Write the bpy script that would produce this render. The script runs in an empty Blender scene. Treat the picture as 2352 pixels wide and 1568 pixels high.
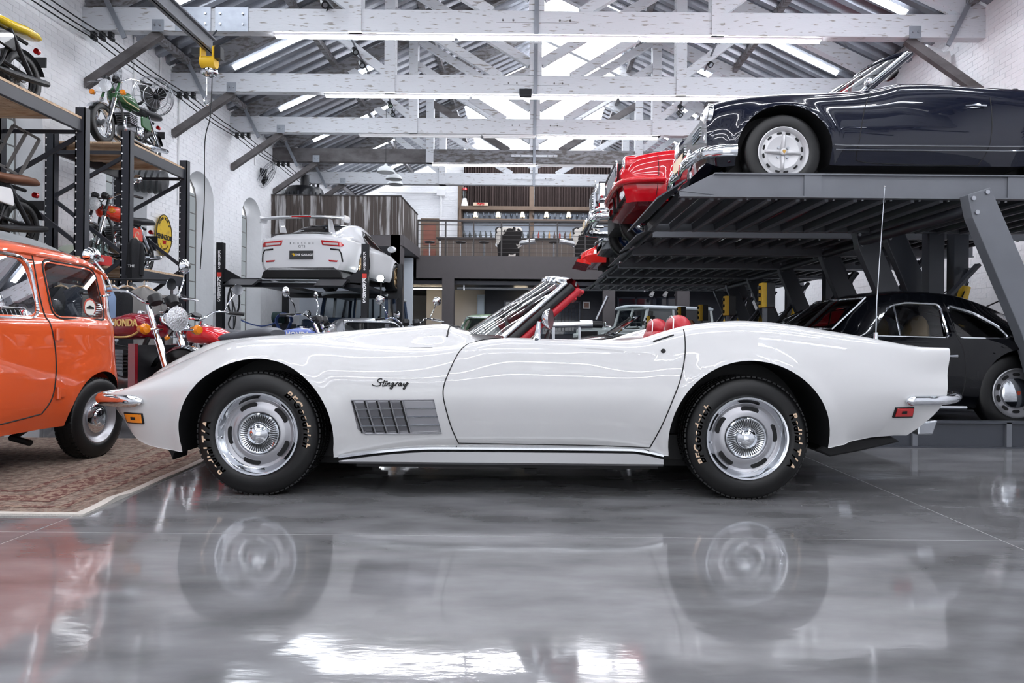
import bpy, bmesh, math, random
import numpy as np
from mathutils import Vector, Matrix
from mathutils.bvhtree import BVHTree
random.seed(7); np.random.seed(7)
S = bpy.context.scene
COL = S.collection
PI = math.pi
# ---------------------------------------------------------------- camera
FPX, HCAM, ROLL, CX, CY = 1568.0, 0.806, 0.009, 1220.0, 780.0
cam_d = bpy.data.cameras.new('camera'); cam = bpy.data.objects.new('camera', cam_d); COL.objects.link(cam)
cam_d.sensor_width = 36.0; cam_d.lens = 36.0*FPX/2352.0
cam_d.shift_x = (1176-CX)/2352.0; cam_d.shift_y = (CY-784)/2352.0
cam_d.clip_start = 0.05; cam_d.clip_end = 300
cam.matrix_world = Matrix.Translation((0, 0, HCAM)) @ Matrix.Rotation(PI/2, 4, 'X') @ Matrix.Rotation(ROLL, 4, 'Z')
S.camera = cam
# ---------------------------------------------------------------- world: overcast daylight outside
W = bpy.data.worlds.new('World'); S.world = W; W.use_nodes = True
W.node_tree.nodes['Background'].inputs[0].default_value = (0.92, 0.95, 1.0, 1)
W.node_tree.nodes['Background'].inputs[1].default_value = 0.9
S.view_settings.view_transform = 'Standard'; S.view_settings.look = 'None'
S.view_settings.exposure = 1.42; S.view_settings.gamma = 1.0; S.view_settings.use_curve_mapping = False
TUBE_E, SKY_E, STRIP_E = 25.0, 3.2, 14.0
# ---------------------------------------------------------------- helpers
def P(px, py, Y):
    dx, dy = px-CX, py-CY
    a, b = dx+ROLL*dy, dy-ROLL*dx
    return Vector((a*Y/FPX, Y, HCAM-b*Y/FPX))
def lin(c):
    return tuple((x/255/12.92 if x <= 10 else ((x/255+0.055)/1.055)**2.4) for x in c)
MATS = {}
def mat(name, rgb, rough=0.5, metal=0.0, coat=0.0, var=0.0, scale=6.0, bump=0.0, bscale=40.0, trans=0.0, emit=0.0, ior=1.45, rgb2=None, mask=(0.5, 0.6), mscale=(1, 1, 1), rvar=0.0, alpha=1.0, detail=4.0, coatr=0.03, world=False, spec=0.5):
    if name in MATS: return MATS[name]
    m = bpy.data.materials.new(name); m.use_nodes = True; MATS[name] = m
    nt = m.node_tree; N = nt.nodes; L = nt.links; b = N['Principled BSDF']
    c = lin(rgb); b.inputs['Base Color'].default_value = (*c, 1)
    b.inputs['Roughness'].default_value = rough; b.inputs['Metallic'].default_value = metal
    b.inputs['Coat Weight'].default_value = coat; b.inputs['Coat Roughness'].default_value = coatr
    b.inputs['Transmission Weight'].default_value = trans; b.inputs['IOR'].default_value = ior
    b.inputs['Alpha'].default_value = alpha; b.inputs['Specular IOR Level'].default_value = spec
    if emit:
        b.inputs['Emission Color'].default_value = (*c, 1); b.inputs['Emission Strength'].default_value = emit
    if var or rgb2 or bump or rvar:
        tc = N.new('ShaderNodeTexCoord'); mp = N.new('ShaderNodeMapping'); mp.inputs['Scale'].default_value = mscale
        L.new(N.new('ShaderNodeNewGeometry').outputs['Position'] if world else tc.outputs['Object'], mp.inputs[0])
        no = N.new('ShaderNodeTexNoise'); no.inputs['Scale'].default_value = scale; no.inputs['Detail'].default_value = detail
        L.new(mp.outputs[0], no.inputs['Vector'])
        if rgb2 or var:
            mx = N.new('ShaderNodeMix'); mx.data_type = 'RGBA'
            mr = N.new('ShaderNodeMapRange'); mr.clamp = True
            mr.inputs[1].default_value, mr.inputs[2].default_value = mask if rgb2 else (0.3, 0.7)
            L.new(no.outputs['Fac'], mr.inputs[0]); L.new(mr.outputs[0], mx.inputs[0])
            c2 = lin(rgb2) if rgb2 else tuple(x*(1-var) for x in c)
            mx.inputs[6].default_value = (*c, 1); mx.inputs[7].default_value = (*c2, 1)
            L.new(mx.outputs[2], b.inputs['Base Color'])
        if rvar:
            mr = N.new('ShaderNodeMapRange'); mr.inputs[1].default_value, mr.inputs[2].default_value = 0.3, 0.7
            mr.inputs[3].default_value, mr.inputs[4].default_value = rough, rough+rvar
            L.new(no.outputs['Fac'], mr.inputs[0]); L.new(mr.outputs[0], b.inputs['Roughness'])
        if bump:
            n2 = N.new('ShaderNodeTexNoise'); n2.inputs['Scale'].default_value = bscale; n2.inputs['Detail'].default_value = 5
            L.new(mp.outputs[0], n2.inputs['Vector'])
            bp = N.new('ShaderNodeBump'); bp.inputs['Strength'].default_value = bump; bp.inputs['Distance'].default_value = 0.02
            L.new(n2.outputs['Fac'], bp.inputs['Height']); L.new(bp.outputs[0], b.inputs['Normal'])
    return m
def emis(name, rgb, e):
    if name in MATS: return MATS[name]
    m = bpy.data.materials.new(name); m.use_nodes = True; MATS[name] = m
    nt = m.node_tree; nt.nodes.remove(nt.nodes['Principled BSDF'])
    em = nt.nodes.new('ShaderNodeEmission'); em.inputs[0].default_value = (*lin(rgb), 1); em.inputs[1].default_value = e
    nt.links.new(em.outputs[0], nt.nodes['Material Output'].inputs[0]); return m
def glass(name, tint=(235, 240, 240), refl=1.0, rough=0.0):
    """thin pane: fresnel mix of see-through and mirror"""
    if name in MATS: return MATS[name]
    m = bpy.data.materials.new(name); m.use_nodes = True; MATS[name] = m
    nt = m.node_tree; N = nt.nodes; L = nt.links; N.remove(N['Principled BSDF'])
    t = N.new('ShaderNodeBsdfTransparent'); t.inputs[0].default_value = (*lin(tint), 1)
    g = N.new('ShaderNodeBsdfGlossy'); g.inputs['Roughness'].default_value = rough
    fr = N.new('ShaderNodeFresnel'); fr.inputs[0].default_value = 1.5
    mu = N.new('ShaderNodeMath'); mu.operation = 'MULTIPLY'; mu.inputs[1].default_value = refl; mu.use_clamp = True
    mx = N.new('ShaderNodeMixShader'); L.new(fr.outputs[0], mu.inputs[0]); L.new(mu.outputs[0], mx.inputs[0])
    L.new(t.outputs[0], mx.inputs[1]); L.new(g.outputs[0], mx.inputs[2]); L.new(mx.outputs[0], N['Material Output'].inputs[0])
    return m

class MB:
    def __init__(s): s.v = []; s.f = []
    def add(s, vs, fs):
        o = len(s.v); s.v += [tuple(v) for v in vs]; s.f += [tuple(i+o for i in f) for f in fs]; return s
    def box(s, x0, x1, y0, y1, z0, z1):
        return s.add([(x0,y0,z0),(x1,y0,z0),(x1,y1,z0),(x0,y1,z0),(x0,y0,z1),(x1,y0,z1),(x1,y1,z1),(x0,y1,z1)],
                     [(0,3,2,1),(4,5,6,7),(0,1,5,4),(1,2,6,5),(2,3,7,6),(3,0,4,7)])
    def cbox(s, c, d, rot=None):
        R = rot if rot is not None else Matrix.Identity(3)
        vs = [Vector(c)+R@Vector((sx*d[0]/2, sy*d[1]/2, sz*d[2]/2)) for sz in (-1,1) for sy in (-1,1) for sx in (-1,1)]
        return s.add(vs, [(0,2,3,1),(4,5,7,6),(0,1,5,4),(1,3,7,5),(3,2,6,7),(2,0,4,6)])
    def bar(s, p, q, w, h, up=(0,0,1)):
        p, q = Vector(p), Vector(q); d = (q-p).normalized(); u = Vector(up)
        a = d.cross(u)
        if a.length < 1e-4: a = d.cross(Vector((1,0,0)))
        a.normalize(); u = a.cross(d).normalized()
        vs = [c+a*sx*w/2+u*sz*h/2 for c in (p, q) for sx, sz in ((-1,-1),(1,-1),(1,1),(-1,1))]
        return s.add(vs, [(0,1,2,3),(4,7,6,5),(0,4,5,1),(1,5,6,2),(2,6,7,3),(3,7,4,0)])
    def tube(s, pts, r, n=8, closed=False, cap=True):
        pts = [Vector(p) for p in pts]; k = len(pts)
        rs = r if isinstance(r, (list, tuple)) else [r]*k
        rings = []; u = None
        for i, p in enumerate(pts):
            if closed: d = pts[(i+1) % k]-pts[i-1]
            else: d = (pts[min(i+1, k-1)]-pts[max(i-1, 0)])
            if d.length < 1e-9: d = Vector((0,0,1))
            d.normalize()
            if u is None:
                u = d.cross(Vector((0,0,1)))
                if u.length < 1e-3: u = d.cross(Vector((1,0,0)))
            u = (u-d*u.dot(d))
            if u.length < 1e-6: u = d.orthogonal()
            u.normalize(); w = d.cross(u)
            rings.append([p+(u*math.cos(t*2*PI/n)+w*math.sin(t*2*PI/n))*rs[i] for t in range(n)])
        vs = [v for rg in rings for v in rg]; fs = []
        for i in range(k if closed else k-1):
            j = (i+1) % k
            for t in range(n): fs.append((i*n+t, i*n+(t+1) % n, j*n+(t+1) % n, j*n+t))
        if not closed and cap: fs += [tuple(range(n-1,-1,-1)), tuple((k-1)*n+t for t in range(n))]
        return s.add(vs, fs)
    def lathe(s, prof, c=(0,0,0), axis=(0,-1,0), n=32, closed=False, a0=0.0, a1=2*PI):
        """prof: list of (radius, height along axis)"""
        ax = Vector(axis).normalized(); u = ax.orthogonal().normalized()
        if abs(ax.z) < 0.9: u = Vector((0,0,1)); u = (u-ax*u.dot(ax)).normalized()
        w = ax.cross(u); c = Vector(c); k = len(prof)
        full = abs(a1-a0-2*PI) < 1e-6; m = n if full else n+1
        vs = []
        for r, h in prof:
            for t in range(m):
                an = a0+(a1-a0)*t/n
                vs.append(c+ax*h+(u*math.cos(an)+w*math.sin(an))*r)
        fs = []
        for i in range(k if closed else k-1):
            j = (i+1) % k
            for t in range(n):
                t2 = (t+1) % m
                fs.append((i*m+t, i*m+t2, j*m+t2, j*m+t))
        return s.add(vs, fs)
    def cyl(s, p, q, r, n=16, r2=None):
        p, q = Vector(p), Vector(q); L_ = (q-p).length
        return s.lathe([(0.0001, 0), (r, 0), (r if r2 is None else r2, L_), (0.0001, L_)], p, q-p, n)
    def ell(s, c, r, nu=16, nv=10, R=None):
        c = Vector(c); vs = []; fs = []
        for i in range(nv+1):
            th = PI*i/nv; th = min(max(th, 1e-3), PI-1e-3)
            for j in range(nu):
                ph = 2*PI*j/nu
                v = Vector((r[0]*math.sin(th)*math.cos(ph), r[1]*math.sin(th)*math.sin(ph), r[2]*math.cos(th)))
                vs.append(c+(R@v if R else v))
        for i in range(nv):
            for j in range(nu): fs.append((i*nu+j, (i+1)*nu+j, (i+1)*nu+(j+1) % nu, i*nu+(j+1) % nu))
        return s.add(vs, fs)
    def prism(s, poly, a, b, axis='y', M=None):
        n = len(poly); vs = []
        for t in (a, b):
            for (u, w) in poly:
                v = {'y': (u, t, w), 'x': (t, u, w), 'z': (u, w, t)}[axis]
                vs.append(M @ Vector(v) if M else v)
        return s.add(vs, [tuple(range(n)), tuple(range(2*n-1, n-1, -1))]+[(i, n+i, n+(i+1) % n, (i+1) % n) for i in range(n)])
    def grid(s, rows, cu=False, cv=False):
        k, n = len(rows), len(rows[0]); vs = [v for r in rows for v in r]; fs = []
        for i in range(k if cu else k-1):
            for j in range(n if cv else n-1):
                fs.append((i*n+j, i*n+(j+1) % n, ((i+1) % k)*n+(j+1) % n, ((i+1) % k)*n+j))
        return s.add(vs, fs)
    def xf(s, M):
        s.v = [tuple(M @ Vector(v)) for v in s.v]; return s
    def merge(s, o, M=None):
        return s.add([M @ Vector(v) for v in o.v] if M else o.v, o.f)
    def mesh(s, name, m=None, smooth=35, fix=True):
        me = bpy.data.meshes.new(name); me.from_pydata(s.v, [], s.f)
        if fix:
            bm = bmesh.new(); bm.from_mesh(me); bmesh.ops.remove_doubles(bm, verts=bm.verts, dist=1e-5)
            bmesh.ops.recalc_face_normals(bm, faces=bm.faces); bm.to_mesh(me); bm.free()
        if smooth:
            me.shade_smooth(); me.set_sharp_from_angle(angle=math.radians(smooth))
        if m: me.materials.append(m)
        return me
    def build(s, name, m, parent=None, smooth=35, fix=True, bevel=0.0):
        return obj(name, s.mesh(name, m, smooth, fix), parent, bevel)
def obj(name, me, parent=None, bevel=0.0, loc=None):
    o = bpy.data.objects.new(name, me); COL.objects.link(o)
    if parent is not None: o.parent = parent
    if loc is not None: o.location = loc
    if bevel:
        md = o.modifiers.new('bevel', 'BEVEL'); md.width = bevel; md.segments = 2; md.limit_method = 'ANGLE'; md.angle_limit = 0.7
    return o
def tag(o, label=None, cat=None, group=None, kind=None):
    if label: o['label'] = label
    if cat: o['category'] = cat
    if group: o['group'] = group
    if kind: o['kind'] = kind
    return o
def thing(name, label, cat, loc=(0,0,0), rz=0.0, group=None):
    o = bpy.data.objects.new(name, None); COL.objects.link(o); o.location = loc; o.rotation_euler = (0, 0, rz); o.empty_display_size = 0.1
    return tag(o, label, cat, group)
def struct(o, label=None):
    o['kind'] = 'structure'
    if label: o['label'] = label
    return o
def copy_tree(o, parent=None):
    c = o.copy(); COL.objects.link(c); c.parent = parent
    for ch in list(o.children): copy_tree(ch, c)
    return c
def boolean(me, cutter, op='DIFFERENCE'):
    """mesh data minus a cutter MB -> new mesh data"""
    a = bpy.data.objects.new('a', me); COL.objects.link(a)
    cme = cutter.mesh('c', None, 0) if isinstance(cutter, MB) else cutter
    c = bpy.data.objects.new('c', cme); COL.objects.link(c)
    md = a.modifiers.new('b', 'BOOLEAN'); md.operation = op; md.object = c; md.solver = 'EXACT'
    dg = bpy.context.evaluated_depsgraph_get()
    r = bpy.data.meshes.new_from_object(a.evaluated_get(dg))
    bpy.data.objects.remove(a); bpy.data.objects.remove(c)
    return r
def inner_arch(me, hubs, zc, ycut, kx=1.0):
    """faces cut by the wheel arches get the second (dark) slot"""
    for p in me.polygons:
        c = p.center
        if abs(c.y) < ycut-.01: continue
        for h, r in hubs:
            d = math.hypot((c.x-h)/kx, c.z-zc)
            if d < r+.02 and (abs(abs(c.y)-ycut) < .004 or (abs(p.normal.y) < .5 and d < r+.004 and (h-c.x)*p.normal.x+(zc-c.z)*p.normal.z > 0)): p.material_index = 1; break
def fin(me, m, smooth=35, m2=None, arch=None):
    me.materials.clear(); me.materials.append(m)
    if me.polygons:
        me.polygons.foreach_set('material_index', [0]*len(me.polygons))
    if arch: me.materials.append(m2); inner_arch(me, *arch)
    me.shade_smooth(); me.set_sharp_from_angle(angle=math.radians(smooth)); return me
_TX = {}
def text_geo(st, size=1.0, depth=0.01, bold=0.0, shear=0.0, align='CENTER', spacing=1.0):
    key = (st, size, depth, bold, shear, align, spacing)
    if key not in _TX:
        cu = bpy.data.curves.new('t', 'FONT'); cu.body = st; cu.size = size; cu.extrude = depth/2; cu.offset = bold; cu.shear = shear
        cu.align_x = align; cu.align_y = 'CENTER'; cu.space_character = spacing; cu.resolution_u = 3
        o = bpy.data.objects.new('t', cu); COL.objects.link(o)
        dg = bpy.context.evaluated_depsgraph_get(); me = bpy.data.meshes.new_from_object(o.evaluated_get(dg))
        _TX[key] = ([tuple(v.co) for v in me.vertices], [tuple(p.vertices) for p in me.polygons])
        bpy.data.objects.remove(o); bpy.data.curves.remove(cu)
    return _TX[key]
def text(st, size, M, name, m, parent=None, **kw):
    v, f = text_geo(st, size, **kw)
    return MB().add([M @ Vector(p) for p in v], f).build(name, m, parent, smooth=0)
# text frames: XY of the glyphs -> world.  FRONT faces -Y (towards the camera)
def TF(loc, xdir, ydir):
    x, y = Vector(xdir).normalized(), Vector(ydir).normalized(); z = x.cross(y)
    return Matrix.Translation(loc) @ Matrix((x, y, z)).transposed().to_4x4()
def FRONT(loc): return TF(loc, (1,0,0), (0,0,1))
def pch(xs, ys):
    """smooth monotone-ish 1D interpolation (PCHIP)"""
    xs, ys = np.array(xs, float), np.array(ys, float); h = np.diff(xs); d = np.diff(ys)/h; m = np.zeros(len(xs))
    for i in range(1, len(xs)-1):
        if d[i-1]*d[i] > 0:
            w1, w2 = 2*h[i]+h[i-1], h[i]+2*h[i-1]; m[i] = (w1+w2)/(w1/d[i-1]+w2/d[i])
    m[0], m[-1] = d[0], d[-1]
    def f(x):
        x = min(max(x, xs[0]), xs[-1]); i = min(max(np.searchsorted(xs, x)-1, 0), len(h)-1); t = (x-xs[i])/h[i]
        return float((2*t**3-3*t**2+1)*ys[i]+(t**3-2*t**2+t)*h[i]*m[i]+(-2*t**3+3*t**2)*ys[i+1]+(t**3-t**2)*h[i]*m[i+1])
    return f
def cr(pts, n=6, closed=False):
    """Catmull-Rom through points"""
    pts = [Vector(p) for p in pts]; k = len(pts); out = []
    for i in range(k if closed else k-1):
        if closed: p0, p1, p2, p3 = pts[i-1], pts[i], pts[(i+1) % k], pts[(i+2) % k]
        else: p0, p1, p2, p3 = pts[max(i-1,0)], pts[i], pts[i+1], pts[min(i+2,k-1)]
        for j in range(n):
            t = j/n
            out.append(0.5*((2*p1)+(p2-p0)*t+(2*p0-5*p1+4*p2-p3)*t*t+(3*p1-p0-3*p2+p3)*t**3))
    if not closed: out.append(pts[-1])
    return out
_ONES = 'first second third fourth fifth sixth seventh eighth ninth tenth eleventh twelfth thirteenth fourteenth fifteenth sixteenth seventeenth eighteenth nineteenth'.split()
def ordw(n):
    if n < 20: return _ONES[n-1]
    return ('twentieth' if n == 20 else 'thirtieth') if n % 10 == 0 else ('twenty ' if n < 30 else 'thirty ')+_ONES[n % 10-1]
def rrect(w, h, r, n=5, cx=0, cy=0):
    out = []
    for qx, qy, a in ((1,1,0),(-1,1,90),(-1,-1,180),(1,-1,270)):
        for i in range(n+1):
            t = math.radians(a+90*i/n); out.append((cx+qx*(w/2-r)+r*math.cos(t), cy+qy*(h/2-r)+r*math.sin(t)))
    return out
# ---------------------------------------------------------------- materials of the place
M_wall = mat('white_painted_plaster', (243,244,247), 0.7, var=0.06, scale=2.0, bump=0.35, bscale=9)
M_brick = mat('white_painted_brick', (243,244,247), 0.65, var=0.05, scale=5, bump=0.3, bscale=25)
M_floor = mat('polished_concrete', (134,134,136), 0.04, var=0.55, scale=3.4, mscale=(0.6,1.5,1), rvar=0.07, bump=0.035, bscale=7, detail=8, ior=1.75)
M_joint = mat('joint_filler', (168,168,168), 0.6)
M_wood_w = mat('chipped_white_timber', (206,209,214), 0.6, rgb2=(150,146,142), mask=(0.60,0.66), scale=7, mscale=(.7,3,4.5), bump=0.25, bscale=14, detail=8)
M_wood_g = mat('worn_grey_timber', (128,128,132), 0.65, rgb2=(92,88,86), mask=(0.45,0.6), scale=6, mscale=(1,3,3), bump=0.25, bscale=14)
M_wood_d = mat('dark_bare_timber', (104,101,102), 0.6, rgb2=(76,72,72), mask=(0.4,0.7), scale=3, mscale=(1,2,2), bump=0.15, bscale=18)
M_roof = mat('galvanised_roof_sheet', (172,175,182), 0.26, metal=0.9, var=0.25, scale=3)
M_sky = emis('daylit_roof_panel', (245,248,255), SKY_E)
M_strip = emis('daylit_roof_strip', (240,246,255), STRIP_E)
M_tube = emis('fluorescent_tube', (250,250,255), TUBE_E)
M_warm = emis('warm_lamp', (255,236,205), 9.0)
M_galv = mat('zinc_plate', (165,170,178), 0.4, metal=0.6, var=0.15, scale=10)
M_black = mat('black_satin', (24,25,28), 0.4)
M_rubber = mat('black_rubber', (22,22,24), 0.6, var=0.2, scale=20)
M_rack = mat('charcoal_rack_steel', (48,50,57), 0.42, var=0.1, scale=8)
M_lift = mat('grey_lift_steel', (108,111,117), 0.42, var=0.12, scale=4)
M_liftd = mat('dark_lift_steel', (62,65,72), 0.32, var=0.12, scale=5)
M_chrome = mat('chrome', (225,228,232), 0.06, metal=1.0)
M_alu = mat('brushed_aluminium', (180,183,188), 0.3, metal=1.0, var=0.1, scale=20)
M_plank = mat('pale_pine_plank', (208,182,152), 0.6, rgb2=(166,130,100), mask=(0.4,0.75), scale=5, mscale=(1,6,6), detail=6)
M_beamgrey = mat('taupe_painted_steel', (78,74,76), 0.6, var=0.06, scale=6)
M_navy = mat('navy_partition', (38,42,54), 0.5)
M_white = mat('white_paint', (235,235,236), 0.45)
M_yellow = mat('safety_yellow', (214,172,40), 0.4)
M_glass = glass('clear_glass')
M_winglass = emis('daylit_window_glass', (226,236,244), 0.15)

WX = 7.0
# floor -------------------------------------------------------------
fl = struct(MB().box(-7.5, 7.5, -9, 27.2, -0.25, -0.001).build('floor', M_joint, smooth=0), 'polished grey concrete floor with pale joints')
XE = [-7.5, -6.02, -2.04, 1.94, 5.92, 7.5]; YE = [-9, -1.2, 2.8, 6.8, 10.8, 14.8, 18.8, 22.8, 27.2]
for i in range(5):
    for j in range(8):
        MB().box(XE[i]+.003, XE[i+1]-.003, YE[j]+.003, YE[j+1]-.003, -0.02, 0).build('slab', M_floor, fl, smooth=0)
# walls -------------------------------------------------------------
def arch(y0, y1, z0, zs, ztop, n=10):
    yc, r = (y0+y1)/2, (y1-y0)/2
    pts = [(y0, z0), (y1, z0), (y1, zs)]
    for i in range(1, n): 
        t = PI*i/n; pts.append((yc+r*math.cos(t), zs+(ztop-zs)*math.sin(t)))
    return pts+[(y0, zs)]
WINY = [9.15, 11.8, 14.4, 17.05]
wl = MB().box(-7.5, -WX, -9, 27.2, 0, 6.2).mesh('wall_left', M_wall, 0)
cut = MB()
for y in WINY: cut.prism(arch(y-.6, y+.6, 0.9, 3.75, 4.28), -7.6, -6.9, 'x')
wl = fin(boolean(wl, cut), M_wall, 30)
wall_left = struct(obj('wall_left', wl), 'white painted brick wall with arched windows')
wall_right = struct(MB().box(WX, 7.5, -9, 27.2, 0, 6.2).build('wall_right', M_wall, smooth=0), 'white painted brick wall behind the car lifts')
gab = MB().prism([(-7.5,0),(7.5,0),(7.5,5.9),(0.04,9.35),(-7.5,5.9)], 26.8, 27.2, 'y')
wall_back = struct(gab.build('wall_back', M_wall, smooth=0), 'white brick gable wall at the far end')
# wall behind the photographer with a wide open doorway
wf = MB().box(-7.5, -3.6, -9.3, -9, 0, 9.3).box(3.6, 7.5, -9.3, -9, 0, 9.3).box(-3.6, 3.6, -9.3, -9, 4.2, 9.3)
struct(wf.build('wall_front', M_wall, smooth=0))
# bricks: one by one where they show largest, the rest of the walls joined
bk = MB().box(-0.004, 0.005, -0.121, 0.121, -0.0365, 0.0365).mesh('brick', M_brick, 0)
def in_win(y, z):
    for w in WINY:
        if abs(y-w) < 0.74:
            top = 3.75+0.53*math.sqrt(max(0, 1-((y-w)/0.74)**2))+0.14
            if z < top: return True
    return False
near, rest = [], MB()
for r in range(6, 76):
    z = 0.05+r*0.079
    for c in range(0, 44):
        y = 8.9+c*0.25+(0.125 if r % 2 else 0)
        if in_win(y, z): continue
        if z > 3.55 and y < 11.6 and len(near) < 300: near.append((y, z))
        else: rest.box(-WX-.004, -WX+0.003+random.random()*.004, y-.121, y+.121, z-.0365, z+.0365)
for y, z in near:
    obj('brick', bk, wall_left, loc=(-WX+random.uniform(-.002,.002), y, z))
o = rest.build('brick_field', M_brick, wall_left, smooth=0, fix=False); o['kind'] = 'stuff'
rest = MB()
for r in range(6, 76):
    z = 0.05+r*0.079
    for c in range(0, 44):
        y = 7.5+c*0.25+(0.125 if r % 2 else 0)
        rest.box(WX-.003-random.random()*.004, WX+.004, y-.121, y+.121, z-.0365, z+.0365)
o = rest.build('brick_field', M_brick, wall_right, smooth=0, fix=False); o['kind'] = 'stuff'
# arched steel windows
M_frame = mat('grey_window_steel', (120,118,116), 0.5)
for i, y in enumerate(WINY):
    w = struct(thing('window_%d' % (i+1), None, None, (-7.4, y, 0.9)), 'tall arched steel window in the white wall')
    fr = MB()
    pl = [(p-y, q-.9) for p, q in arch(y-.6, y+.6, .9, 3.75, 4.28)]
    pts = [(0, p, q) for p, q in pl]; fr.tube(pts, .022, 6, closed=True)
    fr.build('window_frame', M_frame, w)
    for yy in (-.3, 0, .3):
        MB().box(-.012,.012, yy-.012, yy+.012, 0, 2.85+.5*math.sqrt(1-(yy/.62)**2)).build('glazing_bar', M_frame, w, smooth=0)
    for k in range(1, 9):
        MB().box(-.012,.012, -.6, .6, k*.37-.01, k*.37+.01).build('glazing_bar', M_frame, w, smooth=0)
    for a in range(4):
        for k in range(9):
            y0, y1, z0, z1 = -.6+.3*a+.014, -.6+.3*(a+1)-.014, .37*k+.012, .37*(k+1)-.012
            zt = 2.85+.53*math.sqrt(max(0, 1-(max(abs(y0), abs(y1))/.62)**2)); z1 = min(z1, zt)
            if z1-z0 > .03: MB().box(-.004, .004, y0, y1, z0, z1).build('pane', M_winglass, w, smooth=0)
# roof ---------------------------------------------------------------
RX, RZ0, SL = 0.04, 5.93, 0.47
def roofz(x): return 9.19-SL*abs(x-RX)+0.12
def corr(x0, x1, y0, y1, pitch=0.36, dep=0.14, dz=0.0):
    m = MB(); n = int(round((y1-y0)/pitch)); rows = []
    prof = []
    for k in range(n):
        b = y0+k*pitch
        prof += [(b, dep), (b+pitch*.36, dep), (b+pitch*.5, 0), (b+pitch*.86, 0)]
    prof.append((y0+n*pitch, dep))
    for x in (x0, x1): rows.append([(x, y, roofz(x)+d+dz) for y, d in prof])
    return m.grid(rows)
TY = [10.66+2.59*i for i in range(-7, 7)]
ceil = struct(thing('ceiling', None, None, (0,0,0)), 'corrugated metal gable roof on timber trusses')
for sgn in (-1, 1):
    # below the central skylight band: galvanised sheet, one sheet per bay
    for y0 in TY:
        y1 = y0+2.59
        if y1 > 27.9: continue
        sky0 = (19.5 if sgn < 0 else 15.85)
        xin = 2.25 if y0+1.0 > sky0 else 0.0
        corr(RX+sgn*xin, RX+sgn*7.3, y0, y1).build('roof_sheet', M_roof, ceil, smooth=0)
        if xin: corr(RX, RX+sgn*2.25, y0, y1).build('skylight_panel', M_sky, ceil, smooth=0)
        corr(RX+sgn*3.9, RX+sgn*6.25, y0+.80, y0+.98, pitch=.18, dep=.03, dz=-.012).build('skylight_strip', M_strip, ceil, smooth=0)
    for xx in (4.6, 2.5, 6.7):
        x = RX+sgn*xx
        MB().box(x-.05, x+.05, -9, 26.8, roofz(x)-.13, roofz(x)-.005).build('purlin', M_wood_g, ceil, smooth=0)
# trusses ------------------------------------------------------------
CB, CT = 5.54, 5.90
def truss(i, y):
    t = struct(thing('trim_%d' % (i+1), None, None, (0, y, 0)), 'white chipped timber roof truss')
    dark = abs(y-18.43) < .1
    mw = M_wood_w
    th = .18
    if dark:
        MB().box(-WX, -2.75, -th/2, th/2, CB, CT).build('tie_beam', M_wood_d, t, smooth=0)
        MB().box(-2.75, WX, -th/2, th/2, CB, CT).build('tie_beam', M_wood_g, t, smooth=0)
    else:
        MB().box(-WX, WX, -th/2, th/2, CB, CT).build('tie_beam', mw, t, smooth=0, bevel=.01)
    for s in (-1, 1):
        X = lambda d: RX+s*d
        MB().bar((X(6.96), 0, CT-.02), (X(0), 0, CT-.02+6.96*SL), .16, .26).build('rafter', M_wood_w if s > 0 else M_wood_g, t, smooth=0)
        MB().box(X(2.81)-.1, X(2.81)+.1, -th/2-.03, th/2+.03, CB+.0, 7.75).build('queen_post', mw, t, smooth=0)
        MB().bar((X(.1), 0, 6.16), (X(2.75), 0, 7.75), .12, .16).build('strut', mw, t, smooth=0)
        MB().bar((X(.7), 0, CT), (X(2.75), 0, 7.15), .12, .16).build('strut', mw if not dark else M_wood_d, t, smooth=0)
        MB().bar((X(2.85), 0, CT+.02), (X(4.38), 0, 7.1), .12, .16).build('strut', mw, t, smooth=0)
        # knee brace from the wall
        MB().bar((s*7.0, 0, 4.72), (s*5.82, 0, 5.54), .10, .13).build('knee_brace', M_wood_d if i >= 0 else M_wood_g, t, smooth=0)
        pl = MB().box(X(5.86)-.09, X(5.86)+.09, -th/2-.012, -th/2, CB-.02, CB+.17)
        pl.build('steel_plate', M_galv, t, smooth=0)
        for dx in (-.04, .04): MB().cyl((X(5.86)+dx, -th/2-.012, CB+.08), (X(5.86)+dx, -th/2-.03, CB+.08), .016, 8).build('bolt', M_alu, t)
        # thin hanger strap from rafter
        MB().bar((X(6.72), -.13, 6.15), (X(6.35), -.13, 5.4), .03, .07).build('strap', M_galv, t, smooth=0)
    MB().box(RX-.12, RX+.12, -th/2-.02, th/2+.02, CT, 9.1).build('king_post', mw, t, smooth=0)
    MB().box(RX-.035, RX+.035, -th/2-.035, -th/2-.02, CB-.02, 6.5).build('iron_strap', M_galv, t, smooth=0)
    MB().box(RX-.62, RX+.62, -th/2-.018, -th/2, CB+.17, CB+.23).build('iron_strap', M_wood_w, t, smooth=0)
    for dx in (-.52, -.36, .36, .52):
        MB().cyl((RX+dx, -th/2-.018, CB+.2), (RX+dx, -th/2-.035, CB+.2), .016, 8).build('bolt', M_wood_g, t)
    return t
for i, y in enumerate(TY):
    if y < 22: 
        t = truss(i, y)
        if abs(y-10.66) < .1:   # splice plates with bolts on the nearest tie beam
            for x0, x1 in ((-5.55, -5.0), (-4.93, -4.42)):
                MB().box(x0, x1, -.105, -.09, CB-.01, CT+.005).build('splice_plate', M_galv, t, smooth=0)
                for xx in (x0+.08, x1-.08):
                    for zz in (CB+.1, CT-.1): MB().cyl((xx,-.105,zz),(xx,-.125,zz),.018,8).build('bolt', M_alu, t)
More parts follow.
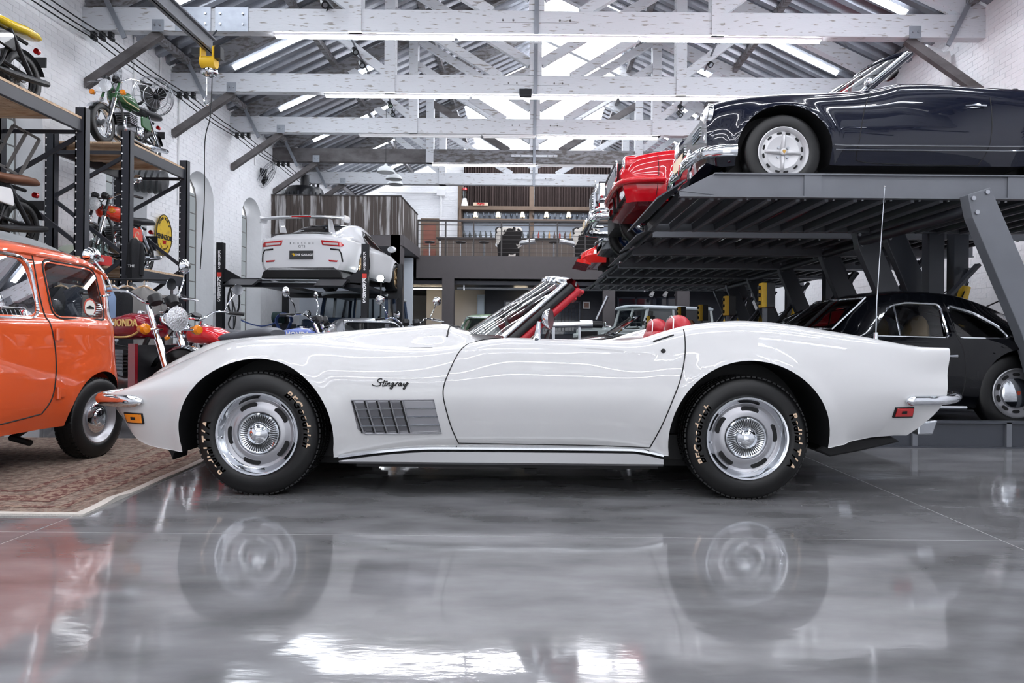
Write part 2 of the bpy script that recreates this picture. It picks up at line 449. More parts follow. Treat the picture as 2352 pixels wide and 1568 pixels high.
# fluorescent battens under the trusses --------------------------------
def batten(x0, x1, y, lit=True, z=CB, label=''):
    t = thing('fluorescent_light', label, 'light', ((x0+x1)/2, y, z), 0, 'linear lights under the roof trusses')
    L_ = (x1-x0)/2
    MB().box(-L_, L_, -.03, .03, -.03, 0).build('housing', M_white, t, smooth=0)
    MB().cyl((-L_+.02,0,-.048), (L_-.02,0,-.048), .022, 10).build('tube', M_tube if lit else M_white, t)
    return t
pos = ['left', 'middle', 'right']
nm = {0:'nearest visible truss', 1:'second visible truss', 2:'third truss', 3:'fourth truss'}
for i, y in enumerate(TY):
    k = i-7
    if k < -6 or k > 3: continue
    for j, (x0, x1) in enumerate(((-4.04,-1.23), (-1.2,1.63), (1.66,4.48))):
        lit = True
        if k == 2: x0, x1, lit = ((-4.04,-1.2,0), (-1.17,.06,0), (.09,2.9,1))[j]
        if k == 3: x0, x1, lit = ((-2.72,.08,1), (.12,2.7,0), (2.75,4.4,0))[j]
        lab = ('%s %s linear light under the %s' % ('lit' if lit else 'unlit', pos[j], nm[k])) if k >= 0 else '%s linear light under the %s truss over the photographer, counted backwards' % (pos[j], ordw(-k))
        batten(x0, x1, y, lit, CB, lab)
# ================================================================ car tools
M_tyre = mat('tyre_rubber', (11,11,12), 0.42, var=0.25, scale=30)
M_letter = mat('tan_letters', (214,186,158), 0.6)
M_dark = mat('shade_and_trim_black', (10,10,12), 0.7)  # near black, painted as shade inside slots; also for stripes and grilles
M_silver = mat('silver_wheel_paint', (168,168,172), 0.32, metal=0.7)
M_seam = mat('panel_gap', (16,16,18), 0.6)
M_amber = mat('amber_lens', (226,132,20), 0.15, coat=1)
M_redlens = mat('red_lens', (176,20,24), 0.15, coat=1)
M_under = mat('underbody_black', (18,18,20), 0.6)
M_carglass = glass('car_glass', (205,212,212), 1.6)
M_darkglass = glass('tinted_car_glass', (70,76,80), 1.6)
M_lamp = mat('lamp_glass', (222,225,228), 0.14, coat=1, metal=0.75, bump=.5, bscale=70)
def carpaint(name, rgb, rough=0.25, metal=0.0):
    return mat(name, rgb, rough, metal=metal, coat=1.0, coatr=0.02, spec=0.12)
def loft(section, xs, caps=True, mirror=True, xmap=None):
    """section(x) -> list of (y>=0, z) from top centre to bottom centre; closed mirrored skin"""
    rows = []
    for x in xs:
        h = section(x); r = [(x, -y, z) for y, z in h]
        if mirror: r += [(x, y, z) for y, z in h[-2:0:-1]]
        if xmap: r = [xmap(p) for p in r]
        rows.append(r)
    m = MB().grid(rows, cv=True); n = len(rows[0])
    if caps:
        m.f.append(tuple(range(n))); m.f.append(tuple((len(rows)-1)*n+i for i in range(n)))
    return m
def sec_smooth(pts, n=5):
    return [(max(p.x, 0.0), p.y) for p in cr([(a, b, 0) for a, b in pts], n)]
class Car:
    """helper that keeps a body mesh and projects details on its skin"""
    def __init__(s, me, root): s.me = me; s.root = root; s.refresh(me)
    def refresh(s, me):
        bm = bmesh.new(); bm.from_mesh(me); s.bvh = BVHTree.FromBMesh(bm); bm.free()
    def side(s, x, z, sgn=-1, off=0.0):
        h = s.bvh.ray_cast(Vector((x, sgn*3, z)), Vector((0, -sgn, 0)))
        if h[0] is None: return Vector((x, sgn*.8, z))
        return Vector((h[0].x, h[0].y+sgn*off, h[0].z))
    def top(s, x, y, off=0.0):
        h = s.bvh.ray_cast(Vector((x, y, 4)), Vector((0, 0, -1)))
        return Vector((x, y, (h[0].z if h[0] else 0.5)+off))
    def end(s, y, z, sgn, off=0.0):
        h = s.bvh.ray_cast(Vector((sgn*5, y, z)), Vector((-sgn, 0, 0)))
        return Vector(((h[0].x if h[0] else sgn*2)+sgn*off, y, z))
    def seam(s, pts, r=.003, m=None, name='panel_gap', sgns=(-1, 1), n=6, step=5):
        for sg in sgns:
            MB().tube([s.side(p.x, p.y, sg) for p in cr([(a, b, 0) for a, b in pts], step)], r, n).build(name, m or M_seam, s.root)
    def panel(s, poly, off, name, m, sgn=-1, parent=None, thick=.004):
        """thin plate following the skin, outline poly in (x,z), convex-ish: filled by rows"""
        zs = [p[1] for p in poly]; z0, z1 = min(zs), max(zs); rows = []; N = 18
        for i in range(N+1):
            z = z0+(z1-z0)*min(max(i/N, .004), .996); xs = []
            for j in range(len(poly)):
                a, b = poly[j], poly[(j+1) % len(poly)]
                if (a[1]-z)*(b[1]-z) <= 0 and a[1] != b[1]: xs.append(a[0]+(b[0]-a[0])*(z-a[1])/(b[1]-a[1]))
            if len(xs) < 2: continue
            xa, xb = min(xs), max(xs); rows.append([s.side(xa+(xb-xa)*k/24, z, sgn, off) for k in range(25)])
        m_ = MB().grid(rows); me = m_.mesh(name, m, 60)
        o = obj(name, me, parent or s.root)
        if thick:
            md = o.modifiers.new('solid', 'SOLIDIFY'); md.thickness = thick; md.offset = 0
        return o
def tyre_mb(R, r, w, c=(0,0,0), n=48):
    k = (R-r)
    prof = [(r-.005,.40*w),(r+.08*k,.47*w),(r+.25*k,.5*w),(r+.5*k,.5*w),(r+.72*k,.47*w),(r+.86*k,.43*w),(r+.94*k,.39*w),(R-.004,.33*w),(R,.2*w),(R,0)]
    prof = prof+[(a, -b) for a, b in prof[-2::-1]]
    return MB().lathe(prof, c, (0,-1,0), n)
def tread_mb(R, w, n=60):
    m = MB()
    for k in range(n):
        for j, (h0, h1) in enumerate(((-.38,-.24),(-.2,-.02),(.02,.2),(.24,.38))):
            t0 = (k+(.25 if j % 2 else 0))*2*PI/n; t1 = t0+2*PI/n*.72
            q = []
            for rr in (R-.006, R+.0012):
                for t in (t0, t1):
                    for h in (h0, h1): q.append((rr*math.sin(t), h*w, rr*math.cos(t)))
            m.add(q, [(0,1,3,2),(4,6,7,5),(0,2,6,4),(1,5,7,3),(0,4,5,1),(2,3,7,6)])
    return m
def ring_text(st, r, mid, size, h, name, m, parent, bold=.0, shear=.2, step=None):
    """letters round a tyre, clockwise seen from outside (-y), tops outwards; mid in degrees clockwise from up"""
    wd = []
    for ch in st:
        if ch == ' ': wd.append(.35*size); continue
        v, f = text_geo(ch, size, .004, bold, 0); wd.append(max(p[0] for p in v)-min(p[0] for p in v)+.13*size)
    tot = sum(wd); a = math.radians(mid)-tot/r/2
    for ch, w in zip(st, wd):
        an = a+w/r/2; a += w/r
        if ch == ' ': continue
        v, f = text_geo(ch, size, .004, bold, shear); mb = MB()
        xs = [p[0] for p in v]; cx = (max(xs)+min(xs))/2
        rad = Vector((math.sin(an), 0, math.cos(an))); tan = Vector((math.cos(an), 0, -math.sin(an)))
        mb.add([rad*(r+p[1])+tan*(p[0]-cx)+Vector((0, -h-p[2], 0)) for p in v], f)
        mb.build(name, m, parent, smooth=0)
def hump_slot(r, a, da, hw, h, dep=.006, n=8):  # solid plate, no hole: its dark colour stands in for the slot's shade
    """curved slot plate at radius r, centre angle a"""
    po = []
    for i in range(n+1): t = a-da/2+da*i/n; po.append((r+hw, t))
    for i in range(1, 5): t = a+da/2; q = PI/2-PI*i/5; po.append((r+hw*math.sin(q), t+hw/r*math.cos(q)))
    for i in range(n+1): t = a+da/2-da*i/n; po.append((r-hw, t))
    for i in range(1, 5): t = a-da/2; q = -PI/2-PI*i/5; po.append((r+hw*math.sin(q), t+hw/r*math.cos(q)))
    return MB().prism([(q*math.sin(t), q*math.cos(t)) for q, t in po], -h, -h+dep, 'y')
# ================================================================ white convertible
M_cvt = carpaint('white_car_paint', (202,202,202), 0.3)
M_red_leather = mat('red_leather', (176,34,46), 0.4, bump=.1, bscale=60)
cv = thing('white_sports_convertible', 'white open sports convertible with silver slotted wheels and chrome bumpers', 'car', (-0.146, 4.28, 0))
XC, YC = -0.146, 4.28
def lx(px, py, Y): v = P(px, py, Y); return (v.x-XC, v.z)
def curve(pts, Y):
    q = sorted(lx(a, b, Y) for a, b in pts); return pch([a for a, b in q], [b for a, b in q])
crest = curve([(240,915),(257,899),(306,873),(363,847),(421,823),(478,799),(536,782),(593,777),(650,777),(700,779),(760,784),(821,790),(900,796),(968,799),(1050,793),(1130,780),(1176,776),(1300,780),(1430,782),(1470,778),(1520,763),(1580,748),(1640,741),(1700,738),(1760,741),(1830,749),(1900,760),(1990,775),(2050,787),(2110,797),(2172,799)], 3.62)
bot = curve([(240,960),(300,1012),(330,1024),(400,1034),(600,1045),(775,1046),(870,1031),(1000,1023),(1400,1026),(1490,1031),(1526,1042),(1700,1040),(1898,1024),(1990,1013),(2080,1010),(2115,1008),(2172,1005)], 3.5)
z0 = pch([-2.3,-2.12,-1.9,-1.44,-1.0,-.6,-.36,-.3,.0,.6,.98,1.1,1.6,2.0,2.3], [.60,.68,.745,.815,.845,.872,.889,.865,.83,.83,.83,.84,.815,.805,.80])
wmax = pch([-2.3,-2.16,-2.12,-2.05,-1.9,-1.6,-1.25,-.8,-.3,.4,.9,1.25,1.7,2.05,2.3], [.38,.50,.60,.70,.775,.83,.855,.845,.815,.81,.865,.88,.85,.79,.745])
ycr = pch([-2.3,-2.2,-2.0,-1.6,-1.25,-.6,0,.6,1.25,1.8,2.3], [.28,.42,.53,.60,.64,.66,.68,.68,.67,.67,.69])
zmx = pch([-2.3,-1.9,-1.2,-.2,1.2,2.3], [.50,.50,.53,.53,.54,.56])
RWF, RWR = (lx(590,1000,3.463)[0]), (lx(1717,1005,3.463)[0])
ZW, RT = .315, .315
AF, AR = .395, .408
def cv_sec(x):
    zc, yc, wm, zm, zb, zz = crest(x), ycr(x), wmax(x), zmx(x), bot(x), z0(x)
    nose = max(0, min(1, (-1.75-x)/.45)); 
    zz = min(zz, zc+.10) if x < -1.5 else zz
    wb = wm-.055-.01*nose
    pts = [(0, zz), (yc*.45, zz-.004-.01*nose), (yc*.78, min(zz, zc)-.012+.3*max(0, zc-zz)), (yc-.05, zc-.006), (yc, zc), (yc+.45*(wm-yc)*.9, zc-.10*(zc-zm)-.012), (wm-.026, zm+.42*(zc-zm)), (wm, zm), (wm-.012, zm-.45*(zm-zb)), (wb, zb), (wb-.08, zb-.004), (0, zb)]
    return sec_smooth(pts[:10], 6)+sec_smooth(pts[9:], 2)[1:]
def flare(p):
    x, y, z = p
    for xc, r in ((RWF, AF), (RWR, AR)):
        d = math.hypot(x-xc, z-ZW+.012)
        if abs(y) > .55: y += math.copysign(.022*math.exp(-((d-r)/.045)**2), y)
    # nose undercut and tail rake
    if x < -1.9:
        w = min(1, (-1.9-x)/.28)**1.5; x += w*(max(0, .50-z)*.28+max(0, z-.58)*.25)
    if x > 1.75:
        w = min(1, (x-1.75)/.4); lo = max(0, .52-z)
        x -= w*((.78-z)*.17 if z < .78 else 0); x -= w*(lo*.25+lo*lo*2.2)
    return (x, y, z)
xs = list(np.linspace(-2.125, lx(2176,798,3.6)[0], 190))
me = loft(cv_sec, xs, xmap=flare).mesh('body', M_cvt, 40)
cut = MB()
for sg in (-1, 1):
    for xc, r in ((RWF, AF), (RWR, AR)):
        pl = [(xc+r*math.cos(t), ZW-.012+r*math.sin(t)) for t in np.linspace(-.16, PI+.16, 44)]
        pl += [(xc-r*.985, -.1), (xc+r*.985, -.1)]
        cut.prism(pl, sg*.50, sg*1.2, 'y')
me = boolean(me, cut)
# cockpit well
ck = MB()
cpl = cr([(-.02,-.56,0),(.0,-.60,0),(.3,-.615,0),(.72,-.60,0),(.86,-.50,0),(1.09,-.46,0),(1.13,-.3,0),(1.13,.3,0),(1.09,.46,0),(.86,.50,0),(.72,.60,0),(.3,.615,0),(.0,.60,0),(-.02,.56,0)], 4)
ck.prism([(p.x, p.y) for p in cpl], .33, 1.2, 'z')
me = boolean(me, ck)
fin(me, M_cvt, 38, M_under, (((RWF, AF), (RWR, AR)), ZW-.012, .50))
obj('body', me, cv); C = Car(me, cv)
# cockpit lining, seats, dash
ln = [(p.x*.985+.008, p.y*.985) for p in cpl]
lm = MB(); n_ = len(ln)
lm.grid([[(a, b, .335) for a, b in ln], [(a, b, .79) for a, b in ln]], cv=True); lm.f.append(tuple(range(n_)))
lm.build('cockpit_lining', M_red_leather, cv)
for sy in (-.33, .33):
    se = MB(); se.ell((.55, sy, .40), (.28,.24,.09), 20, 10)
    b1 = cr([(.78,0,.42),(.86,0,.60),(.94,0,.76),(.975,0,.87)], 4)
    rows = []
    for k in range(len(b1)+1):
        t = min(k, len(b1)-1); p = b1[t]; f = k/len(b1); hw = (.25-.05*f)*(1 if f < .8 else math.sqrt(max(.05, 1-((f-.8)/.21)**2)))
        th = .055*(1 if f < .8 else math.sqrt(max(.1, 1-((f-.8)/.21)**2)))
        rows.append([(p.x+th*math.cos(a), sy+hw*math.sin(a), p.z) for a in np.linspace(0, 2*PI, 21)[:-1]])
    se.grid(rows, cv=True); se.f.append(tuple(len(se.v)-20+i for i in range(20)))
    se.build('seat', M_red_leather, cv, 60)
    hr = MB().ell((.995, sy, .885), (.07, .14, .072), 18, 10); hr.build('headrest', M_red_leather, cv, 60)
    MB().tube([(.94,sy-.13,.865),(.95,sy-.09,.93),(.955,sy,.95),(.95,sy+.09,.93),(.94,sy+.13,.865)], .004, 6).build('seat_piping', M_white, cv)
MB().ell((.02, 0, .76), (.1, .55, .075), 20, 10).build('dashboard', M_red_leather, cv)
sw = MB().tube([(.2+.05*math.cos(t), -.33+.17*math.sin(t), .70+.155*math.cos(t)) for t in np.linspace(0, 2*PI, 25)[:-1]], .013, 8, closed=True)
sw.tube([(.22,-.50,.7),(.19,-.33,.69),(.22,-.16,.7)], .01, 6).tube([(.2,-.33,.69),(.02,-.33,.66)], .02, 8)
sw.build('steering_wheel', M_black, cv)
# doors: plates on both flanks with a dark gap round them
dpx = [(1142,776),(1110,778),(1075,787),(1052,806),(1035,840),(1020,880),(1017,906),(1022,935),(1035,985),(1050,1022),(1495,1030),(1515,985),(1540,920),(1560,870),(1576,810),(1582,756)]
dcurve = [lx(a, b, 3.45) for a, b in dpx]
for sg in (-1, 1):
    left = dcurve[:10]; right = dcurve[10:]
    C.seam(left, .0032, sgns=(sg,)); C.seam(right, .0032, sgns=(sg,)); C.seam([dcurve[9], dcurve[10]], .0026, sgns=(sg,), step=24)
    poly = [(a+.008, b) for a, b in left[2:]]+[(a-.008, b) for a, b in right[:-1]]
    poly = [(a, max(b, dcurve[9][1]+.008)) for a, b in poly]
    dr = C.panel(poly, .0008, 'door', M_cvt, sg, thick=0)
# wheels
def rally_wheel(x, y, sg, texts):
    w = bpy.data.objects.new('wheel', None); COL.objects.link(w); w.parent = cv; w.location = (x, y, ZW); w.rotation_euler = (0, 0, 0 if sg < 0 else PI)
    w.empty_display_size = .1
    tyre_mb(RT, .205, .225, n=64).build('tyre', M_tyre, w, 60)
    tread_mb(RT, .225, 72).build('tread', M_tyre, w, 0)
    for rr in (.285, .298): MB().lathe([(rr,.099-.09*(rr-.285)*8),(rr+.002,.1035-.09*(rr-.285)*8),(rr+.004,.098-.09*(rr-.285)*8)], (0,0,0), (0,-1,0), 64).build('sidewall_rib', M_tyre, w)
    MB().lathe([(.198,-.09),(.20,.06),(.205,.098),(.2115,.1045),(.209,.112),(.2,.111),(.192,.1),(.182,.082),(.176,.076)], (0,0,0), (0,-1,0), 64).build('trim_ring', M_chrome, w)
    MB().lathe([(.19,.07),(.176,.078),(.168,.072),(.160,.070),(.15,.074),(.138,.080),(.124,.085),(.112,.086),(.104,.078),(.1,.06)], (0,0,0), (0,-1,0), 64).build('rim', M_silver, w)
    MB().lathe([(.102,.074),(.103,.084),(.098,.088),(.092,.084),(.07,.080),(.055,.082),(.053,.098),(.049,.104),(.044,.106),(.036,.116),(.022,.124),(.0005,.127)], (0,0,0), (0,-1,0), 64).build('centre_cap', M_chrome, w)
    for k in range(48):
        t = 2*PI*k/48
        if k == 0: fin_me = MB().cbox((0,-.085,.074), (.0035,.008,.034)).mesh('cap_fin', M_black, 0)
        o = obj('cap_fin', fin_me, w); o.rotation_euler = (0, t, 0)
    for k in range(5):
        a = math.radians((8 if x > 0 else 50)+72*k)
        hump_slot(.147, a, math.radians(25), .0135, .0795, .02).build('slot', M_dark, w, 0)
    MB().lathe([(.001,-.05),(.2,-.05)], (0,0,0), (0,-1,0), 32).build('brake_backing', M_under, w)
    MB().cyl((.1*math.sin(4.6)*1.85,-.09,.1*math.cos(4.6)*1.85),(.1*math.sin(4.6)*1.85,-.11,.1*math.cos(4.6)*1.85),.006,8).build('valve', M_chrome, w)
    for st, mid in texts: ring_text(st, .2555, mid, .053, .1105, 'tyre_letter', M_letter, w, bold=.0016)
    return w
rally_wheel(RWF, -.71, -1, (('BFGoodrich', 70), ('Radial T/A', 252)))
rally_wheel(RWR, -.71, -1, (('BFGoodrich', 275), ('Radial T/A', 92)))
rally_wheel(RWF, .71, 1, ()); rally_wheel(RWR, .71, 1, ())
# wheel wells and floor pan
for xc in (RWF, RWR):
    MB().cyl((xc,-.74,ZW),(xc,.74,ZW),.035,12).build('axle', M_under, cv)
    MB().box(xc-.39, xc+.39, -.52, .52, .12, .68).build('inner_wing', M_under, cv, 0)
MB().box(-1.6, 1.55, -.6, .6, .17, .30).build('floor_pan', M_under, cv, 0)
a, b = lx(1205,1071,3.7), lx(1232,1084,3.7)
MB().box(a[0], b[0], -.62, -.5, b[1], a[1]+.08).box(a[0]-.02, b[0]+.02, -.62,-.5, a[1]-.003, a[1]+.02).build('jack_bracket', M_under, cv, 0)
# rocker: chrome strip and brushed sill
rk = [(778,1048),(870,1036),(960,1029),(1050,1028),(1400,1031),(1470,1034),(1524,1045)]
top = [lx(a, b, 3.46) for a, b in rk]; lo_z = lx(1150,1068,3.46)[1]
for sg in (-1, 1):
    tp = [Vector((p.x, p.y, 0)) for p in cr([(a, b, 0) for a, b in top], 5)]
    q = lambda x: -sg*0+sg*(.80)
    MB().grid([[(p.x, sg*.805, p.y+.008) for p in tp], [(p.x, sg*.825, p.y+.003) for p in tp], [(p.x, sg*.825, p.y-.008) for p in tp], [(p.x, sg*.80, p.y-.012) for p in tp]]).build('sill_strip', M_chrome, cv)
    MB().grid([[(p.x, sg*.795, p.y-.008) for p in tp], [(p.x, sg*.79, p.y-.02) for p in tp]]).build('sill_gap', M_seam, cv)
    MB().grid([[(p.x, sg*.78, p.y-.02) for p in tp], [(p.x, sg*.818, p.y-.022) for p in tp], [(p.x, sg*.822, lo_z+.012) for p in tp], [(p.x, sg*.81, lo_z) for p in tp], [(p.x, sg*.6, lo_z) for p in tp]]).build('sill_cover', mat('satin_sill', (150,150,152), .35, metal=.9), cv)
    MB().box(tp[0].x+.08, tp[-1].x-.02, min(sg*.78, sg*.5), max(sg*.78, sg*.5), lo_z-.02, lo_z).build('sill_flange', M_under, cv, 0)
# front bumper and markers
for sg in (-1, 1):
    bp = cr([(-1.83,sg*.805,.474),(-1.95,sg*.785,.474),(-2.06,sg*.74,.475),(-2.125,sg*.675,.477),(-2.155,sg*.58,.48),(-2.17,sg*.42,.482),(-2.175,sg*.2,.482)], 5)
    rows = []
    for i, p in enumerate(bp):
        f = min(1, .35+i/4)*(1 if i < 12 else .9); d = (bp[min(i+1,len(bp)-1)]-bp[max(i-1,0)]).normalized(); nr = Vector((0,0,1)).cross(d)*(1 if sg < 0 else -1)
        rows.append([p+nr*(.026*f*math.cos(t)*(-1))+Vector((0,0,.032*f*math.sin(t))) for t in np.linspace(0, 2*PI, 15)[:-1]])
    m_ = MB().grid(rows, cv=True); m_.f.append(tuple(range(14))); m_.build('front_bumper', M_chrome, cv, 60)
    # side markers
    for nm_, px0, px1, py0, py1, mm in (('front_marker',281,327,951,971,M_amber),('rear_marker',2056,2102,938,957,M_redlens)):
        (x0, z1), (x1, zz0) = lx(px0, py0, 3.5), lx(px1, py1, 3.5)
        C.panel([(x0-.006,zz0-.006),(x1+.006,zz0-.006),(x1+.003,z1+.006),(x0-.012 if nm_[0]=='f' else x0,z1+.006)], .004, nm_+'_bezel', M_seam, sg, thick=.008)
        o = C.panel([(x0+.004,zz0),(x1,zz0),(x1-.002,z1),(x0-.004 if nm_[0]=='f' else x0+.008,z1)], .010, nm_, mm, sg, thick=.008)
        xm, zm_ = (x0+x1)/2, (zz0+z1)/2
        C.panel([(xm-.014,zm_-.007),(xm+.014,zm_-.007),(xm+.014,zm_+.007),(xm-.014,zm_+.007)], .0155, 'reflector', M_seam, sg, thick=.002)
    # rear bumper: half bullet along the side, round the corner
    bp = [Vector((lx(px, 918, 3.55)[0], 0, lx(px, 918, 3.55)[1])) for px in (2068,2090,2120,2150)]
    bp = [C.side(p.x, p.z, sg, .012) for p in bp]
    bp += [Vector((lx(2180,918,3.6)[0], sg*.69, bp[-1].z+.002)), Vector((lx(2197,917,3.65)[0], sg*.62, bp[-1].z+.003)), Vector((lx(2200,917,3.75)[0], sg*.5, bp[-1].z+.003)), Vector((lx(2200,917,3.75)[0], sg*.3, bp[-1].z+.003))]
    bp = cr(bp, 5); rr = [.026*min(1, .3+.25*i) for i in range(len(bp))]
    MB().tube(bp, rr, 14).build('rear_bumper', M_chrome, cv, 60)
    # door lock
    x, z = lx(1523,806,3.5); p = C.side(x, z, sg)
    MB().lathe([(.0005,.006),(.009,.006),(.012,.004),(.013,-.004)], p, (0, sg, .25), 18).build('door_lock', M_seam, cv)
    x0, z1 = lx(1500,780,3.55); x1, z2 = lx(1547,765,3.55)
    MB().tube([C.side(x0, z1-.01, sg), C.side((x0+x1)/2, (z1+z2)/2-.01, sg), C.side(x1, z2-.01, sg)], .006, 6).build('door_release', M_seam, cv)
    # exhaust tips
    ex = [lx(2112,995,3.75), lx(2150,962,3.75), lx(2140,997,3.75), lx(2102,998,3.75)]
    e = MB().prism([lx(2105,970,3.75), lx(2150,964,3.75), lx(2138,997,3.75), lx(2103,998,3.75)], sg*.42, sg*.55, 'y'); e.build('exhaust_tip', M_alu, cv, 0, bevel=.008)
    ms = [lx(a, b, 3.7) for a, b in ((1865,1030),(1900,1046),(1960,1035),(2060,1012),(2040,1000),(1900,1010))]
    MB().prism(ms, sg*.25, sg*.62, 'y').build('muffler', M_under, cv, 0, bevel=.01)
    MB().prism([lx(a,b,3.55) for a,b in ((375,1030),(400,1030),(412,1035),(392,1042),(390,1058),(385,1044))], sg*.55, sg*.7, 'y').build('air_dam_bracket', M_under, cv, 0)
# fender vents: silver crate grille
M_vent = mat('vent_silver', (150,150,154), 0.4, metal=.5)
vq = [(808,918),(995,918),(1011,997),(838,997),(822,985)]
for sg in (-1, 1):
    pl = [lx(a, b, 3.45) for a, b in vq]
    vo = C.panel([(a, b) for a, b in pl], .0015, 'fender_vent', M_vent, sg, thick=.003)
    q = [lx(a, b, 3.45) for a, b in ((813,922),(921,922),(937,993),(841,993),(828,985))]
    C.panel(q, .0035, 'vent_recess', mat('vent_recess', (96,96,100), .5, metal=.3), sg, vo, thick=.001)
    for k in range(5):
        xa, za = lx(812+27.3*k, 920, 3.45); xb, zb_ = lx(831+26.7*k, 995, 3.45)
        MB().tube([C.side(xa, za, sg, .006), C.side((xa+xb)/2, (za+zb_)/2, sg, .006), C.side(xb, zb_, sg, .006)], .0055, 6).build('vent_bar', M_seam, vo)
        MB().tube([C.side(xa+.007, za, sg, .008), C.side((xa+xb)/2+.007, (za+zb_)/2, sg, .008), C.side(xb+.007, zb_, sg, .008)], .004, 6).build('vent_bar', M_vent, vo)
    for k in range(1, 4):
        yy = 918+20*k; xa, za = lx(812+5*k, yy, 3.45); xb, zb_ = lx(996+4*k, yy, 3.45)
        MB().tube([C.side(xa+(xb-xa)*t/6, za+(zb_-za)*t/6, sg, .008-.004*(t/6)) for t in range(7)], .004, 6).build('vent_louvre', M_chrome, vo)
    MB().tube([C.side(a, b, sg, .002) for a, b in pl], .004, 6, closed=True).build('vent_frame', M_vent, vo)
# script badge, drawn as strokes
strokes = [[(382,-34),(375,-40),(355,-35),(352,-20),(372,-6),(370,8),(345,14),(318,8),(312,0)],
 [(402,-30),(388,14),(400,12)], [(372,-12),(425,-20)], [(412,-8),(402,14),(416,10)], [(426,-8),(416,14),(430,-6),(440,-8),(434,12),(444,10)],
 [(474,-6),(460,-8),(448,6),(456,14),(470,-4),(462,30),(448,36),(446,26),(480,8)], [(490,-8),(480,14),(496,-8),(506,-10)],
 [(530,-4),(516,-8),(505,8),(512,14),(530,-6),(522,14),(532,10)], [(546,-8),(540,10),(552,8),(572,-12),(556,32),(542,38),(546,26),(580,-6)], [(416,-22),(414,-20)]]
bd = MB()
for stq in strokes:
    pts = []
    for p in cr([(a, b, 0) for a, b in stq], 4):
        px, py = 760+p.x*.306, 620+(855+p.y)*.306
        x, z = lx(px, py, 3.45); pts.append(C.side(x, z, -1, .003))
    bd.tube(pts, .0026, 6)
bd.build('script_badge', M_seam, cv)
# windscreen
def ws(u, v):
    """u -1..1 across, v 0..1 up"""
    yb, yt = .635, .56
    bx = lx(1160,770,3.66)[0]; tx = lx(1300,652,3.74)[0]
    x = (bx-.28*(1-abs(u)**2.2))*(1-v)+(tx-.115*(1-u*u))*v
    z = .825*(1-v)+1.118*v+(.055*(1-u*u))*v+.02*(1-u*u)*(1-v)
    return Vector((x, u*(yb*(1-v)+yt*v), z))
MB().grid([[ws(u, v) for u in np.linspace(-1, 1, 25)] for v in np.linspace(0, 1, 9)]).build('windscreen', M_carglass, cv, 60)
for u in (-1, 1):
    pil = [ws(u, v) for v in np.linspace(-.02, 1, 9)]
    d = Vector((.02, 0, -.008))
    MB().tube(pil, .014, 8).build('windscreen_pillar', M_chrome, cv, 60)
    MB().tube([p+Vector((.034, -u*.004, -.02)) for p in pil], .024, 8).build('pillar_seal', M_black, cv, 60)
    MB().tube([p+Vector((.072, -u*.012, -.038)) for p in pil], .02, 8).build('pillar_trim', M_red_leather, cv, 60)
hd = [ws(u, 1) for u in np.linspace(-1, 1, 21)]
MB().grid([[p+Vector((-.025, 0, -.02)) for p in hd], [p+Vector((-.012, 0, .016)) for p in hd], [p+Vector((.03, 0, .024)) for p in hd], [p+Vector((.06, 0, .005)) for p in hd], [p+Vector((.06, 0, -.02)) for p in hd]]).build('header_rail', M_chrome, cv, 60)
MB().grid([[p+Vector((.06, 0, .0)) for p in hd], [p+Vector((.075, 0, -.03)) for p in hd], [p+Vector((.03, 0, -.035)) for p in hd]]).build('header_trim', M_red_leather, cv, 60)
for sg in (-1, 1):
    q = ws(sg*.6, 1); v_ = MB().cbox(q+Vector((.11, sg*-.02, -.055)), (.15, .3, .02), Matrix.Rotation(.35, 3, 'Y')); v_.build('sun_visor', M_red_leather, cv, 0, bevel=.008)
# mirror, wipers cowl, antenna
p = C.side(lx(1232,790,3.6)[0], .79, -1); mx, mz = lx(1232,793,3.62)
b0 = Vector((mx, -.67, mz+.012))
MB().lathe([(.042,-.004),(.04,.006),(.027,.02),(.019,.04),(.015,.08),(.013,.115)], b0, (.12,.03,1), 16).ell(b0+Vector((.0,0,.0)), (.055,.034,.012), 16, 8).build('mirror_stalk', M_chrome, cv, 60)
hc = Vector((lx(1260,732,3.62)[0], -.66, lx(1260,732,3.62)[1]))
mr_ = bpy.data.objects.new('door_mirror', None); COL.objects.link(mr_); mr_.parent = cv; mr_.location = hc; mr_.rotation_euler = (0, 0, -.35)
MB().lathe([(.0005,-.036),(.034,-.03),(.052,-.008),(.056,.01),(.054,.013)], (0,0,0), (1,0,0), 24).build('mirror_shell', M_chrome, mr_, 60)
MB().lathe([(.0005,.012),(.053,.012)], (0,0,0), (1,0,0), 24).build('mirror_glass', M_alu, mr_)
ax, az = lx(2018,776,3.75)
MB().cyl((ax,-.5,az-.01),(ax,-.5,az+.03),.012,12).build('antenna_base', M_chrome, cv)
at = lx(2032,428,3.78); MB().tube([(ax,-.5,az+.02),(ax+.003,-.5,az+.2),(at[0],-.5,at[1])], [.0035,.003,.002], 6).ell((at[0],-.5,at[1]),(.005,.005,.005),8,6).build('antenna', M_chrome, cv)
ch_, cz = lx(1040,750,4.28)
MB().tube([C.top(-.33, y, .004) for y in np.linspace(-.42, .42, 13)], .005, 6).build('wiper_cover_lip', M_seam, cv)
# rear deck seam and hood scoop seam
for sg in (-1, 1):
    MB().tube([C.top(x, sg*.5, 0) for x in np.linspace(-1.75, -.4, 20)], .0025, 5).build('bonnet_gap', M_seam, cv)
# ================================================================ rug and orange wagon
def fwd_car(root_xy, rz, label, name): return thing(name, label, 'car', (root_xy[0], root_xy[1], 0), rz)
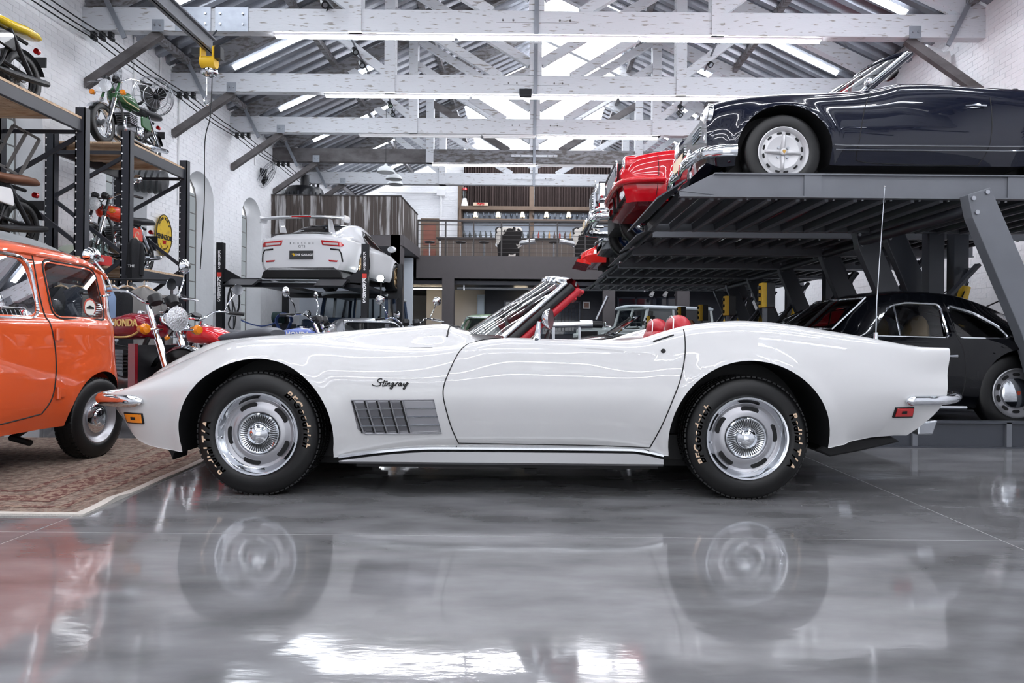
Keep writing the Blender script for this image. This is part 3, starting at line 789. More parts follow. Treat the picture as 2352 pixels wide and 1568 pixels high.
# patterned rug under the orange wagon
M_rug = mat('worn_oriental_rug', (152,138,124), 0.95, rgb2=(98,82,74), mask=(0.40,0.66), scale=30, mscale=(1,1,1), bump=.5, bscale=120, detail=10)
M_fringe = mat('pale_rug_border', (205,200,192), 0.95, bump=.4, bscale=150)
nt = M_rug.node_tree; b_ = nt.nodes['Principled BSDF']; src = b_.inputs['Base Color'].links[0].from_socket
vo = nt.nodes.new('ShaderNodeTexVoronoi'); vo.inputs['Scale'].default_value = 70
tcn = [n for n in nt.nodes if n.type == 'MAPPING'][0]; nt.links.new(tcn.outputs[0], vo.inputs['Vector'])
mx_ = nt.nodes.new('ShaderNodeMix'); mx_.data_type = 'RGBA'; mx_.blend_type = 'MIX'
mr_n = nt.nodes.new('ShaderNodeMapRange'); mr_n.inputs[1].default_value = .1; mr_n.inputs[2].default_value = .45; mr_n.inputs[3].default_value = .75; mr_n.inputs[4].default_value = 0
nt.links.new(vo.outputs['Distance'], mr_n.inputs[0]); nt.links.new(mr_n.outputs[0], mx_.inputs[0]); nt.links.new(src, mx_.inputs[6]); mx_.inputs[7].default_value = (*lin((116,68,60)), 1)
nt.links.new(mx_.outputs[2], b_.inputs['Base Color'])
ra, rb, rc, rd = P(188,1187,3), P(470,1062,4), P(300,1026,5), P(-700,1040,4)
def gp(px, py):
    dx, dy = px-CX, py-CY; b = dy-ROLL*dx; return P(px, py, HCAM*FPX/b)
ra, rb, rc = gp(190,1186), gp(462,1064), gp(120,1027)
rc = rb+Vector((-3.3, 1.0, 0)); rd = Vector((-4.9, ra.y+.15, 0)); rd2 = Vector((-4.9, rc.y, 0))
rb = ra+(rb-ra)*1.75; rc = Vector((-4.6, rb.y+.05, 0))
rug = thing('oriental_rug', 'worn reddish brown oriental rug under the orange wagon', 'rug', (ra.x, ra.y, 0))
def rugpt(u, v):
    p = (ra*(1-u)+Vector((-4.9, ra.y+.02, 0))*u)*(1-v)+(rb*(1-u)+Vector((-4.9, rb.y, 0))*u)*v
    return p
rows = []
for i in range(61):
    v = i/60; row = []
    for j in range(61):
        u = j/60; p = rugpt(u, v)-ra
        e = .012*math.exp(-((v-.13)/.03)**2)*math.exp(-(u/.02)**2)
        row.append((p.x, p.y, .010+.003*math.sin(9*p.x+5*p.y)*math.sin(7*p.y)+e))
    rows.append(row)
def sub(rws, a0, a1, b0, b1): return [r[b0:b1+1] for r in rws[a0:a1+1]]
M_rug2 = mat('rug_band', (100,62,56), 0.95, rgb2=(150,130,114), mask=(0.46,0.54), scale=40, bump=.5, bscale=120, detail=6)
lift = lambda g: [[(x, y, z+.0015) for x, y, z in r] for r in g]
MB().grid(sub(rows,1,60,1,60)).build('rug_field', M_rug, rug, 60)
for a_, b_2 in ((3,4),(6,9),(11,12)):
    MB().grid(lift(sub(rows,a_,b_2,a_,60))).build('rug_band', M_rug2, rug, 60); MB().grid(lift(sub(rows,b_2,60,a_,b_2))).build('rug_band', M_rug2, rug, 60)
ed = MB(); low = lambda p: (p[0], p[1], .0)
ed.grid([[low(p) for p in rows[0]], rows[0], rows[1]]); ed.grid([[low(r[0]) for r in rows], [r[0] for r in rows], [r[1] for r in rows]])
ed.build('rug_border', M_fringe, rug, 60)
# wagon -----------------------------------------------------------------
M_org = carpaint('orange_car_paint', (216,88,42), 0.3)
hx = Vector((-.02, -1, 0))
# local frame: +x = rearwards, -y = the flank that faces us
rz = math.atan2(-hx.y, -hx.x)
wc = P(228, 970, 4.49)           # rear wheel hub, near flank
fi = thing('orange_wagon', 'orange vintage small wagon parked on the rug', 'car', (0,0,0), rz)
Rz = Matrix.Rotation(rz, 3, 'Z'); WBX, TRK = .97, .585
hub = Rz @ Vector((WBX, -TRK-.06, 0)); fi.location = (wc.x-hub.x, wc.y-hub.y, .013)
zt = pch([-1.6,-1.45,-1.0,-.62,-.45,-.25,.0,.5,.9,1.15,1.28,1.34],[.62,.74,.88,.93,1.08,1.26,1.35,1.38,1.37,1.33,1.24,1.05])
wz = pch([-1.6,-1.5,-1.2,-.5,.8,1.1,1.25,1.34],[.35,.5,.62,.655,.655,.63,.565,.46])
wr = pch([-1.6,-.62,-.3,0,.9,1.2,1.34],[.3,.5,.50,.53,.53,.50,.44])
def fi_sec(x):
    zc, w, r = zt(x), wz(x), wr(x); zb = .24 if abs(x) < 1.3 else .24+.1*(abs(x)-1.3)/.3
    if zc < .95:
        pts = [(0,zc),(r*.5,zc-.005),(r*.9,zc-.03),(w-.06,zc-.10),(w-.02,min(.62,zc-.14)),(w,.55),(w,.45),(w-.01,.34),(w-.05,zb),(w-.2,zb-.01),(0,zb-.01)]
    else:
        pts = [(0,zc),(r*.55,zc-.012),(r*.9,zc-.05),(r+.015,zc-.12),(w-.05,.94),(w-.012,.86),(w,.74),(w+.006,.55),(w-.005,.38),(w-.05,zb),(0,zb-.01)]
    return sec_smooth(pts[:10], 5)+sec_smooth(pts[9:], 2)[1:]
def fi_map(p):
    x, y, z = p
    for xc in (-WBX, WBX):
        d = math.hypot(x-xc, z-.26)
        if abs(y) > .4: y += math.copysign(.02*math.exp(-((d-.31)/.09)**2), y)
    return (x, y, z)
me = loft(fi_sec, list(np.linspace(-1.6, 1.34, 90)), xmap=fi_map).mesh('body', M_org, 40)
# hollow cabin
def fi_in(x):
    h = fi_sec(x); return [(max(0, y-.035) if y > .05 else y, min(max(z-.03, .40), 2) if z > .5 else max(z, .40)) for y, z in h]
inner = loft(fi_in, list(np.linspace(-.42, 1.27, 50)))
me = boolean(me, inner)
def rp(pts, r=.05, n=4):
    """round the corners of a polygon"""
    out = []; k = len(pts)
    for i in range(k):
        a, b, c = Vector(pts[i-1]), Vector(pts[i]), Vector(pts[(i+1) % k])
        d1, d2 = (a-b), (c-b); q = min(r, d1.length*.45, d2.length*.45); p1, p2 = b+d1.normalized()*q, b+d2.normalized()*q
        for j in range(n+1):
            t = j/n; out.append(tuple(p1*(1-t)**2+b*2*t*(1-t)+p2*t*t))
    return out
win1 = rp([(-.40,.905),(.46,.905),(.44,1.235),(-.14,1.235)], .09)
win2 = rp([(.60,.91),(1.10,.915),(1.05,1.225),(.575,1.235)], .06)
cut = MB()
for w_ in (win1, win2): cut.prism(w_, -1, 1, 'y')
me = boolean(me, cut)
cut = MB()
for sg in (-1, 1):
    for xc in (-WBX, WBX):
        cut.prism([(xc+.30*math.cos(t), .26+.30*math.sin(t)) for t in np.linspace(0, PI, 24)]+[(xc-.30,-.1),(xc+.30,-.1)], sg*.40, sg*1, 'y')
# windscreen and tailgate openings
cut.prism(rp([(-.42,.93),(.42,.93),(.36,1.22),(-.36,1.22)], .08), -1.0, 0.05, 'x', None)
cut.prism(rp([(-.40,.90),(.40,.90),(.34,1.18),(-.34,1.18)], .08), 1.15, 1.8, 'x', None)
me = fin(boolean(me, cut), M_org, 36, M_under, (((-WBX,.30),(WBX,.30)), .26, .40)); obj('body', me, fi); F = Car(me, fi)
M_interior = mat('black_vinyl', (20,20,22), .5)
M_redvinyl = mat('dark_red_vinyl', (104,16,20), .5)
for sg in (-1, 1):
    for w_, nm_ in ((win1, 'door_glass'), (win2, 'rear_side_glass')):
        n_ = len(w_); MB().add([(a, sg*(.618-(b-.9)*.22), b) for a, b in w_], [tuple(range(n_))]).build(nm_, M_carglass, fi, 0)
    MB().tube([F.side(a+(.012 if a < 0 else 0), b, sg, .004) if True else 0 for a, b in rp([(-.425,.89),(.475,.89),(.455,1.25),(-.15,1.25)], .10)], .009, 6, closed=True).build('window_chrome', M_chrome, fi)
    MB().tube([F.side(a, b, sg, -.002) for a, b in rp([(.585,.895),(1.115,.90),(1.065,1.24),(.56,1.25)], .07)], .008, 6, closed=True).build('window_rubber', M_rubber, fi)
    MB().tube([(-.16, sg*.62, .905), (-.08, sg*.548, 1.235)], .009, 6).build('vent_post', M_chrome, fi)
    F.seam([(.50,1.27),(.50,1.1),(.515,.9),(.53,.8),(.545,.7),(.545,.55),(.52,.42),(.46,.335)], .0045, sgns=(sg,))
    F.seam([(.46,.335),(.1,.305),(-.3,.30),(-.42,.36)], .004, sgns=(sg,)); F.seam([(.49,1.235),(.2,1.245),(-.1,1.23),(-.3,1.1)], .004, sgns=(sg,))
    F.seam([(-.42,.36),(-.45,.6),(-.44,.84)], .004, sgns=(sg,))
    for z in (.80, .45):
        h = F.side(.555, z, sg, .012); MB().cyl(h+Vector((0,0,-.035)), h+Vector((0,0,.035)), .012, 10).cbox(h+Vector((.03,0,0)), (.05,.014,.05)).build('door_hinge', M_org, fi)
    h = F.side(.02, .80, sg, .02); MB().tube([h+Vector((-.09,0,.0)), h+Vector((0,sg*.01,.0)), h+Vector((.06,0,0))], [.008,.012,.006], 8).build('door_handle', M_chrome, fi)
    # latch of the rear side glass
    h = Vector((1.06, sg*.60, 1.06)); MB().tube([h, h+Vector((.06,0,.01)), h+Vector((.09,-sg*.01,.01))], .008, 6).build('glass_latch', M_chrome, fi)
    # gutter and tail trim
    MB().tube([F.side(x, zt(x)-.105, sg, .006) for x in np.linspace(-.3, 1.22, 24)], .012, 6).build('roof_gutter', M_org, fi)
    tr = [F.side(x, z, sg, .003) for x, z in ((1.15,1.24),(1.19,1.14),(1.22,1.04),(1.24,.94),(1.25,.87))]
    MB().tube(tr, .009, 6).build('tail_chrome', M_chrome, fi)
    sr = bpy.data.objects.new('door_mirror', None); COL.objects.link(sr); sr.parent = fi; sr.location = (-.0, sg*.71, .965)
    MB().lathe([(.0005,-.045),(.03,-.04),(.055,-.012),(.06,.012),(.058,.016)], (0,0,0), (1,0,0), 24).build('mirror_shell', M_chrome, sr)
    MB().tube([(0,-sg*.02,-.03),(-.01,-sg*.07,-.08)], .008, 6).build('mirror_arm', M_chrome, sr)
# round window sticker with a small car drawn on it
st_ = bpy.data.objects.new('window_sticker', None); COL.objects.link(st_); st_.parent = fi; st_.location = (.92, -.609, .975)
MB().lathe([(.0005,0),(.062,0)], (0,0,0), (0,-1,0), 28).build('sticker_rim', mat('sticker_red', (190,84,70), .6), st_)
MB().lathe([(.0005,.002),(.05,.002)], (0,0,0), (0,-1,0), 28).build('sticker_face', mat('sticker_white', (226,224,216), .6), st_)
MB().prism([(-.036,-.008),(.036,-.008),(.034,.004),(.016,.006),(.008,.014),(-.012,.014),(-.02,.006),(-.035,.003)], -.005,-.0025,'y').build('sticker_print', M_black, st_, 0)
# cabin: seats, roof lining, steering wheel
for sy in (-.28, .28):
    MB().ell((.1,sy,.52),(.25,.22,.09)).ell((.36,sy,.74),(.07,.21,.24),16,10,Matrix.Rotation(.2,3,'Y')).build('seat', M_interior, fi)
MB().ell((.80,0,.50),(.2,.5,.1)).ell((.98,0,.72),(.06,.5,.2)).build('rear_seat', M_interior, fi)
MB().grid([[ (x, y, zt(x)-.16-.05*(y/.46)**2) for y in np.linspace(-.44,.44,9)] for x in np.linspace(-.2,1.15,9)]).build('roof_lining', M_redvinyl, fi)
MB().tube([(-.22+.06*math.cos(t), .28+.17*math.sin(t), .86+.16*math.cos(t)) for t in np.linspace(0,2*PI,25)[:-1]], .012, 8, closed=True).build('steering_wheel', M_redvinyl, fi)
MB().box(-.55,-.38,-.55,.55,.6,.88).build('dashboard', M_org, fi, 0)
# canvas sunroof cover bow
rt = MB(); rows = [[(x, y, zt(x)+.008-.10*(y/.5)**4) for y in np.linspace(-.43,.43,15)] for x in np.linspace(-.05,1.0,20)]
rt.grid(rows); rt.build('canvas_roof', mat('grey_canvas', (118,120,122), .8), fi, 60)
MB().tube([rows[0][0]]+[r[0] for r in rows], .014, 6).tube([r[-1] for r in rows], .014, 6).tube(rows[-1], .014, 6).build('canvas_edge', M_black, fi)
rows = [[(x, y*w_, zt(.95)-.03+h*math.cos(y*1.5)) for y in np.linspace(-1,1,15)] for x, h, w_ in ((.66,.0,.40),(.74,.10,.40),(.82,.13,.39),(1.0,.12,.37),(1.03,.0,.37))]
MB().grid(rows).build('folded_canvas', mat('grey_canvas', (118,120,122), .8), fi, 60)
# wheels
def plain_wheel(root, x, y, z, sg, R, r, w, mrim, mcap, name='wheel'):
    o = bpy.data.objects.new(name, None); COL.objects.link(o); o.parent = root; o.location = (x, y, z); o.rotation_euler = (0, 0, 0 if sg < 0 else PI)
    tyre_mb(R, r, w, n=40).build('tyre', M_tyre, o, 60); tread_mb(R, w, 48).build('tread', M_tyre, o, 0)
    MB().lathe([(r-.01,-.4*w),(r-.01,.2*w),(r,.42*w),(r+.004,.46*w),(r-.004,.47*w),(r-.02,.36*w),(r-.035,.26*w),(r*.72,.24*w),(r*.62,.28*w),(r*.5,.2*w),(.001,.2*w)], (0,0,0), (0,-1,0), 40).build('rim', mrim, o)
    MB().lathe([(r*.62,.26*w),(r*.62,.36*w),(r*.55,.42*w),(r*.35,.44*w),(r*.30,.50*w),(r*.1,.53*w),(.0005,.53*w)], (0,0,0), (0,-1,0), 32).build('hub_cap', mcap, o)
    return o
for sg in (-1, 1):
    for x in (-WBX, WBX): plain_wheel(fi, x, sg*TRK, .257, sg, .262, .165, .14, M_silver, M_chrome)
MB().box(-1.2,1.15,-.38,.38,.2,.36).build('floor_pan', M_under, fi, 0)
MB().tube([(WBX-.35,-.45,.14),(WBX-.3,-.3,.16),(WBX,-.2,.2),(WBX+.1,.2,.2)], .02, 8).build('suspension_arm', M_under, fi)
# ================================================================ parking lifts on the right with their cars
def bolt(mb, p, d, r=.014, l=.012): mb.cyl(p, Vector(p)+Vector(d)*l, r, 8)
ZD = 2.16      # deck level
LY = [5.55, 7.75, 9.6, 11.6, 13.5, 15.5]
LXE = [1560, 1500, 1455, 1420, 1395, 1368]      # pixel column of each deck's left nose
AXP = [(2225,450),(2035,520),(1895,570),(1795,605),(1730,630),(1690,642)]
ordn = ['nearest', 'second', 'third', 'fourth', 'fifth', 'farthest']
M_ctrl = mat('control_box_black', (26,27,30), .4)
LIFTS = []
for i, y in enumerate(LY):
    w = 1.72 if i == 0 else 1.55
    x0 = P(LXE[i], 470, y).x; x1 = 6.0
    lf = thing('parking_lift', '%s grey parking lift with ribbed deck, counted from the photographer' % ordn[i], 'car lift', (3.6, y, 0), 0, 'car lifts along the right wall')
    LIFTS.append(lf); ox = 3.6
    bz = 1.975 if i == 0 else (1.98, 2.0, 2.03, 2.05, 2.06)[i-1]
    # near edge beam with flanges, cropped nose
    for yy, nm_ in ((0, 'edge_beam'), (w, 'edge_beam')):
        nl = .28 if i == 0 else .2
        poly = [(x0-ox, bz+.005), (x1-ox, bz+.005), (x1-ox, ZD+.0), (x0-ox+nl, ZD+.0), (x0-ox, bz+.05)]
        e = MB().prism(poly, yy-.006, yy+.006, 'y')
        e.box(x0-ox+nl, x1-ox, yy-.03, yy+.03, ZD, ZD+.012).box(x0-ox, x1-ox, yy-.035, yy+.03, bz, bz+.012)
        e.build(nm_, M_lift, lf, 0)
    if i == 0:
        xr = P(1865, 430, y).x-ox
        for q in (xr, xr+1.65): MB().box(q-.07, q+.07, -.02, -.006, bz+.0, ZD).build('rib_plate', M_lift, lf, 0)
        MB().prism([(x0-ox,bz+.05),(x0-ox+.28,bz+.02),(x0-ox+.28,ZD),(x0-ox+.26,ZD)], -.012,-.006,'y').build('nose_plate', M_lift, lf, 0)
    # deck of folded sheets running across, seen from below
    nr = 20; pit = (x1-x0-.1)/nr; zd0 = ZD-.115 if i == 0 else ZD-.012
    for k in range(nr):
        a = x0-ox+.02+k*pit
        pr = [(a, zd0), (a+.06*pit, zd0-.065), (a+.20*pit, zd0-.065), (a+.26*pit, zd0), (a+pit-.012, zd0), (a+pit-.012, zd0+.012), (a+.24*pit, zd0+.012), (a+.18*pit, zd0-.05), (a+.08*pit, zd0-.05), (a+.01, zd0+.012)]
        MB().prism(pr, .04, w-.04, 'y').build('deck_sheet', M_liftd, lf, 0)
        MB().box(a+.03*pit, a+.03*pit+.03, .05, w-.05, zd0-.085, zd0-.064).build('deck_rib', M_lift, lf, 0)
    MB().prism([(x0-ox-.18, ZD-.16 if i else ZD-.2),(x0-ox+.05,ZD-.05),(x0-ox+.05,ZD-.035),(x0-ox-.18,ZD-.145 if i else ZD-.185)], .0, w, 'y').build('ramp_flap', M_liftd, lf, 0)
    bo = MB()
    for k in range(nr): bolt(bo, (x0-ox+.1+k*pit, .05, bz+.004), (0,0,-1), .012, .012)
    bo.build('deck_bolt', M_alu, lf)['kind'] = 'stuff'
    # arm: folded box, from deck pivot down to the column foot; both sides
    ax = P(*AXP[i], y).x-ox; az = P(*AXP[i], y).z-.12
    for s_, yy in ((0, -.09), (1, w+.06)):
        arm = [(ax-.10, az+.10), (ax+.08, az+.16), (ax+.62, az-1.05), (ax+.95, az-1.95), (ax+.62, az-1.95), (ax+.34, az-1.0), (ax-.06, az-.08)]
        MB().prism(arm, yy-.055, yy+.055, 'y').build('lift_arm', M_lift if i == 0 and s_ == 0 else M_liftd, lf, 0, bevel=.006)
        for px_, pz_ in ((ax-.06, az+.07), (ax+.05, az+.12), (ax-.03, az-.04), (ax+.6, az-1.1)): mb = MB(); bolt(mb, (px_, yy-.055, pz_), (0,-1,0), .018, .015); mb.build('bolt', M_alu, lf)
        q_ = 1.2 if i == 0 and s_ == 0 else 0; MB().box(ax+.68+q_, ax+.84+q_, yy-.07, yy+.07, 0, 2.45).build('column', M_liftd, lf, 0)
        # diagonal brace and yellow ram
        if i == 0 and s_ == 0: continue
        ar = ax; ax += .85 if i == 0 else 0
        for dd in (0, .16): MB().bar((ax+.46, yy+.10, az-.22), (ax-.20+dd*.5, yy+.10+dd, .95), .03, .09, (0,1,0)).build('brace', M_liftd, lf, 0)
        for dd in (0, .13):
            MB().cyl((ax+.40, yy+.22+dd, az-.45), (ax+.18, yy+.22+dd, .62), .055, 16).build('hydraulic_ram', M_yellow, lf)
            MB().cyl((ax+.40, yy+.22+dd, az-.45), (ax+.46, yy+.22+dd, az-.25), .028, 10).build('ram_rod', M_chrome, lf)
        MB().tube([(ax+.42, yy+.2, az-.4),(ax+.30, yy+.15, az-.62),(ax+.5, yy+.18, az-.72),(ax+.72, yy+.1, az-.6)], .009, 6).build('hydraulic_hose', M_black, lf)
        ax = ar
    MB().cyl((ax-.02, -.05, az+.0), (ax-.02, w+.02, az+.0), .05, 14).build('torsion_bar', M_liftd, lf)
    # base frame on the floor (lower deck)
    bx0 = max(x0+.15, P(1925,1030,y).x if i == 0 else x0+.4)-ox
    yb = -.25 if i == 0 else 0
    bs = MB().prism([(bx0, .0),(x1-ox,.0),(x1-ox,.205),(bx0+.55,.19),(bx0,.02)], yb-.006, yb+.006, 'y').box(bx0+.5, x1-ox, yb-.03, yb+.02, .19, .21).box(bx0, x1-ox, yb-.035, yb+.02, 0, .012)
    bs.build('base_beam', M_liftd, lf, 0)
    if i == 0:
        for px_ in (2097, 2312): q = P(px_, 1000, y+yb).x-ox; MB().box(q-.02, q+.02, yb-.03, yb-.006, .01, .2).build('rib_plate', M_lift, lf, 0)
    MB().box(bx0+.3, x1-ox, yb+.02, w, .07, .085).build('base_deck', M_liftd, lf, 0)
    MB().box(bx0+.3, x1-ox, w-.02, w+.01, 0, .2).build('base_beam', M_liftd, lf, 0)
    # control pendant on a post
    if i:
        cpx = [None,(1757,678),(1672,702),(1612,718),(1563,720),(1492,742)][i]; ys = [0,-.5,-.5,-.5,-.5,-3][i]
        c = P(cpx[0], cpx[1], y+ys); c.x -= ox; c.y = ys
        MB().box(c.x-.02, c.x+.02, c.y-.02, c.y+.02, 0, c.z).build('control_post', M_lift, lf, 0)
        MB().box(c.x-.0, c.x+.09, c.y-.06, c.y+.06, c.z-.13, c.z+.13).build('control_box', M_ctrl, lf, 0, bevel=.006)
        MB().box(c.x-.05, c.x-.0, c.y-.06, c.y+.06, c.z-.13, c.z+.13).build('control_face', M_yellow, lf, 0, bevel=.006)
        for k in range(3): MB().cyl((c.x-.05, c.y, c.z-.08+.08*k), (c.x-.075, c.y, c.z-.08+.08*k), .022, 10).build('push_button', M_black, lf)
# ---------------------------------------------------------------- navy open roadster on the nearest lift
M_kg = carpaint('navy_car_paint', (14,18,34), 0.2)
M_ltan = mat('dark_hood_canvas', (24,25,30), .8)
KY = 5.62        # near flank
kgl = thing('navy_vintage_convertible', 'navy blue vintage open convertible on the nearest lift deck', 'car', (0,0,0))
KZ0 = 2.06; hubk = P(1801, 346, KY+.03); KX = hubk.x+1.2
kgl.location = (KX, KY+.79, KZ0)
def kx(px, py, Y): v = P(px, py, Y); return (v.x-KX, v.z-KZ0)
def kcurve(pts, Y):
    q = sorted(kx(a, b, Y) for a, b in pts); return [a for a, b in q], [b for a, b in q]
cx_, cz_ = kcurve([(1600,300),(1616,262),(1628,238),(1660,228),(1720,221),(1800,217),(1870,216),(1950,213),(2010,206),(2060,198),(2200,206),(2352,214)], KY+.2)
cx_ += [1.6,1.9,2.05]; cz_ += [.80,.70,.55]
kcr = pch(cx_, cz_)
kz0 = pch([-2.02,-1.9,-1.6,-1.0,-.5,-.2,.1,.6,1.2,1.7,2.05],[.52,.64,.74,.82,.865,.88,.85,.82,.82,.72,.55])
kwm = pch([-2.05,-2.0,-1.9,-1.7,-1.2,-.5,.5,1.2,1.8,2.05],[.30,.46,.60,.70,.77,.785,.79,.80,.70,.45])
kyc = pch([-2.05,-1.9,-1.6,-1.2,-.4,.3,1.2,2.05],[.3,.45,.54,.58,.62,.66,.62,.4])
KRW, KZW = .322, .322
KWF, KWR = -1.2, 1.2
def kg_sec(x):
    zc, w, yc, zz = kcr(x), kwm(x), kyc(x), kz0(x)
    zb = .22 if abs(x) < 1.7 else .22+.12*min(1, (abs(x)-1.7)/.3)
    pts = [(0,zz),(yc*.5,zz-.006),(yc*.82,min(zz,zc)-.006),(yc-.05,zc-.004),(yc,zc),(yc+.45*(w-yc),zc-.035),(w-.035,.66*zc+.34*.45),(w-.006,.55),(w,.45),(w-.01,.36),(w-.06,zb),(w-.2,zb),(0,zb)]
    return sec_smooth(pts[:11], 5)+sec_smooth(pts[10:], 2)[1:]
def kg_map(p):
    x, y, z = p
    for xc in (KWF, KWR):
        d = math.hypot(x-xc, z-KZW)
        if abs(y) > .45: y += math.copysign(.022*math.exp(-((d-.39)/.05)**2), y)
    if x < -1.75: w = min(1, (-1.75-x)/.25); x += w*(max(0,.42-z)*.35)
    return (x, y, z)
x0k = kx(1612,300,KY+.3)[0]
me = loft(kg_sec, list(np.linspace(x0k, 2.05, 130)), xmap=kg_map).mesh('body', M_kg, 40)
cut = MB()
for sg in (-1, 1):
    for xc in (KWF, KWR):
        r = .365
        cut.prism([(xc+r*1.06*math.cos(t), KZW+r*math.sin(t)*1.06) for t in np.linspace(-.1, PI+.1, 36)]+[(xc-r*1.05,-.1),(xc+r*1.05,-.1)], sg*.45, sg*1.1, 'y')
me = boolean(me, cut)
cpl = cr([(-.12,-.5,0),(-.08,-.57,0),(.5,-.60,0),(.95,-.55,0),(1.0,-.3,0),(1.0,.3,0),(.95,.55,0),(.5,.60,0),(-.08,.57,0),(-.12,.5,0)], 4)
me = boolean(me, MB().prism([(p.x, p.y) for p in cpl], .34, 1.2, 'z'))
fin(me, M_kg, 38, M_under, (((KWF,.39),(KWR,.39)), KZW, .45)); obj('body', me, kgl); K = Car(me, kgl)
MB().grid([[(p.x*.985,p.y*.985,.345) for p in cpl],[(p.x*.985,p.y*.985,.8) for p in cpl]], cv=True).build('cockpit_lining', M_interior, kgl)
for sy in (-.3,.3): MB().ell((.35,sy,.42),(.25,.22,.1)).ell((.62,sy,.68),(.07,.22,.26),16,10,Matrix.Rotation(.25,3,'Y')).build('seat', M_interior, kgl)
hd_ = [(kx(2300,214,KY+.4)[0], y, .86+.06*math.cos(y*2.2)) for y in np.linspace(-.56,.56,15)]
MB().tube(hd_, .055, 10).build('folded_hood', M_ltan, kgl, 60)
MB().tube([(kx(2270,212,KY+.3)[0], -.5, .845), (kx(2340,216,KY+.3)[0], -.5, .85)], .02, 8).build('hood_frame', M_black, kgl)
for sy in (-.25, .25): MB().ell((kx(2346,205,KY+.4)[0], sy, .93), (.05,.14,.09)).build('headrest', M_interior, kgl)
def rubbing(pts, r, nm_, m):
    for sg in (-1,1): MB().tube([K.side(x, z, sg, .004) for x, z in pts], r, 6).build(nm_, m, kgl)
zs_ = kx(2000,333,KY)[1]
rubbing([(x, zs_-.0+.0*x) for x in np.linspace(kx(1915,328,KY)[0], 1.55, 24)], .0075, 'side_moulding', M_chrome)
rubbing([(x, zs_-.035) for x in np.linspace(kx(1920,337,KY)[0], 1.5, 24)], .005, 'side_moulding', M_chrome)
dk = [kx(a, b, KY) for a, b in ((2010,206),(1992,240),(1980,290),(1973,335),(1972,355),(1980,366),(2040,372),(2235,376),(2258,370),(2272,340),(2280,280),(2282,220))]
K.seam(dk, .004)
for sg in (-1, 1):
    h = K.side(kx(2247,242,KY)[0], kx(2247,242,KY)[1], sg, .02)
    MB().tube([h+Vector((-.10,0,.0)), h+Vector((-.02,sg*.01,.003)), h+Vector((.07,0,.002))], [.006,.011,.012], 8).build('door_handle', M_chrome, kgl)
# windscreen
def kws(u, v):
    bx, bz_ = kx(1975,210,KY+.2); tx, tz_ = kx(2082,122,KY+.28)
    return Vector(((bx-.30*(1-u*u))*(1-v)+(tx-.16*(1-u*u))*v, u*(.60*(1-v)+.52*v), (bz_-.01)*(1-v)+tz_*v+.02*(1-u*u)))
MB().grid([[kws(u,v) for u in np.linspace(-1,1,21)] for v in np.linspace(0,1,7)]).build('windscreen', M_carglass, kgl, 60)
for u in (-1,1):
    MB().tube([kws(u,v) for v in np.linspace(-.08,1,7)], .016, 8).build('windscreen_pillar', M_chrome, kgl, 60)
    MB().tube([kws(u,v)+Vector((.035,0,-.012)) for v in np.linspace(-.1,1,7)], .022, 8).build('windscreen_pillar', M_kg, kgl, 60)
    q = kws(u, .12)+Vector((-.02,u*.08,.01)); MB().ell(q, (.03,.05,.035)).build('door_mirror', M_chrome, kgl)
MB().tube([kws(u,1) for u in np.linspace(-1,1,15)], .02, 8).build('windscreen_header', M_kg, kgl, 60)
MB().ell((kx(2075,155,KY+.6)[0], 0, kx(2075,155,KY+.6)[1]), (.02,.11,.035)).tube([kws(0,.9), (kx(2075,155,KY+.6)[0],0,kx(2075,150,KY+.6)[1])], .008, 6).build('interior_mirror', M_black, kgl)
for sy in (-.25,.2): MB().tube([K.top(-.62,sy,.01), K.top(-.52,sy+.15,.05), K.top(-.46,sy+.3,.09)], .006, 6).build('wiper', M_chrome, kgl)
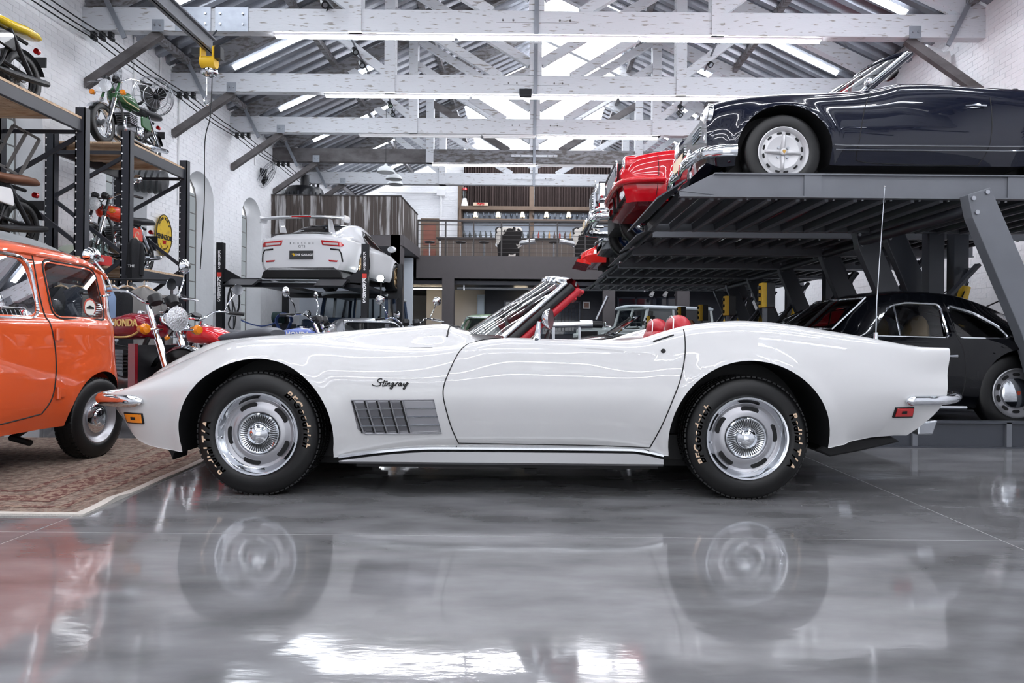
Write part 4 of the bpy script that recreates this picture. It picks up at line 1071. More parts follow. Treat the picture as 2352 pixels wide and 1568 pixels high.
# front end: headlamp, grilles, signal, bumper, plate
for sg in (-1, 1):
    hx_, hz_ = kx(1622,262,KY+.18)
    MB().lathe([(.0005,.03),(.05,.026),(.08,.01),(.088,-.005),(.09,-.03)], (hx_+.015, sg*.585, hz_), (-1,-sg*-.0,.12), 24).build('headlamp', M_lamp, kgl)
    MB().lathe([(.084,.012),(.094,.006),(.096,-.02)], (hx_+.015, sg*.585, hz_), (-1,0,.12), 24).build('headlamp_rim', M_chrome, kgl)
    sx_, sz_ = kx(1626,315,KY+.2); MB().lathe([(.0005,.03),(.02,.028),(.034,.012),(.038,0)], (sx_+.0, sg*.57, sz_), (-1,sg*.3,0), 18).build('turn_signal', M_lamp, kgl)
    for k in range(4):
        z = kx(1590,295,KY+.4)[1]-.025*k
        MB().tube([K.end(y, z, -1, .006) for y in (sg*.16, sg*.24, sg*.32, sg*.40, sg*.44)], .007, 6).build('grille_bar', M_chrome, kgl)
    # bumper: chrome blade wrapping the corner
    z = kx(1650,345,KY)[1]; pts = [(kx(1694,343,KY-.02)[0], sg*.80), (kx(1660,343,KY)[0], sg*.79), (kx(1615,345,KY+.1)[0], sg*.70), (kx(1588,347,KY+.3)[0], sg*.50), (kx(1570,348,KY+.5)[0], sg*.25), (kx(1566,348,KY+.7)[0], 0)]
    pts = cr([(a,b,z) for a,b in pts], 4); rows = []
    for i, p in enumerate(pts):
        d = (pts[min(i+1,len(pts)-1)]-pts[max(i-1,0)]).normalized(); nrm = Vector((d.y*sg, -d.x*sg, 0))*-1
        rows.append([p+nrm*(-.0+.022*math.cos(t))+Vector((0,0,.052*math.sin(t))) for t in np.linspace(0,2*PI,13)[:-1]])
    mb = MB().grid(rows, cv=True); mb.f.append(tuple(range(12))); mb.build('front_bumper', M_chrome, kgl, 60)
    MB().ell((kx(1585,330,KY+.4)[0], sg*.38, z+.02), (.03,.03,.10)).build('overrider', M_chrome, kgl)
    ap = cr([(x0k+.12,sg*.7,.17),(x0k+.03,sg*.5,.15),(x0k-.02,sg*.2,.15),(x0k-.03,0,.15)], 4)
    MB().grid([[p for p in ap],[p+Vector((.05,0,-.05)) for p in ap],[p+Vector((.35,0,-.04)) for p in ap]]).build('front_apron', M_kg, kgl, 60)
plx = kx(1560,380,KY+.7)[0]
MB().cbox((plx,0,kx(1560,375,KY+.7)[1]), (.006,.40,.13), Matrix.Rotation(.12,3,'Y')).build('number_plate', mat('cream_plate', (226,206,168), .5), kgl, 0)
# wheels: silver with cross spokes and slots
def cross_wheel(root, x, y, z, sg):
    o = bpy.data.objects.new('wheel', None); COL.objects.link(o); o.parent = root; o.location = (x,y,z); o.rotation_euler = (0,0,0 if sg<0 else PI)
    tyre_mb(KRW,.205,.165,n=48).build('tyre', M_tyre, o, 60)
    m_s = mat('pale_silver_wheel', (196,196,198), .4, metal=.3)
    MB().lathe([(.2,-.06),(.2,.05),(.207,.077),(.212,.081),(.205,.084),(.195,.076),(.182,.062),(.178,.05)],(0,0,0),(0,-1,0),48).build('rim', m_s, o)
    MB().lathe([(.18,.05),(.17,.058),(.15,.062),(.135,.07),(.11,.066),(.07,.06),(.0005,.06)],(0,0,0),(0,-1,0),48).build('wheel_disc', m_s, o)
    for k in range(4):
        a = PI/2*k+.05; s_ = MB(); rows = []
        for rr, hw, hh in ((.02,.022,.07),(.06,.02,.095),(.10,.016,.094),(.135,.022,.088),(.152,.014,.07)):
            rows.append([(rr*math.sin(a)+hw*c_*math.cos(a), -h_, rr*math.cos(a)-hw*c_*math.sin(a)) for c_, h_ in ((-1,.058),(-.6,hh-.004),(0,hh),(.6,hh-.004),(1,.058))])
        s_.grid(rows); s_.build('spoke', m_s, o, 60)
        MB().cyl((.055*math.sin(a+.785),-.06,.055*math.cos(a+.785)),(.055*math.sin(a+.785),-.074,.055*math.cos(a+.785)),.011,10).build('wheel_nut', M_alu, o)
        for dd in (-.22,.22,.785):
            hump_slot(.162, a+dd, math.radians(9), .008, .0655, .01).build('slot', M_dark, o, 0)
    MB().lathe([(.0005,.098),(.02,.096),(.028,.088),(.03,.07)],(0,0,0),(0,-1,0),20).build('hub_cap', m_s, o)
    MB().prism([(-.012,.014),(.012,.014),(.012,-.004),(0,-.018),(-.012,-.004)],-.1005,-.097,'y').build('crest', mat('gold_crest', (180,140,70), .4, metal=.5), o, 0)
    return o
for sg in (-1,1):
    for x in (KWF,KWR): cross_wheel(kgl, x, sg*.665, KZW, sg)
MB().box(-1.6,1.7,-.5,.5,.16,.32).build('floor_pan', M_under, kgl, 0)
for xc in (KWF, KWR): MB().box(xc-.4,xc+.4,-.46,.46,.14,.66).build('inner_wing', M_under, kgl, 0)
# ================================================================ other cars
def lerp(a, b, t): return (a[0]*(1-t)+b[0]*t, a[1]*(1-t)+b[1]*t)
def empty_child(name, parent, loc, rz=0.0):
    o = bpy.data.objects.new(name, None); COL.objects.link(o); o.parent = parent; o.location = loc; o.rotation_euler = (0,0,rz); o.empty_display_size = .1; return o
def coupe(root, paint, top, wid, rof, belt, zb, hubs, R, ra, wins, frontg=None, rearg=None, hollow=True, n=90, yc=.4, flr=.02, mapx=None, arch_y=.42):
    zt, wz, wr = pch(*zip(*top)), pch(*zip(*wid)), pch(*zip(*rof)); x0, x1 = top[0][0], top[-1][0]
    def sec(x):
        zc, w, r = zt(x), wz(x), wr(x); zs = min(belt, zc-.07); t = max(0, min(1, (zc-belt)/.16))
        re = (w-.11)*(1-t)+r*t; T = (re, zc-.055-.03*t); Sx = (w-.03, zs)
        zbx = min(zb, zc-.2)
        pts = [(0,zc),(re*.5,zc-.010),(re*.86,zc-.034),T,lerp(T,Sx,.55),Sx,(w-.004,zs-.09),(w+.004,(zs+zb)*.5+.02),(w-.008,zb+.12),(w-.06,zbx),(0,zbx)]
        pts[4] = (pts[4][0]+.012, pts[4][1]+.004)
        return sec_smooth(pts[:10], 5)+sec_smooth(pts[9:], 2)[1:]
    def mp(p):
        x, y, z = p
        for h in hubs:
            d = math.hypot(x-h, z-R)
            if abs(y) > yc: y += math.copysign(flr*math.exp(-((d-ra)/.05)**2), y)
        return mapx((x,y,z)) if mapx else (x,y,z)
    me = loft(sec, list(np.linspace(x0, x1, n)), xmap=mp).mesh('body', paint, 40)
    if hollow:
        def inn(x): return [(max(0,y-.035) if y > .05 else y, min(max(z-.03,.36),3) if z > .45 else max(z,.36)) for y, z in sec(x)]
        xa = [x for x in np.linspace(x0,x1,200) if zt(x) > belt+.03]
        me = boolean(me, loft(inn, list(np.linspace(xa[0]+.02, xa[-1]-.02, 50))))
        cut = MB()
        for w_ in wins: cut.prism(w_, -1.2, 1.2, 'y')
        me = boolean(me, cut)
    cut = MB()
    for sg in (-1,1):
        for h in hubs: cut.prism([(h+ra*math.cos(t), R+ra*math.sin(t)) for t in np.linspace(0,PI,26)]+[(h-ra,-.1),(h+ra,-.1)], sg*arch_y, sg*1.3, 'y')
    if hollow:
        if frontg: cut.prism(rp([(-frontg[0],frontg[2]),(frontg[0],frontg[2]),(frontg[1],frontg[3]),(-frontg[1],frontg[3])],.08), frontg[4], frontg[5], 'x')
        if rearg: cut.prism(rp([(-rearg[0],rearg[2]),(rearg[0],rearg[2]),(rearg[1],rearg[3]),(-rearg[1],rearg[3])],.08), rearg[4], rearg[5], 'x')
    me = fin(boolean(me, cut), paint, 38, M_under, (tuple((h, ra) for h in hubs), R, arch_y)); obj('body', me, root); c = Car(me, root); c.zt, c.wz = zt, wz
    MB().box(x0+.45, x1-.45, -.48, .48, zb-.04, zb+.12).build('floor_pan', M_under, root, 0)
    for h in hubs: MB().box(h-ra*.95, h+ra*.95, -arch_y-.01, arch_y+.01, zb, R+ra*.95).build('inner_wing', M_under, root, 0)
    return c
def side_glass(c, w_, yb, yt, z0_, z1_, nm_, m=None):
    for sg in (-1,1):
        k = len(w_); MB().add([(a, sg*(yb+(yt-yb)*(b-z0_)/(z1_-z0_)), b) for a, b in w_], [tuple(range(k))]).build(nm_, m or M_carglass, c.root, 0)
# ---- black coupe under the nearest lift ------------------------------------
M_blk = mat('black_car_paint', (7,8,12), 0.15, coat=.6, coatr=.02, spec=.05)
PX, PY = P(2351,925,5.5).x-1.05, 5.5+.80
co = thing('black_vintage_coupe', 'black vintage coupe with chrome window frames under the nearest lift', 'car', (PX, PY, .086))
PW1 = rp([(-.16,.775),(.50,.765),(.49,1.05),(.20,1.062),(.06,1.03)], .05); PW2 = rp([(.535,.765),(1.0,.762),(.93,.86),(.76,.97),(.55,1.045)], .05)
ptop = [(-1.9,.45),(-1.8,.58),(-1.5,.70),(-1.1,.77),(-.62,.81),(-.45,.86),(-.22,1.06),(0,1.155),(.3,1.19),(.6,1.175),(.95,1.09),(1.3,.95),(1.6,.76),(1.8,.6),(1.92,.45)]
c = coupe(co, M_blk, ptop, [(-1.9,.35),(-1.75,.55),(-1.4,.72),(-.8,.80),(.5,.80),(1.1,.80),(1.6,.68),(1.92,.35)], [(-1.9,.3),(-.5,.55),(0,.56),(.6,.55),(1.2,.45),(1.92,.2)], .76, .2, (-1.05,1.05), .32, .36, [PW1, PW2], (.54,.47,.86,1.08,-.9,-.02), (.42,.36,.85,1.06,.75,1.7), yc=.45, arch_y=.5)
side_glass(c, PW1, .70, .575, .77, 1.06, 'door_glass'); side_glass(c, PW2, .70, .575, .77, 1.06, 'quarter_glass')
for w_ in (PW1, PW2):
    for sg in (-1,1): MB().tube([c.side(a*1.0, b, sg, -.004) if False else Vector((a, sg*(.712-.44*(b-.77)), b)) for a, b in w_], .011, 6, closed=True).build('window_chrome', M_chrome, co)
for sg in (-1,1):
    MB().tube([(.105,sg*.705,.775),(.105,sg*.585,1.045)], .009, 6).build('vent_post', M_chrome, co)
    h = c.side(.46, .62, sg, .02); MB().tube([h+Vector((-.07,0,0)), h+Vector((.04,0,0))], [.008,.014], 8).build('door_handle', M_chrome, co)
    MB().tube([c.side(x, .20, sg, .01) for x in np.linspace(-.6,.62,14)], .014, 6).build('sill_trim', M_chrome, co)
    c.seam([(.53,1.06),(.53,.8),(.565,.66),(.58,.5),(.565,.33),(.54,.26)], .004, sgns=(sg,))
def arcglass(root, xb, zb_, yb, xt, zt_, yt, bulge, nm_, m, fr=True, nn=13):
    f = lambda u, v: Vector(((xb-bulge*(1-u*u))*(1-v)+(xt-bulge*.7*(1-u*u))*v, u*(yb*(1-v)+yt*v), zb_*(1-v)+zt_*v))
    MB().grid([[f(u,v) for u in np.linspace(-1,1,nn)] for v in np.linspace(0,1,6)]).build(nm_, m, root, 60)
    if fr:
        pts = [f(-1,v) for v in np.linspace(0,1,6)]+[f(u,1) for u in np.linspace(-1,1,nn)][1:]+[f(1,v) for v in np.linspace(1,0,6)][1:]+[f(u,0) for u in np.linspace(1,-1,nn)][1:-1]
        MB().tube(pts, .012, 6, closed=True).build(nm_+'_frame', M_chrome, root)
arcglass(co, -.42,.835,.62,-.10,1.10,.52,.16,'windscreen', M_carglass)
arcglass(fi, -.60,.93,.50,-.30,1.24,.44,.06,'windscreen', M_carglass)
arcglass(co, 1.36,.86,.45,.93,1.06,.40,-.08,'rear_window', M_carglass)
for sy in (-.32,.32): MB().ell((.15,sy,.45),(.25,.23,.1)).ell((.42,sy,.72),(.07,.21,.25),16,10,Matrix.Rotation(.2,3,'Y')).build('seat', mat('tan_seat', (150,120,80), .6), co)
MB().tube([(-.15+.05*math.cos(t), -.32+.18*math.sin(t), .78+.17*math.cos(t)) for t in np.linspace(0,2*PI,21)[:-1]], .012, 6, closed=True).build('steering_wheel', M_black, co)
def slot_wheel(root, x, y, z, sg, R, r, w):
    o = empty_child('wheel', root, (x,y,z), 0 if sg<0 else PI)
    tyre_mb(R,r,w,n=40).build('tyre', M_tyre, o, 60)
    MB().lathe([(r,-.3*w),(r-.004,.3*w),(r+.004,.46*w),(r-.004,.48*w),(r-.018,.38*w),(r-.03,.34*w),(r*.7,.36*w),(r*.6,.3*w),(.001,.3*w)],(0,0,0),(0,-1,0),40).build('rim', M_silver, o)
    for k in range(10): hump_slot(r*.76, 2*PI*k/10, .22, r*.06, .355*w+.006, .01).build('slot', M_dark, o, 0)
    MB().lathe([(r*.62,.34*w),(r*.6,.42*w),(r*.4,.52*w),(r*.15,.56*w),(.0005,.565*w)],(0,0,0),(0,-1,0),32).build('hub_cap', M_chrome, o)
    MB().prism([(-.015,.016),(.015,.016),(.015,-.004),(0,-.02),(-.015,-.004)],-.575*w,-.56*w,'y').build('crest', mat('crest_red', (150,60,40), .4), o, 0)
for sg in (-1,1):
    for x in (-1.05,1.05): slot_wheel(co, x, sg*.66, .32, sg, .32, .2, .15)
# ---- red fastback on the second lift ---------------------------------------
M_redc = carpaint('red_car_paint', (196,12,28), 0.25)
mw = P(1612,455,7.86)
mu = thing('red_fastback', 'red vintage fastback with dark grille on the second lift', 'car', (mw.x+1.37, 7.86+.86, 2.168))
ML = mw.x+1.37
fx = P(1412,380,8.6).x-ML
mtop = [(fx,.70),(fx+.06,.78),(-2.0,.865),(-1.4,.93),(-.7,.97),(-.5,1.0),(-.1,1.22),(.3,1.3),(.7,1.28),(1.3,1.1),(1.9,.96),(2.2,.9),(2.35,.7)]
c = coupe(mu, M_redc, mtop, [(fx,.74),(fx+.12,.82),(-1.4,.87),(.3,.87),(1.5,.88),(2.2,.82),(2.35,.75)], [(fx,.6),(-.4,.62),(.3,.6),(1.2,.52),(2.35,.6)], .90, .26, (-1.37,1.37), .325, .38, [], hollow=False, flr=.03, mapx=lambda p: (p[0]+(max(0,.55-p[2])*.25 if p[0] < -1.9 else 0)+(max(0,p[2]-.72)*.3 if p[0] < fx+.1 else 0), p[1], p[2]))
gl = c.end(0,.66,-1)
gr = empty_child('grille', mu, (gl.x-.015, 0, .66))
MB().box(-.01,.05,-.52,.52,-.10,.10).build('grille_mouth', M_dark, gr, 0)
pts = [(-.02,y,z) for y, z in rp([(-.54,-.11),(.54,-.11),(.60,.115),(-.60,.115)], .04)]
MB().tube(pts, .014, 6, closed=True).build('grille_frame', M_chrome, gr)
for k in range(14): MB().box(-.02,.0,-.5+k*.075,-.49+k*.075,-.09,.09).build('grille_bar', M_alu, gr, 0)
for sg in (-1,1):
    p = c.end(sg*.70,.70,-1); MB().lathe([(.0005,.02),(.07,.016),(.085,0),(.09,-.03)], (p.x-.0,sg*.70,.70), (-1,0,0), 24).build('headlamp', M_lamp, mu)
    MB().lathe([(.086,.0),(.10,-.01),(.105,-.05),(.115,-.12)], (p.x-.0,sg*.70,.70), (-1,0,0), 24).build('headlamp_bezel', M_redc, mu)
    p = c.end(sg*.5,.36,-1); MB().lathe([(.0005,.02),(.05,.015),(.062,0)], (p.x-.01,sg*.62,.36), (-1,sg*.5,0), 20).build('fog_lamp', M_lamp, mu)
    bp = [(fx-.03,0),(fx-.03,sg*.4),(fx+.0,sg*.68),(fx+.09,sg*.82),(fx+.25,sg*.885),(fx+.48,sg*.895)]
    MB().tube(cr([(a,b,.49) for a,b in bp],4), .04, 10).build('front_bumper', M_redc, mu, 60)
    MB().box(fx+.02,fx+.12,sg*.2-.02,sg*.2+.02,.28,.5).build('bumper_bracket', M_under, mu, 0)
    c.seam([(fx+.4,.87),(fx+.42,.6),(fx+.4,.32)], .004, sgns=(sg,))
    c.panel([(-1.0,.60),(.2,.60),(.2,.74),(-1.0,.72)], .004, 'side_scallop', M_redc, sg)
    c.panel([(-.25,.93),(.55,.93),(.5,1.2),(.05,1.18)], .004, 'door_glass', M_darkglass, sg, thick=.002)
MB().prism([(fx+.02,.30),(fx+.3,.27),(fx+.3,.31),(fx+.06,.36)], -.7,.7,'y').build('chin_spoiler', M_under, mu, 0)
arcglass(mu, -.55,.99,.64,-.12,1.22,.54,.1,'windscreen', M_darkglass)
def mag_wheel(root, x, y, z, sg, R, r, w, m=None, ns=5):
    o = empty_child('wheel', root, (x,y,z), 0 if sg<0 else PI); m = m or M_silver
    tyre_mb(R,r,w,n=36).build('tyre', M_tyre, o, 60)
    MB().lathe([(r,-.4*w),(r-.02,.1*w),(r-.01,.4*w),(r+.004,.47*w),(r-.006,.48*w),(r-.02,.36*w),(r-.024,.0)],(0,0,0),(0,-1,0),36).build('rim', m, o)
    MB().lathe([(.001,-.1*w),(r-.02,-.1*w)],(0,0,0),(0,-1,0),28).build('brake_disc', M_under, o)
    for k in range(ns):
        a = 2*PI*k/ns; rows = []
        for rr, hw, hh in ((.02,.03,.3*w),(r*.4,.022,.36*w),(r*.85,.03,.3*w),(r-.01,.04,.26*w)):
            rows.append([(rr*math.sin(a)+hw*q*math.cos(a), -hh+abs(q)*.02, rr*math.cos(a)-hw*q*math.sin(a)) for q in (-1,-.5,0,.5,1)])
        MB().grid(rows).build('spoke', m, o, 60)
    MB().lathe([(.05,.2*w),(.05,.4*w),(.03,.46*w),(.0005,.46*w)],(0,0,0),(0,-1,0),20).build('hub_cap', m, o)
for sg in (-1,1):
    for x in (-1.37,1.37): mag_wheel(mu, x, sg*.73, .325, sg, .325, .2, .2)
# ---- navy saloon with upright chrome grille on the third lift ----------------
M_blu = carpaint('deep_blue_car_paint', (36,58,102), 0.2)
bw = P(1500,500,9.75); BL = P(1372,520,10.4).x+2.0
bl = thing('blue_vintage_saloon', 'dark blue vintage saloon with upright chrome grille on the third lift', 'car', (BL, 9.7+.82, 2.168))
btop = [(-2.0,.80),(-1.95,.90),(-1.6,.99),(-.9,1.05),(-.6,1.08),(-.25,1.36),(.2,1.48),(.8,1.46),(1.2,1.3),(1.5,1.02),(2.1,.9),(2.3,.6)]
c = coupe(bl, M_blu, btop, [(-2.0,.62),(-1.9,.72),(-1.3,.82),(1.4,.84),(2.1,.78),(2.3,.6)], [(-2.0,.45),(-.5,.58),(.2,.58),(1.2,.5),(2.3,.45)], .98, .30, (-1.4,1.3), .33, .40, [], hollow=False, flr=.04, mapx=lambda p: (p[0]+(max(0,.6-p[2])*.3 if p[0] < -1.8 else 0), p[1], p[2]))
gr = empty_child('grille', bl, (-2.03, 0, .66))
MB().prism(rp([(-.30,-.24),(.30,-.24),(.34,.24),(0,.30),(-.34,.24)], .05), -.05, .05, 'x').build('grille_shell', M_chrome, gr, 0, bevel=.02)
for k in range(11): MB().box(-.065,-.05,-.26,.26,-.2+k*.038,-.185+k*.038).build('grille_bar', M_alu, gr, 0)
MB().tube([(0,0,.29),(0,0,.37)], .006, 6).tube([(0,.04*math.cos(t),.40+.04*math.sin(t)) for t in np.linspace(0,2*PI,13)[:-1]], .005, 5, closed=True).build('bonnet_ornament', M_chrome, gr)
for sg in (-1,1):
    hl = empty_child('headlamp', bl, (-1.98, sg*.60, .80))
    MB().prism(rp([(-.11,-.16),(.11,-.16),(.11,.14),(-.11,.14)], .08), -.06, .2, 'x').build('headlamp_surround', M_chrome, hl, 0, bevel=.02)
    MB().lathe([(.0005,.03),(.06,.025),(.085,0)], (-.06,0,.04), (-1,0,0), 20).build('headlamp_lens', M_lamp, hl)
    bp = [(-2.12,0),(-2.12,sg*.5),(-2.05,sg*.76),(-1.85,sg*.87),(-1.55,sg*.88)]
    MB().tube(cr([(a,b,.40) for a,b in bp],4), .055, 10).build('front_bumper', M_chrome, bl, 60)
    MB().tube(cr([(a+.04,b,.52) for a,b in bp[1:4]],4), .03, 8).build('bumper_bar', M_chrome, bl, 60)
    MB().ell((-2.12,sg*.35,.46),(.04,.04,.12)).build('overrider', M_chrome, bl)
    c.panel([(-.3,1.0),(.9,1.0),(.8,1.36),(0.05,1.34)], .004, 'side_glass', M_darkglass, sg, thick=.002)
    c.seam([(-.75,1.02),(-.75,.6),(-.8,.36)], .004, sgns=(sg,))
MB().cbox((-2.2,0,.40),(.006,.4,.12)).build('number_plate', mat('cream_plate', (226,206,168), .5), bl, 0)
arcglass(bl, -.66,1.09,.6,-.27,1.36,.52,.1,'windscreen', M_darkglass)
for sg in (-1,1):
    for x in (-1.4,1.3): plain_wheel(bl, x, sg*.70, .33, sg, .33, .19, .16, M_blu, M_chrome)
# ---- grey nose on the fourth lift, red wedge on the fifth --------------------
M_gry = carpaint('grey_car_paint', (120,124,128), .25)
gx = P(1378,575,12.2).x+2.0
gy = thing('grey_sports_car', 'grey low sports car on the fourth lift', 'car', (gx, 12.35, 2.168))
stop = [(-2.0,.42),(-1.9,.52),(-1.4,.66),(-.8,.74),(-.5,.8),(-.1,1.05),(.3,1.15),(.8,1.08),(1.4,.85),(1.9,.75),(2.05,.55)]
c = coupe(gy, M_gry, stop, [(-2.0,.5),(-1.85,.68),(-1.3,.8),(1.3,.82),(2.05,.65)], [(-2.0,.4),(-.4,.55),(.3,.52),(1.3,.45),(2.05,.4)], .76, .22, (-1.2,1.25), .31, .35, [], hollow=False)
for sg in (-1,1):
    c.panel([(-.3,.78),(.7,.78),(.5,1.02),(0,1.0)], .004, 'side_glass', M_darkglass, sg, thick=.002)
    MB().ell((-1.98,sg*.5,.44),(.06,.10,.07)).build('headlamp', M_lamp, gy)
    MB().tube(cr([(-2.05,0,.38),(-2.03,sg*.4,.38),(-1.92,sg*.68,.38),(-1.6,sg*.8,.38)],4), .03, 8).build('front_bumper', M_chrome, gy)
    for x in (-1.2,1.25): mag_wheel(gy, x, sg*.69, .31, sg, .31, .19, .17)
arcglass(gy, -.5,.8,.56,-.1,1.03,.48,.1,'windscreen', M_darkglass)
M_red2 = carpaint('scarlet_car_paint', (214,34,30), .25)
rx = P(1330,600,14.3).x+2.1
rd = thing('scarlet_wedge_car', 'scarlet wedge nosed sports car at the far end of the lifts', 'car', (rx, 13.62+.8, 2.168))
rtop = [(-2.1,.40),(-2.05,.46),(-1.6,.62),(-.9,.72),(-.6,.76),(-.1,1.05),(.3,1.14),(.8,1.08),(1.5,.9),(2.0,.8),(2.1,.6)]
c = coupe(rd, M_red2, rtop, [(-2.1,.62),(-2.0,.72),(-1.3,.82),(1.4,.84),(2.1,.74)], [(-2.1,.5),(-.4,.55),(.3,.52),(1.4,.5),(2.1,.5)], .74, .20, (-1.25,1.25), .31, .35, [], hollow=False)
MB().box(-2.14,-1.98,-.6,.6,.30,.345).build('nose_slot', M_dark, rd, 0)
MB().prism([(-2.2,.22),(-1.9,.16),(-1.9,.24),(-2.16,.28)], -.68,.68,'y').build('chin_spoiler', M_red2, rd, 0)
for sg in (-1,1):
    c.panel([(-1.86,.37),(-1.62,.36),(-1.66,.46),(-1.84,.45)], .006, 'side_lamp', M_lamp, sg)
    c.panel([(-.3,.77),(.7,.77),(.5,1.02),(0,1.0)], .004, 'side_glass', M_darkglass, sg, thick=.002)
    for x in (-1.25,1.25): mag_wheel(rd, x, sg*.70, .31, sg, .31, .19, .18)
arcglass(rd, -.6,.77,.56,-.1,1.04,.48,.1,'windscreen', M_darkglass)
# ---- red coupe parked under the second lift ---------------------------------
ux = P(1850,700,7.9).x
ur = thing('dark_red_coupe', 'dark red coupe with raked windscreen under the second lift', 'car', (ux+.55, 8.5, .086))
M_drd = carpaint('crimson_car_paint', (140,14,24), .25)
utop = [(-2.0,.5),(-1.9,.62),(-1.3,.78),(-.8,.84),(-.66,.88),(-.12,1.16),(.2,1.2),(.6,1.18),(1.2,1.0),(1.8,.86),(2.0,.6)]
UW = rp([(-.35,.86),(.62,.86),(.5,1.09),(.02,1.09)], .05)
c = coupe(ur, M_drd, utop, [(-2.0,.55),(-1.8,.72),(-1.2,.82),(1.4,.83),(2.0,.65)], [(-2.0,.45),(-.4,.57),(.3,.56),(1.3,.5),(2.0,.45)], .82, .22, (-1.2,1.2), .31, .35, [UW], (.6,.5,.9,1.1,-1.0,-.05), None)
side_glass(c, UW, .76, .62, .86, 1.09, 'side_glass', M_darkglass); arcglass(ur, -.64,.885,.6,-.14,1.14,.5,.12,'windscreen', M_carglass)
for sg in (-1,1):
    for x in (-1.2,1.2): mag_wheel(ur, x, sg*.70, .31, sg, .31, .19, .17)
for sy in (-.32,.32): MB().ell((.4,sy,.65),(.08,.22,.28)).build('seat', M_interior, ur)
# ---- white winged coupe on the four post lift --------------------------------
M_gt = carpaint('white_gt_paint', (214,215,218), .25)
GY = 13.75   # rear bumper
gc = P(700,590,GY)
gt = thing('white_winged_coupe', 'white rear winged coupe on the black lift by the arched windows', 'car', (gc.x, GY+2.25, 0), PI/2-.10)
# local +x = forward
GZ = P(700,640,GY).z
gt.location = (gc.x+.16, GY+2.25, GZ-.02)
gtop = [(-2.25,.86),(-2.2,.93),(-1.9,.99),(-1.45,1.14),(-.95,1.32),(-.35,1.42),(.1,1.38),(.6,1.12),(.9,.92),(1.4,.82),(1.9,.7),(2.2,.5)]
c = coupe(gt, M_gt, gtop, [(-2.25,.80),(-2.15,.90),(-1.7,.945),(-1.2,.955),(-.4,.88),(.9,.9),(1.5,.88),(2.2,.6)], [(-2.25,.62),(-1.6,.58),(-.5,.56),(.2,.56),(.9,.6),(2.2,.5)], .84, .20, (-1.25,1.2), .345, .385, [], hollow=False, flr=.02, arch_y=.55)
g_ = lambda y, z, off=.004: c.end(y, z, -1, off)
def rear_patch(poly, nm_, m, off=.006, parent=None):
    """thin plate on the tail, outline in (y,z)"""
    ys = [p[0] for p in poly]; rows = []; y0, y1 = min(ys), max(ys)
    for i in range(17):
        y = y0+(y1-y0)*min(max(i/16,.005),.995); zs = []
        for j in range(len(poly)):
            a, b = poly[j], poly[(j+1)%len(poly)]
            if (a[0]-y)*(b[0]-y) <= 0 and a[0] != b[0]: zs.append(a[1]+(b[1]-a[1])*(y-a[0])/(b[0]-a[0]))
        if len(zs) < 2: continue
        rows.append([g_(y, min(zs)+(max(zs)-min(zs))*k/8, off) for k in range(9)])
    o = obj(nm_, MB().grid(rows).mesh(nm_, m, 60), parent or gt); md = o.modifiers.new('s','SOLIDIFY'); md.thickness = .006; md.offset = 0; return o
for sg in (-1,1):
    rear_patch([(sg*.40,.80),(sg*.42,.70),(sg*.84,.66),(sg*.86,.70),(sg*.80,.76)], 'tail_lamp', M_redlens)
    rear_patch([(sg*.44,.755),(sg*.46,.71),(sg*.76,.69),(sg*.76,.735)], 'lamp_lens', mat('smoked_lens', (190,180,180), .2, coat=1), .010)
    rear_patch([(sg*.56,.40),(sg*.58,.365),(sg*.74,.355),(sg*.76,.385)], 'reflector', M_redlens)
    p = [g_(sg*.60,.62), g_(sg*.78,.60), g_(sg*.82,.52), g_(sg*.84,.36)]; MB().tube([v for v in p], .016, 6).build('bumper_crease', M_dark, gt)
    MB().prism([(-2.10,.98),(-1.85,1.0),(-2.02,1.24),(-2.16,1.24)], sg*.50, sg*.54, 'y').build('wing_strut', M_gt, gt, 0)
    MB().prism(rp([(-2.28,1.15),(-1.98,1.18),(-1.95,1.30),(-2.26,1.30)],.04), sg*.87, sg*.89, 'y').build('wing_endplate', M_gt, gt, 0)
    c.panel([(-.95,.90),(.45,.87),(.1,1.2),(-.5,1.26)], .004, 'side_glass', M_darkglass, sg, thick=.002)
    dm = empty_child('door_mirror', gt, (.45, sg*1.02, .96)); MB().ell((0,0,0),(.07,.11,.075)).build('mirror_shell', M_gt, dm); MB().lathe([(.0005,.07),(.06,.066)],(0,0,0),(-1,0,0),18).build('mirror_glass', M_alu, dm)
    MB().cyl((-2.24,sg*.07,.30),(-2.02,sg*.07,.30),.045,16).build('exhaust_tip', M_black, gt)
    for x in (-1.25,1.2): mag_wheel(gt, x, sg*.80, .345, sg, .345, .25, .26, mat('gold_wheel', (176,152,118), .35, metal=.6), 10)
rows = [[(-2.28+.30*t, y, 1.215+.05*math.cos(y*1.3)+.03*math.sin(t*2)+h) for y in np.linspace(-.88,.88,21)] for t, h in ((0,0),(.5,.035),(1,0),(.5,-.035))]
MB().grid(rows, cu=True).build('rear_wing', M_gt, gt, 60)
MB().tube([(-2.29,y,1.215+.05*math.cos(y*1.3)) for y in np.linspace(-.2,.2,7)], .012, 6).build('high_stop_lamp', M_redlens, gt)
MB().prism([(-.86,.03),(.86,.03),(.82,.16),(.68,.27),(-.68,.27),(-.82,.16)], -2.25, -1.5, 'x').build('diffuser', M_under, gt, 0, bevel=.02)
MB().box(-2.2,-.6,-.72,.72,.13,.24).build('underbody', M_under, gt, 0)
for k in range(7): MB().tube([(-2.1+.02*k,-.6+.17*k,.14),(-1.9,-.55+.17*k,.11)], .03, 6).build('exhaust_box', mat('heat_stained_steel', (130,112,96), .4, metal=.6), gt)
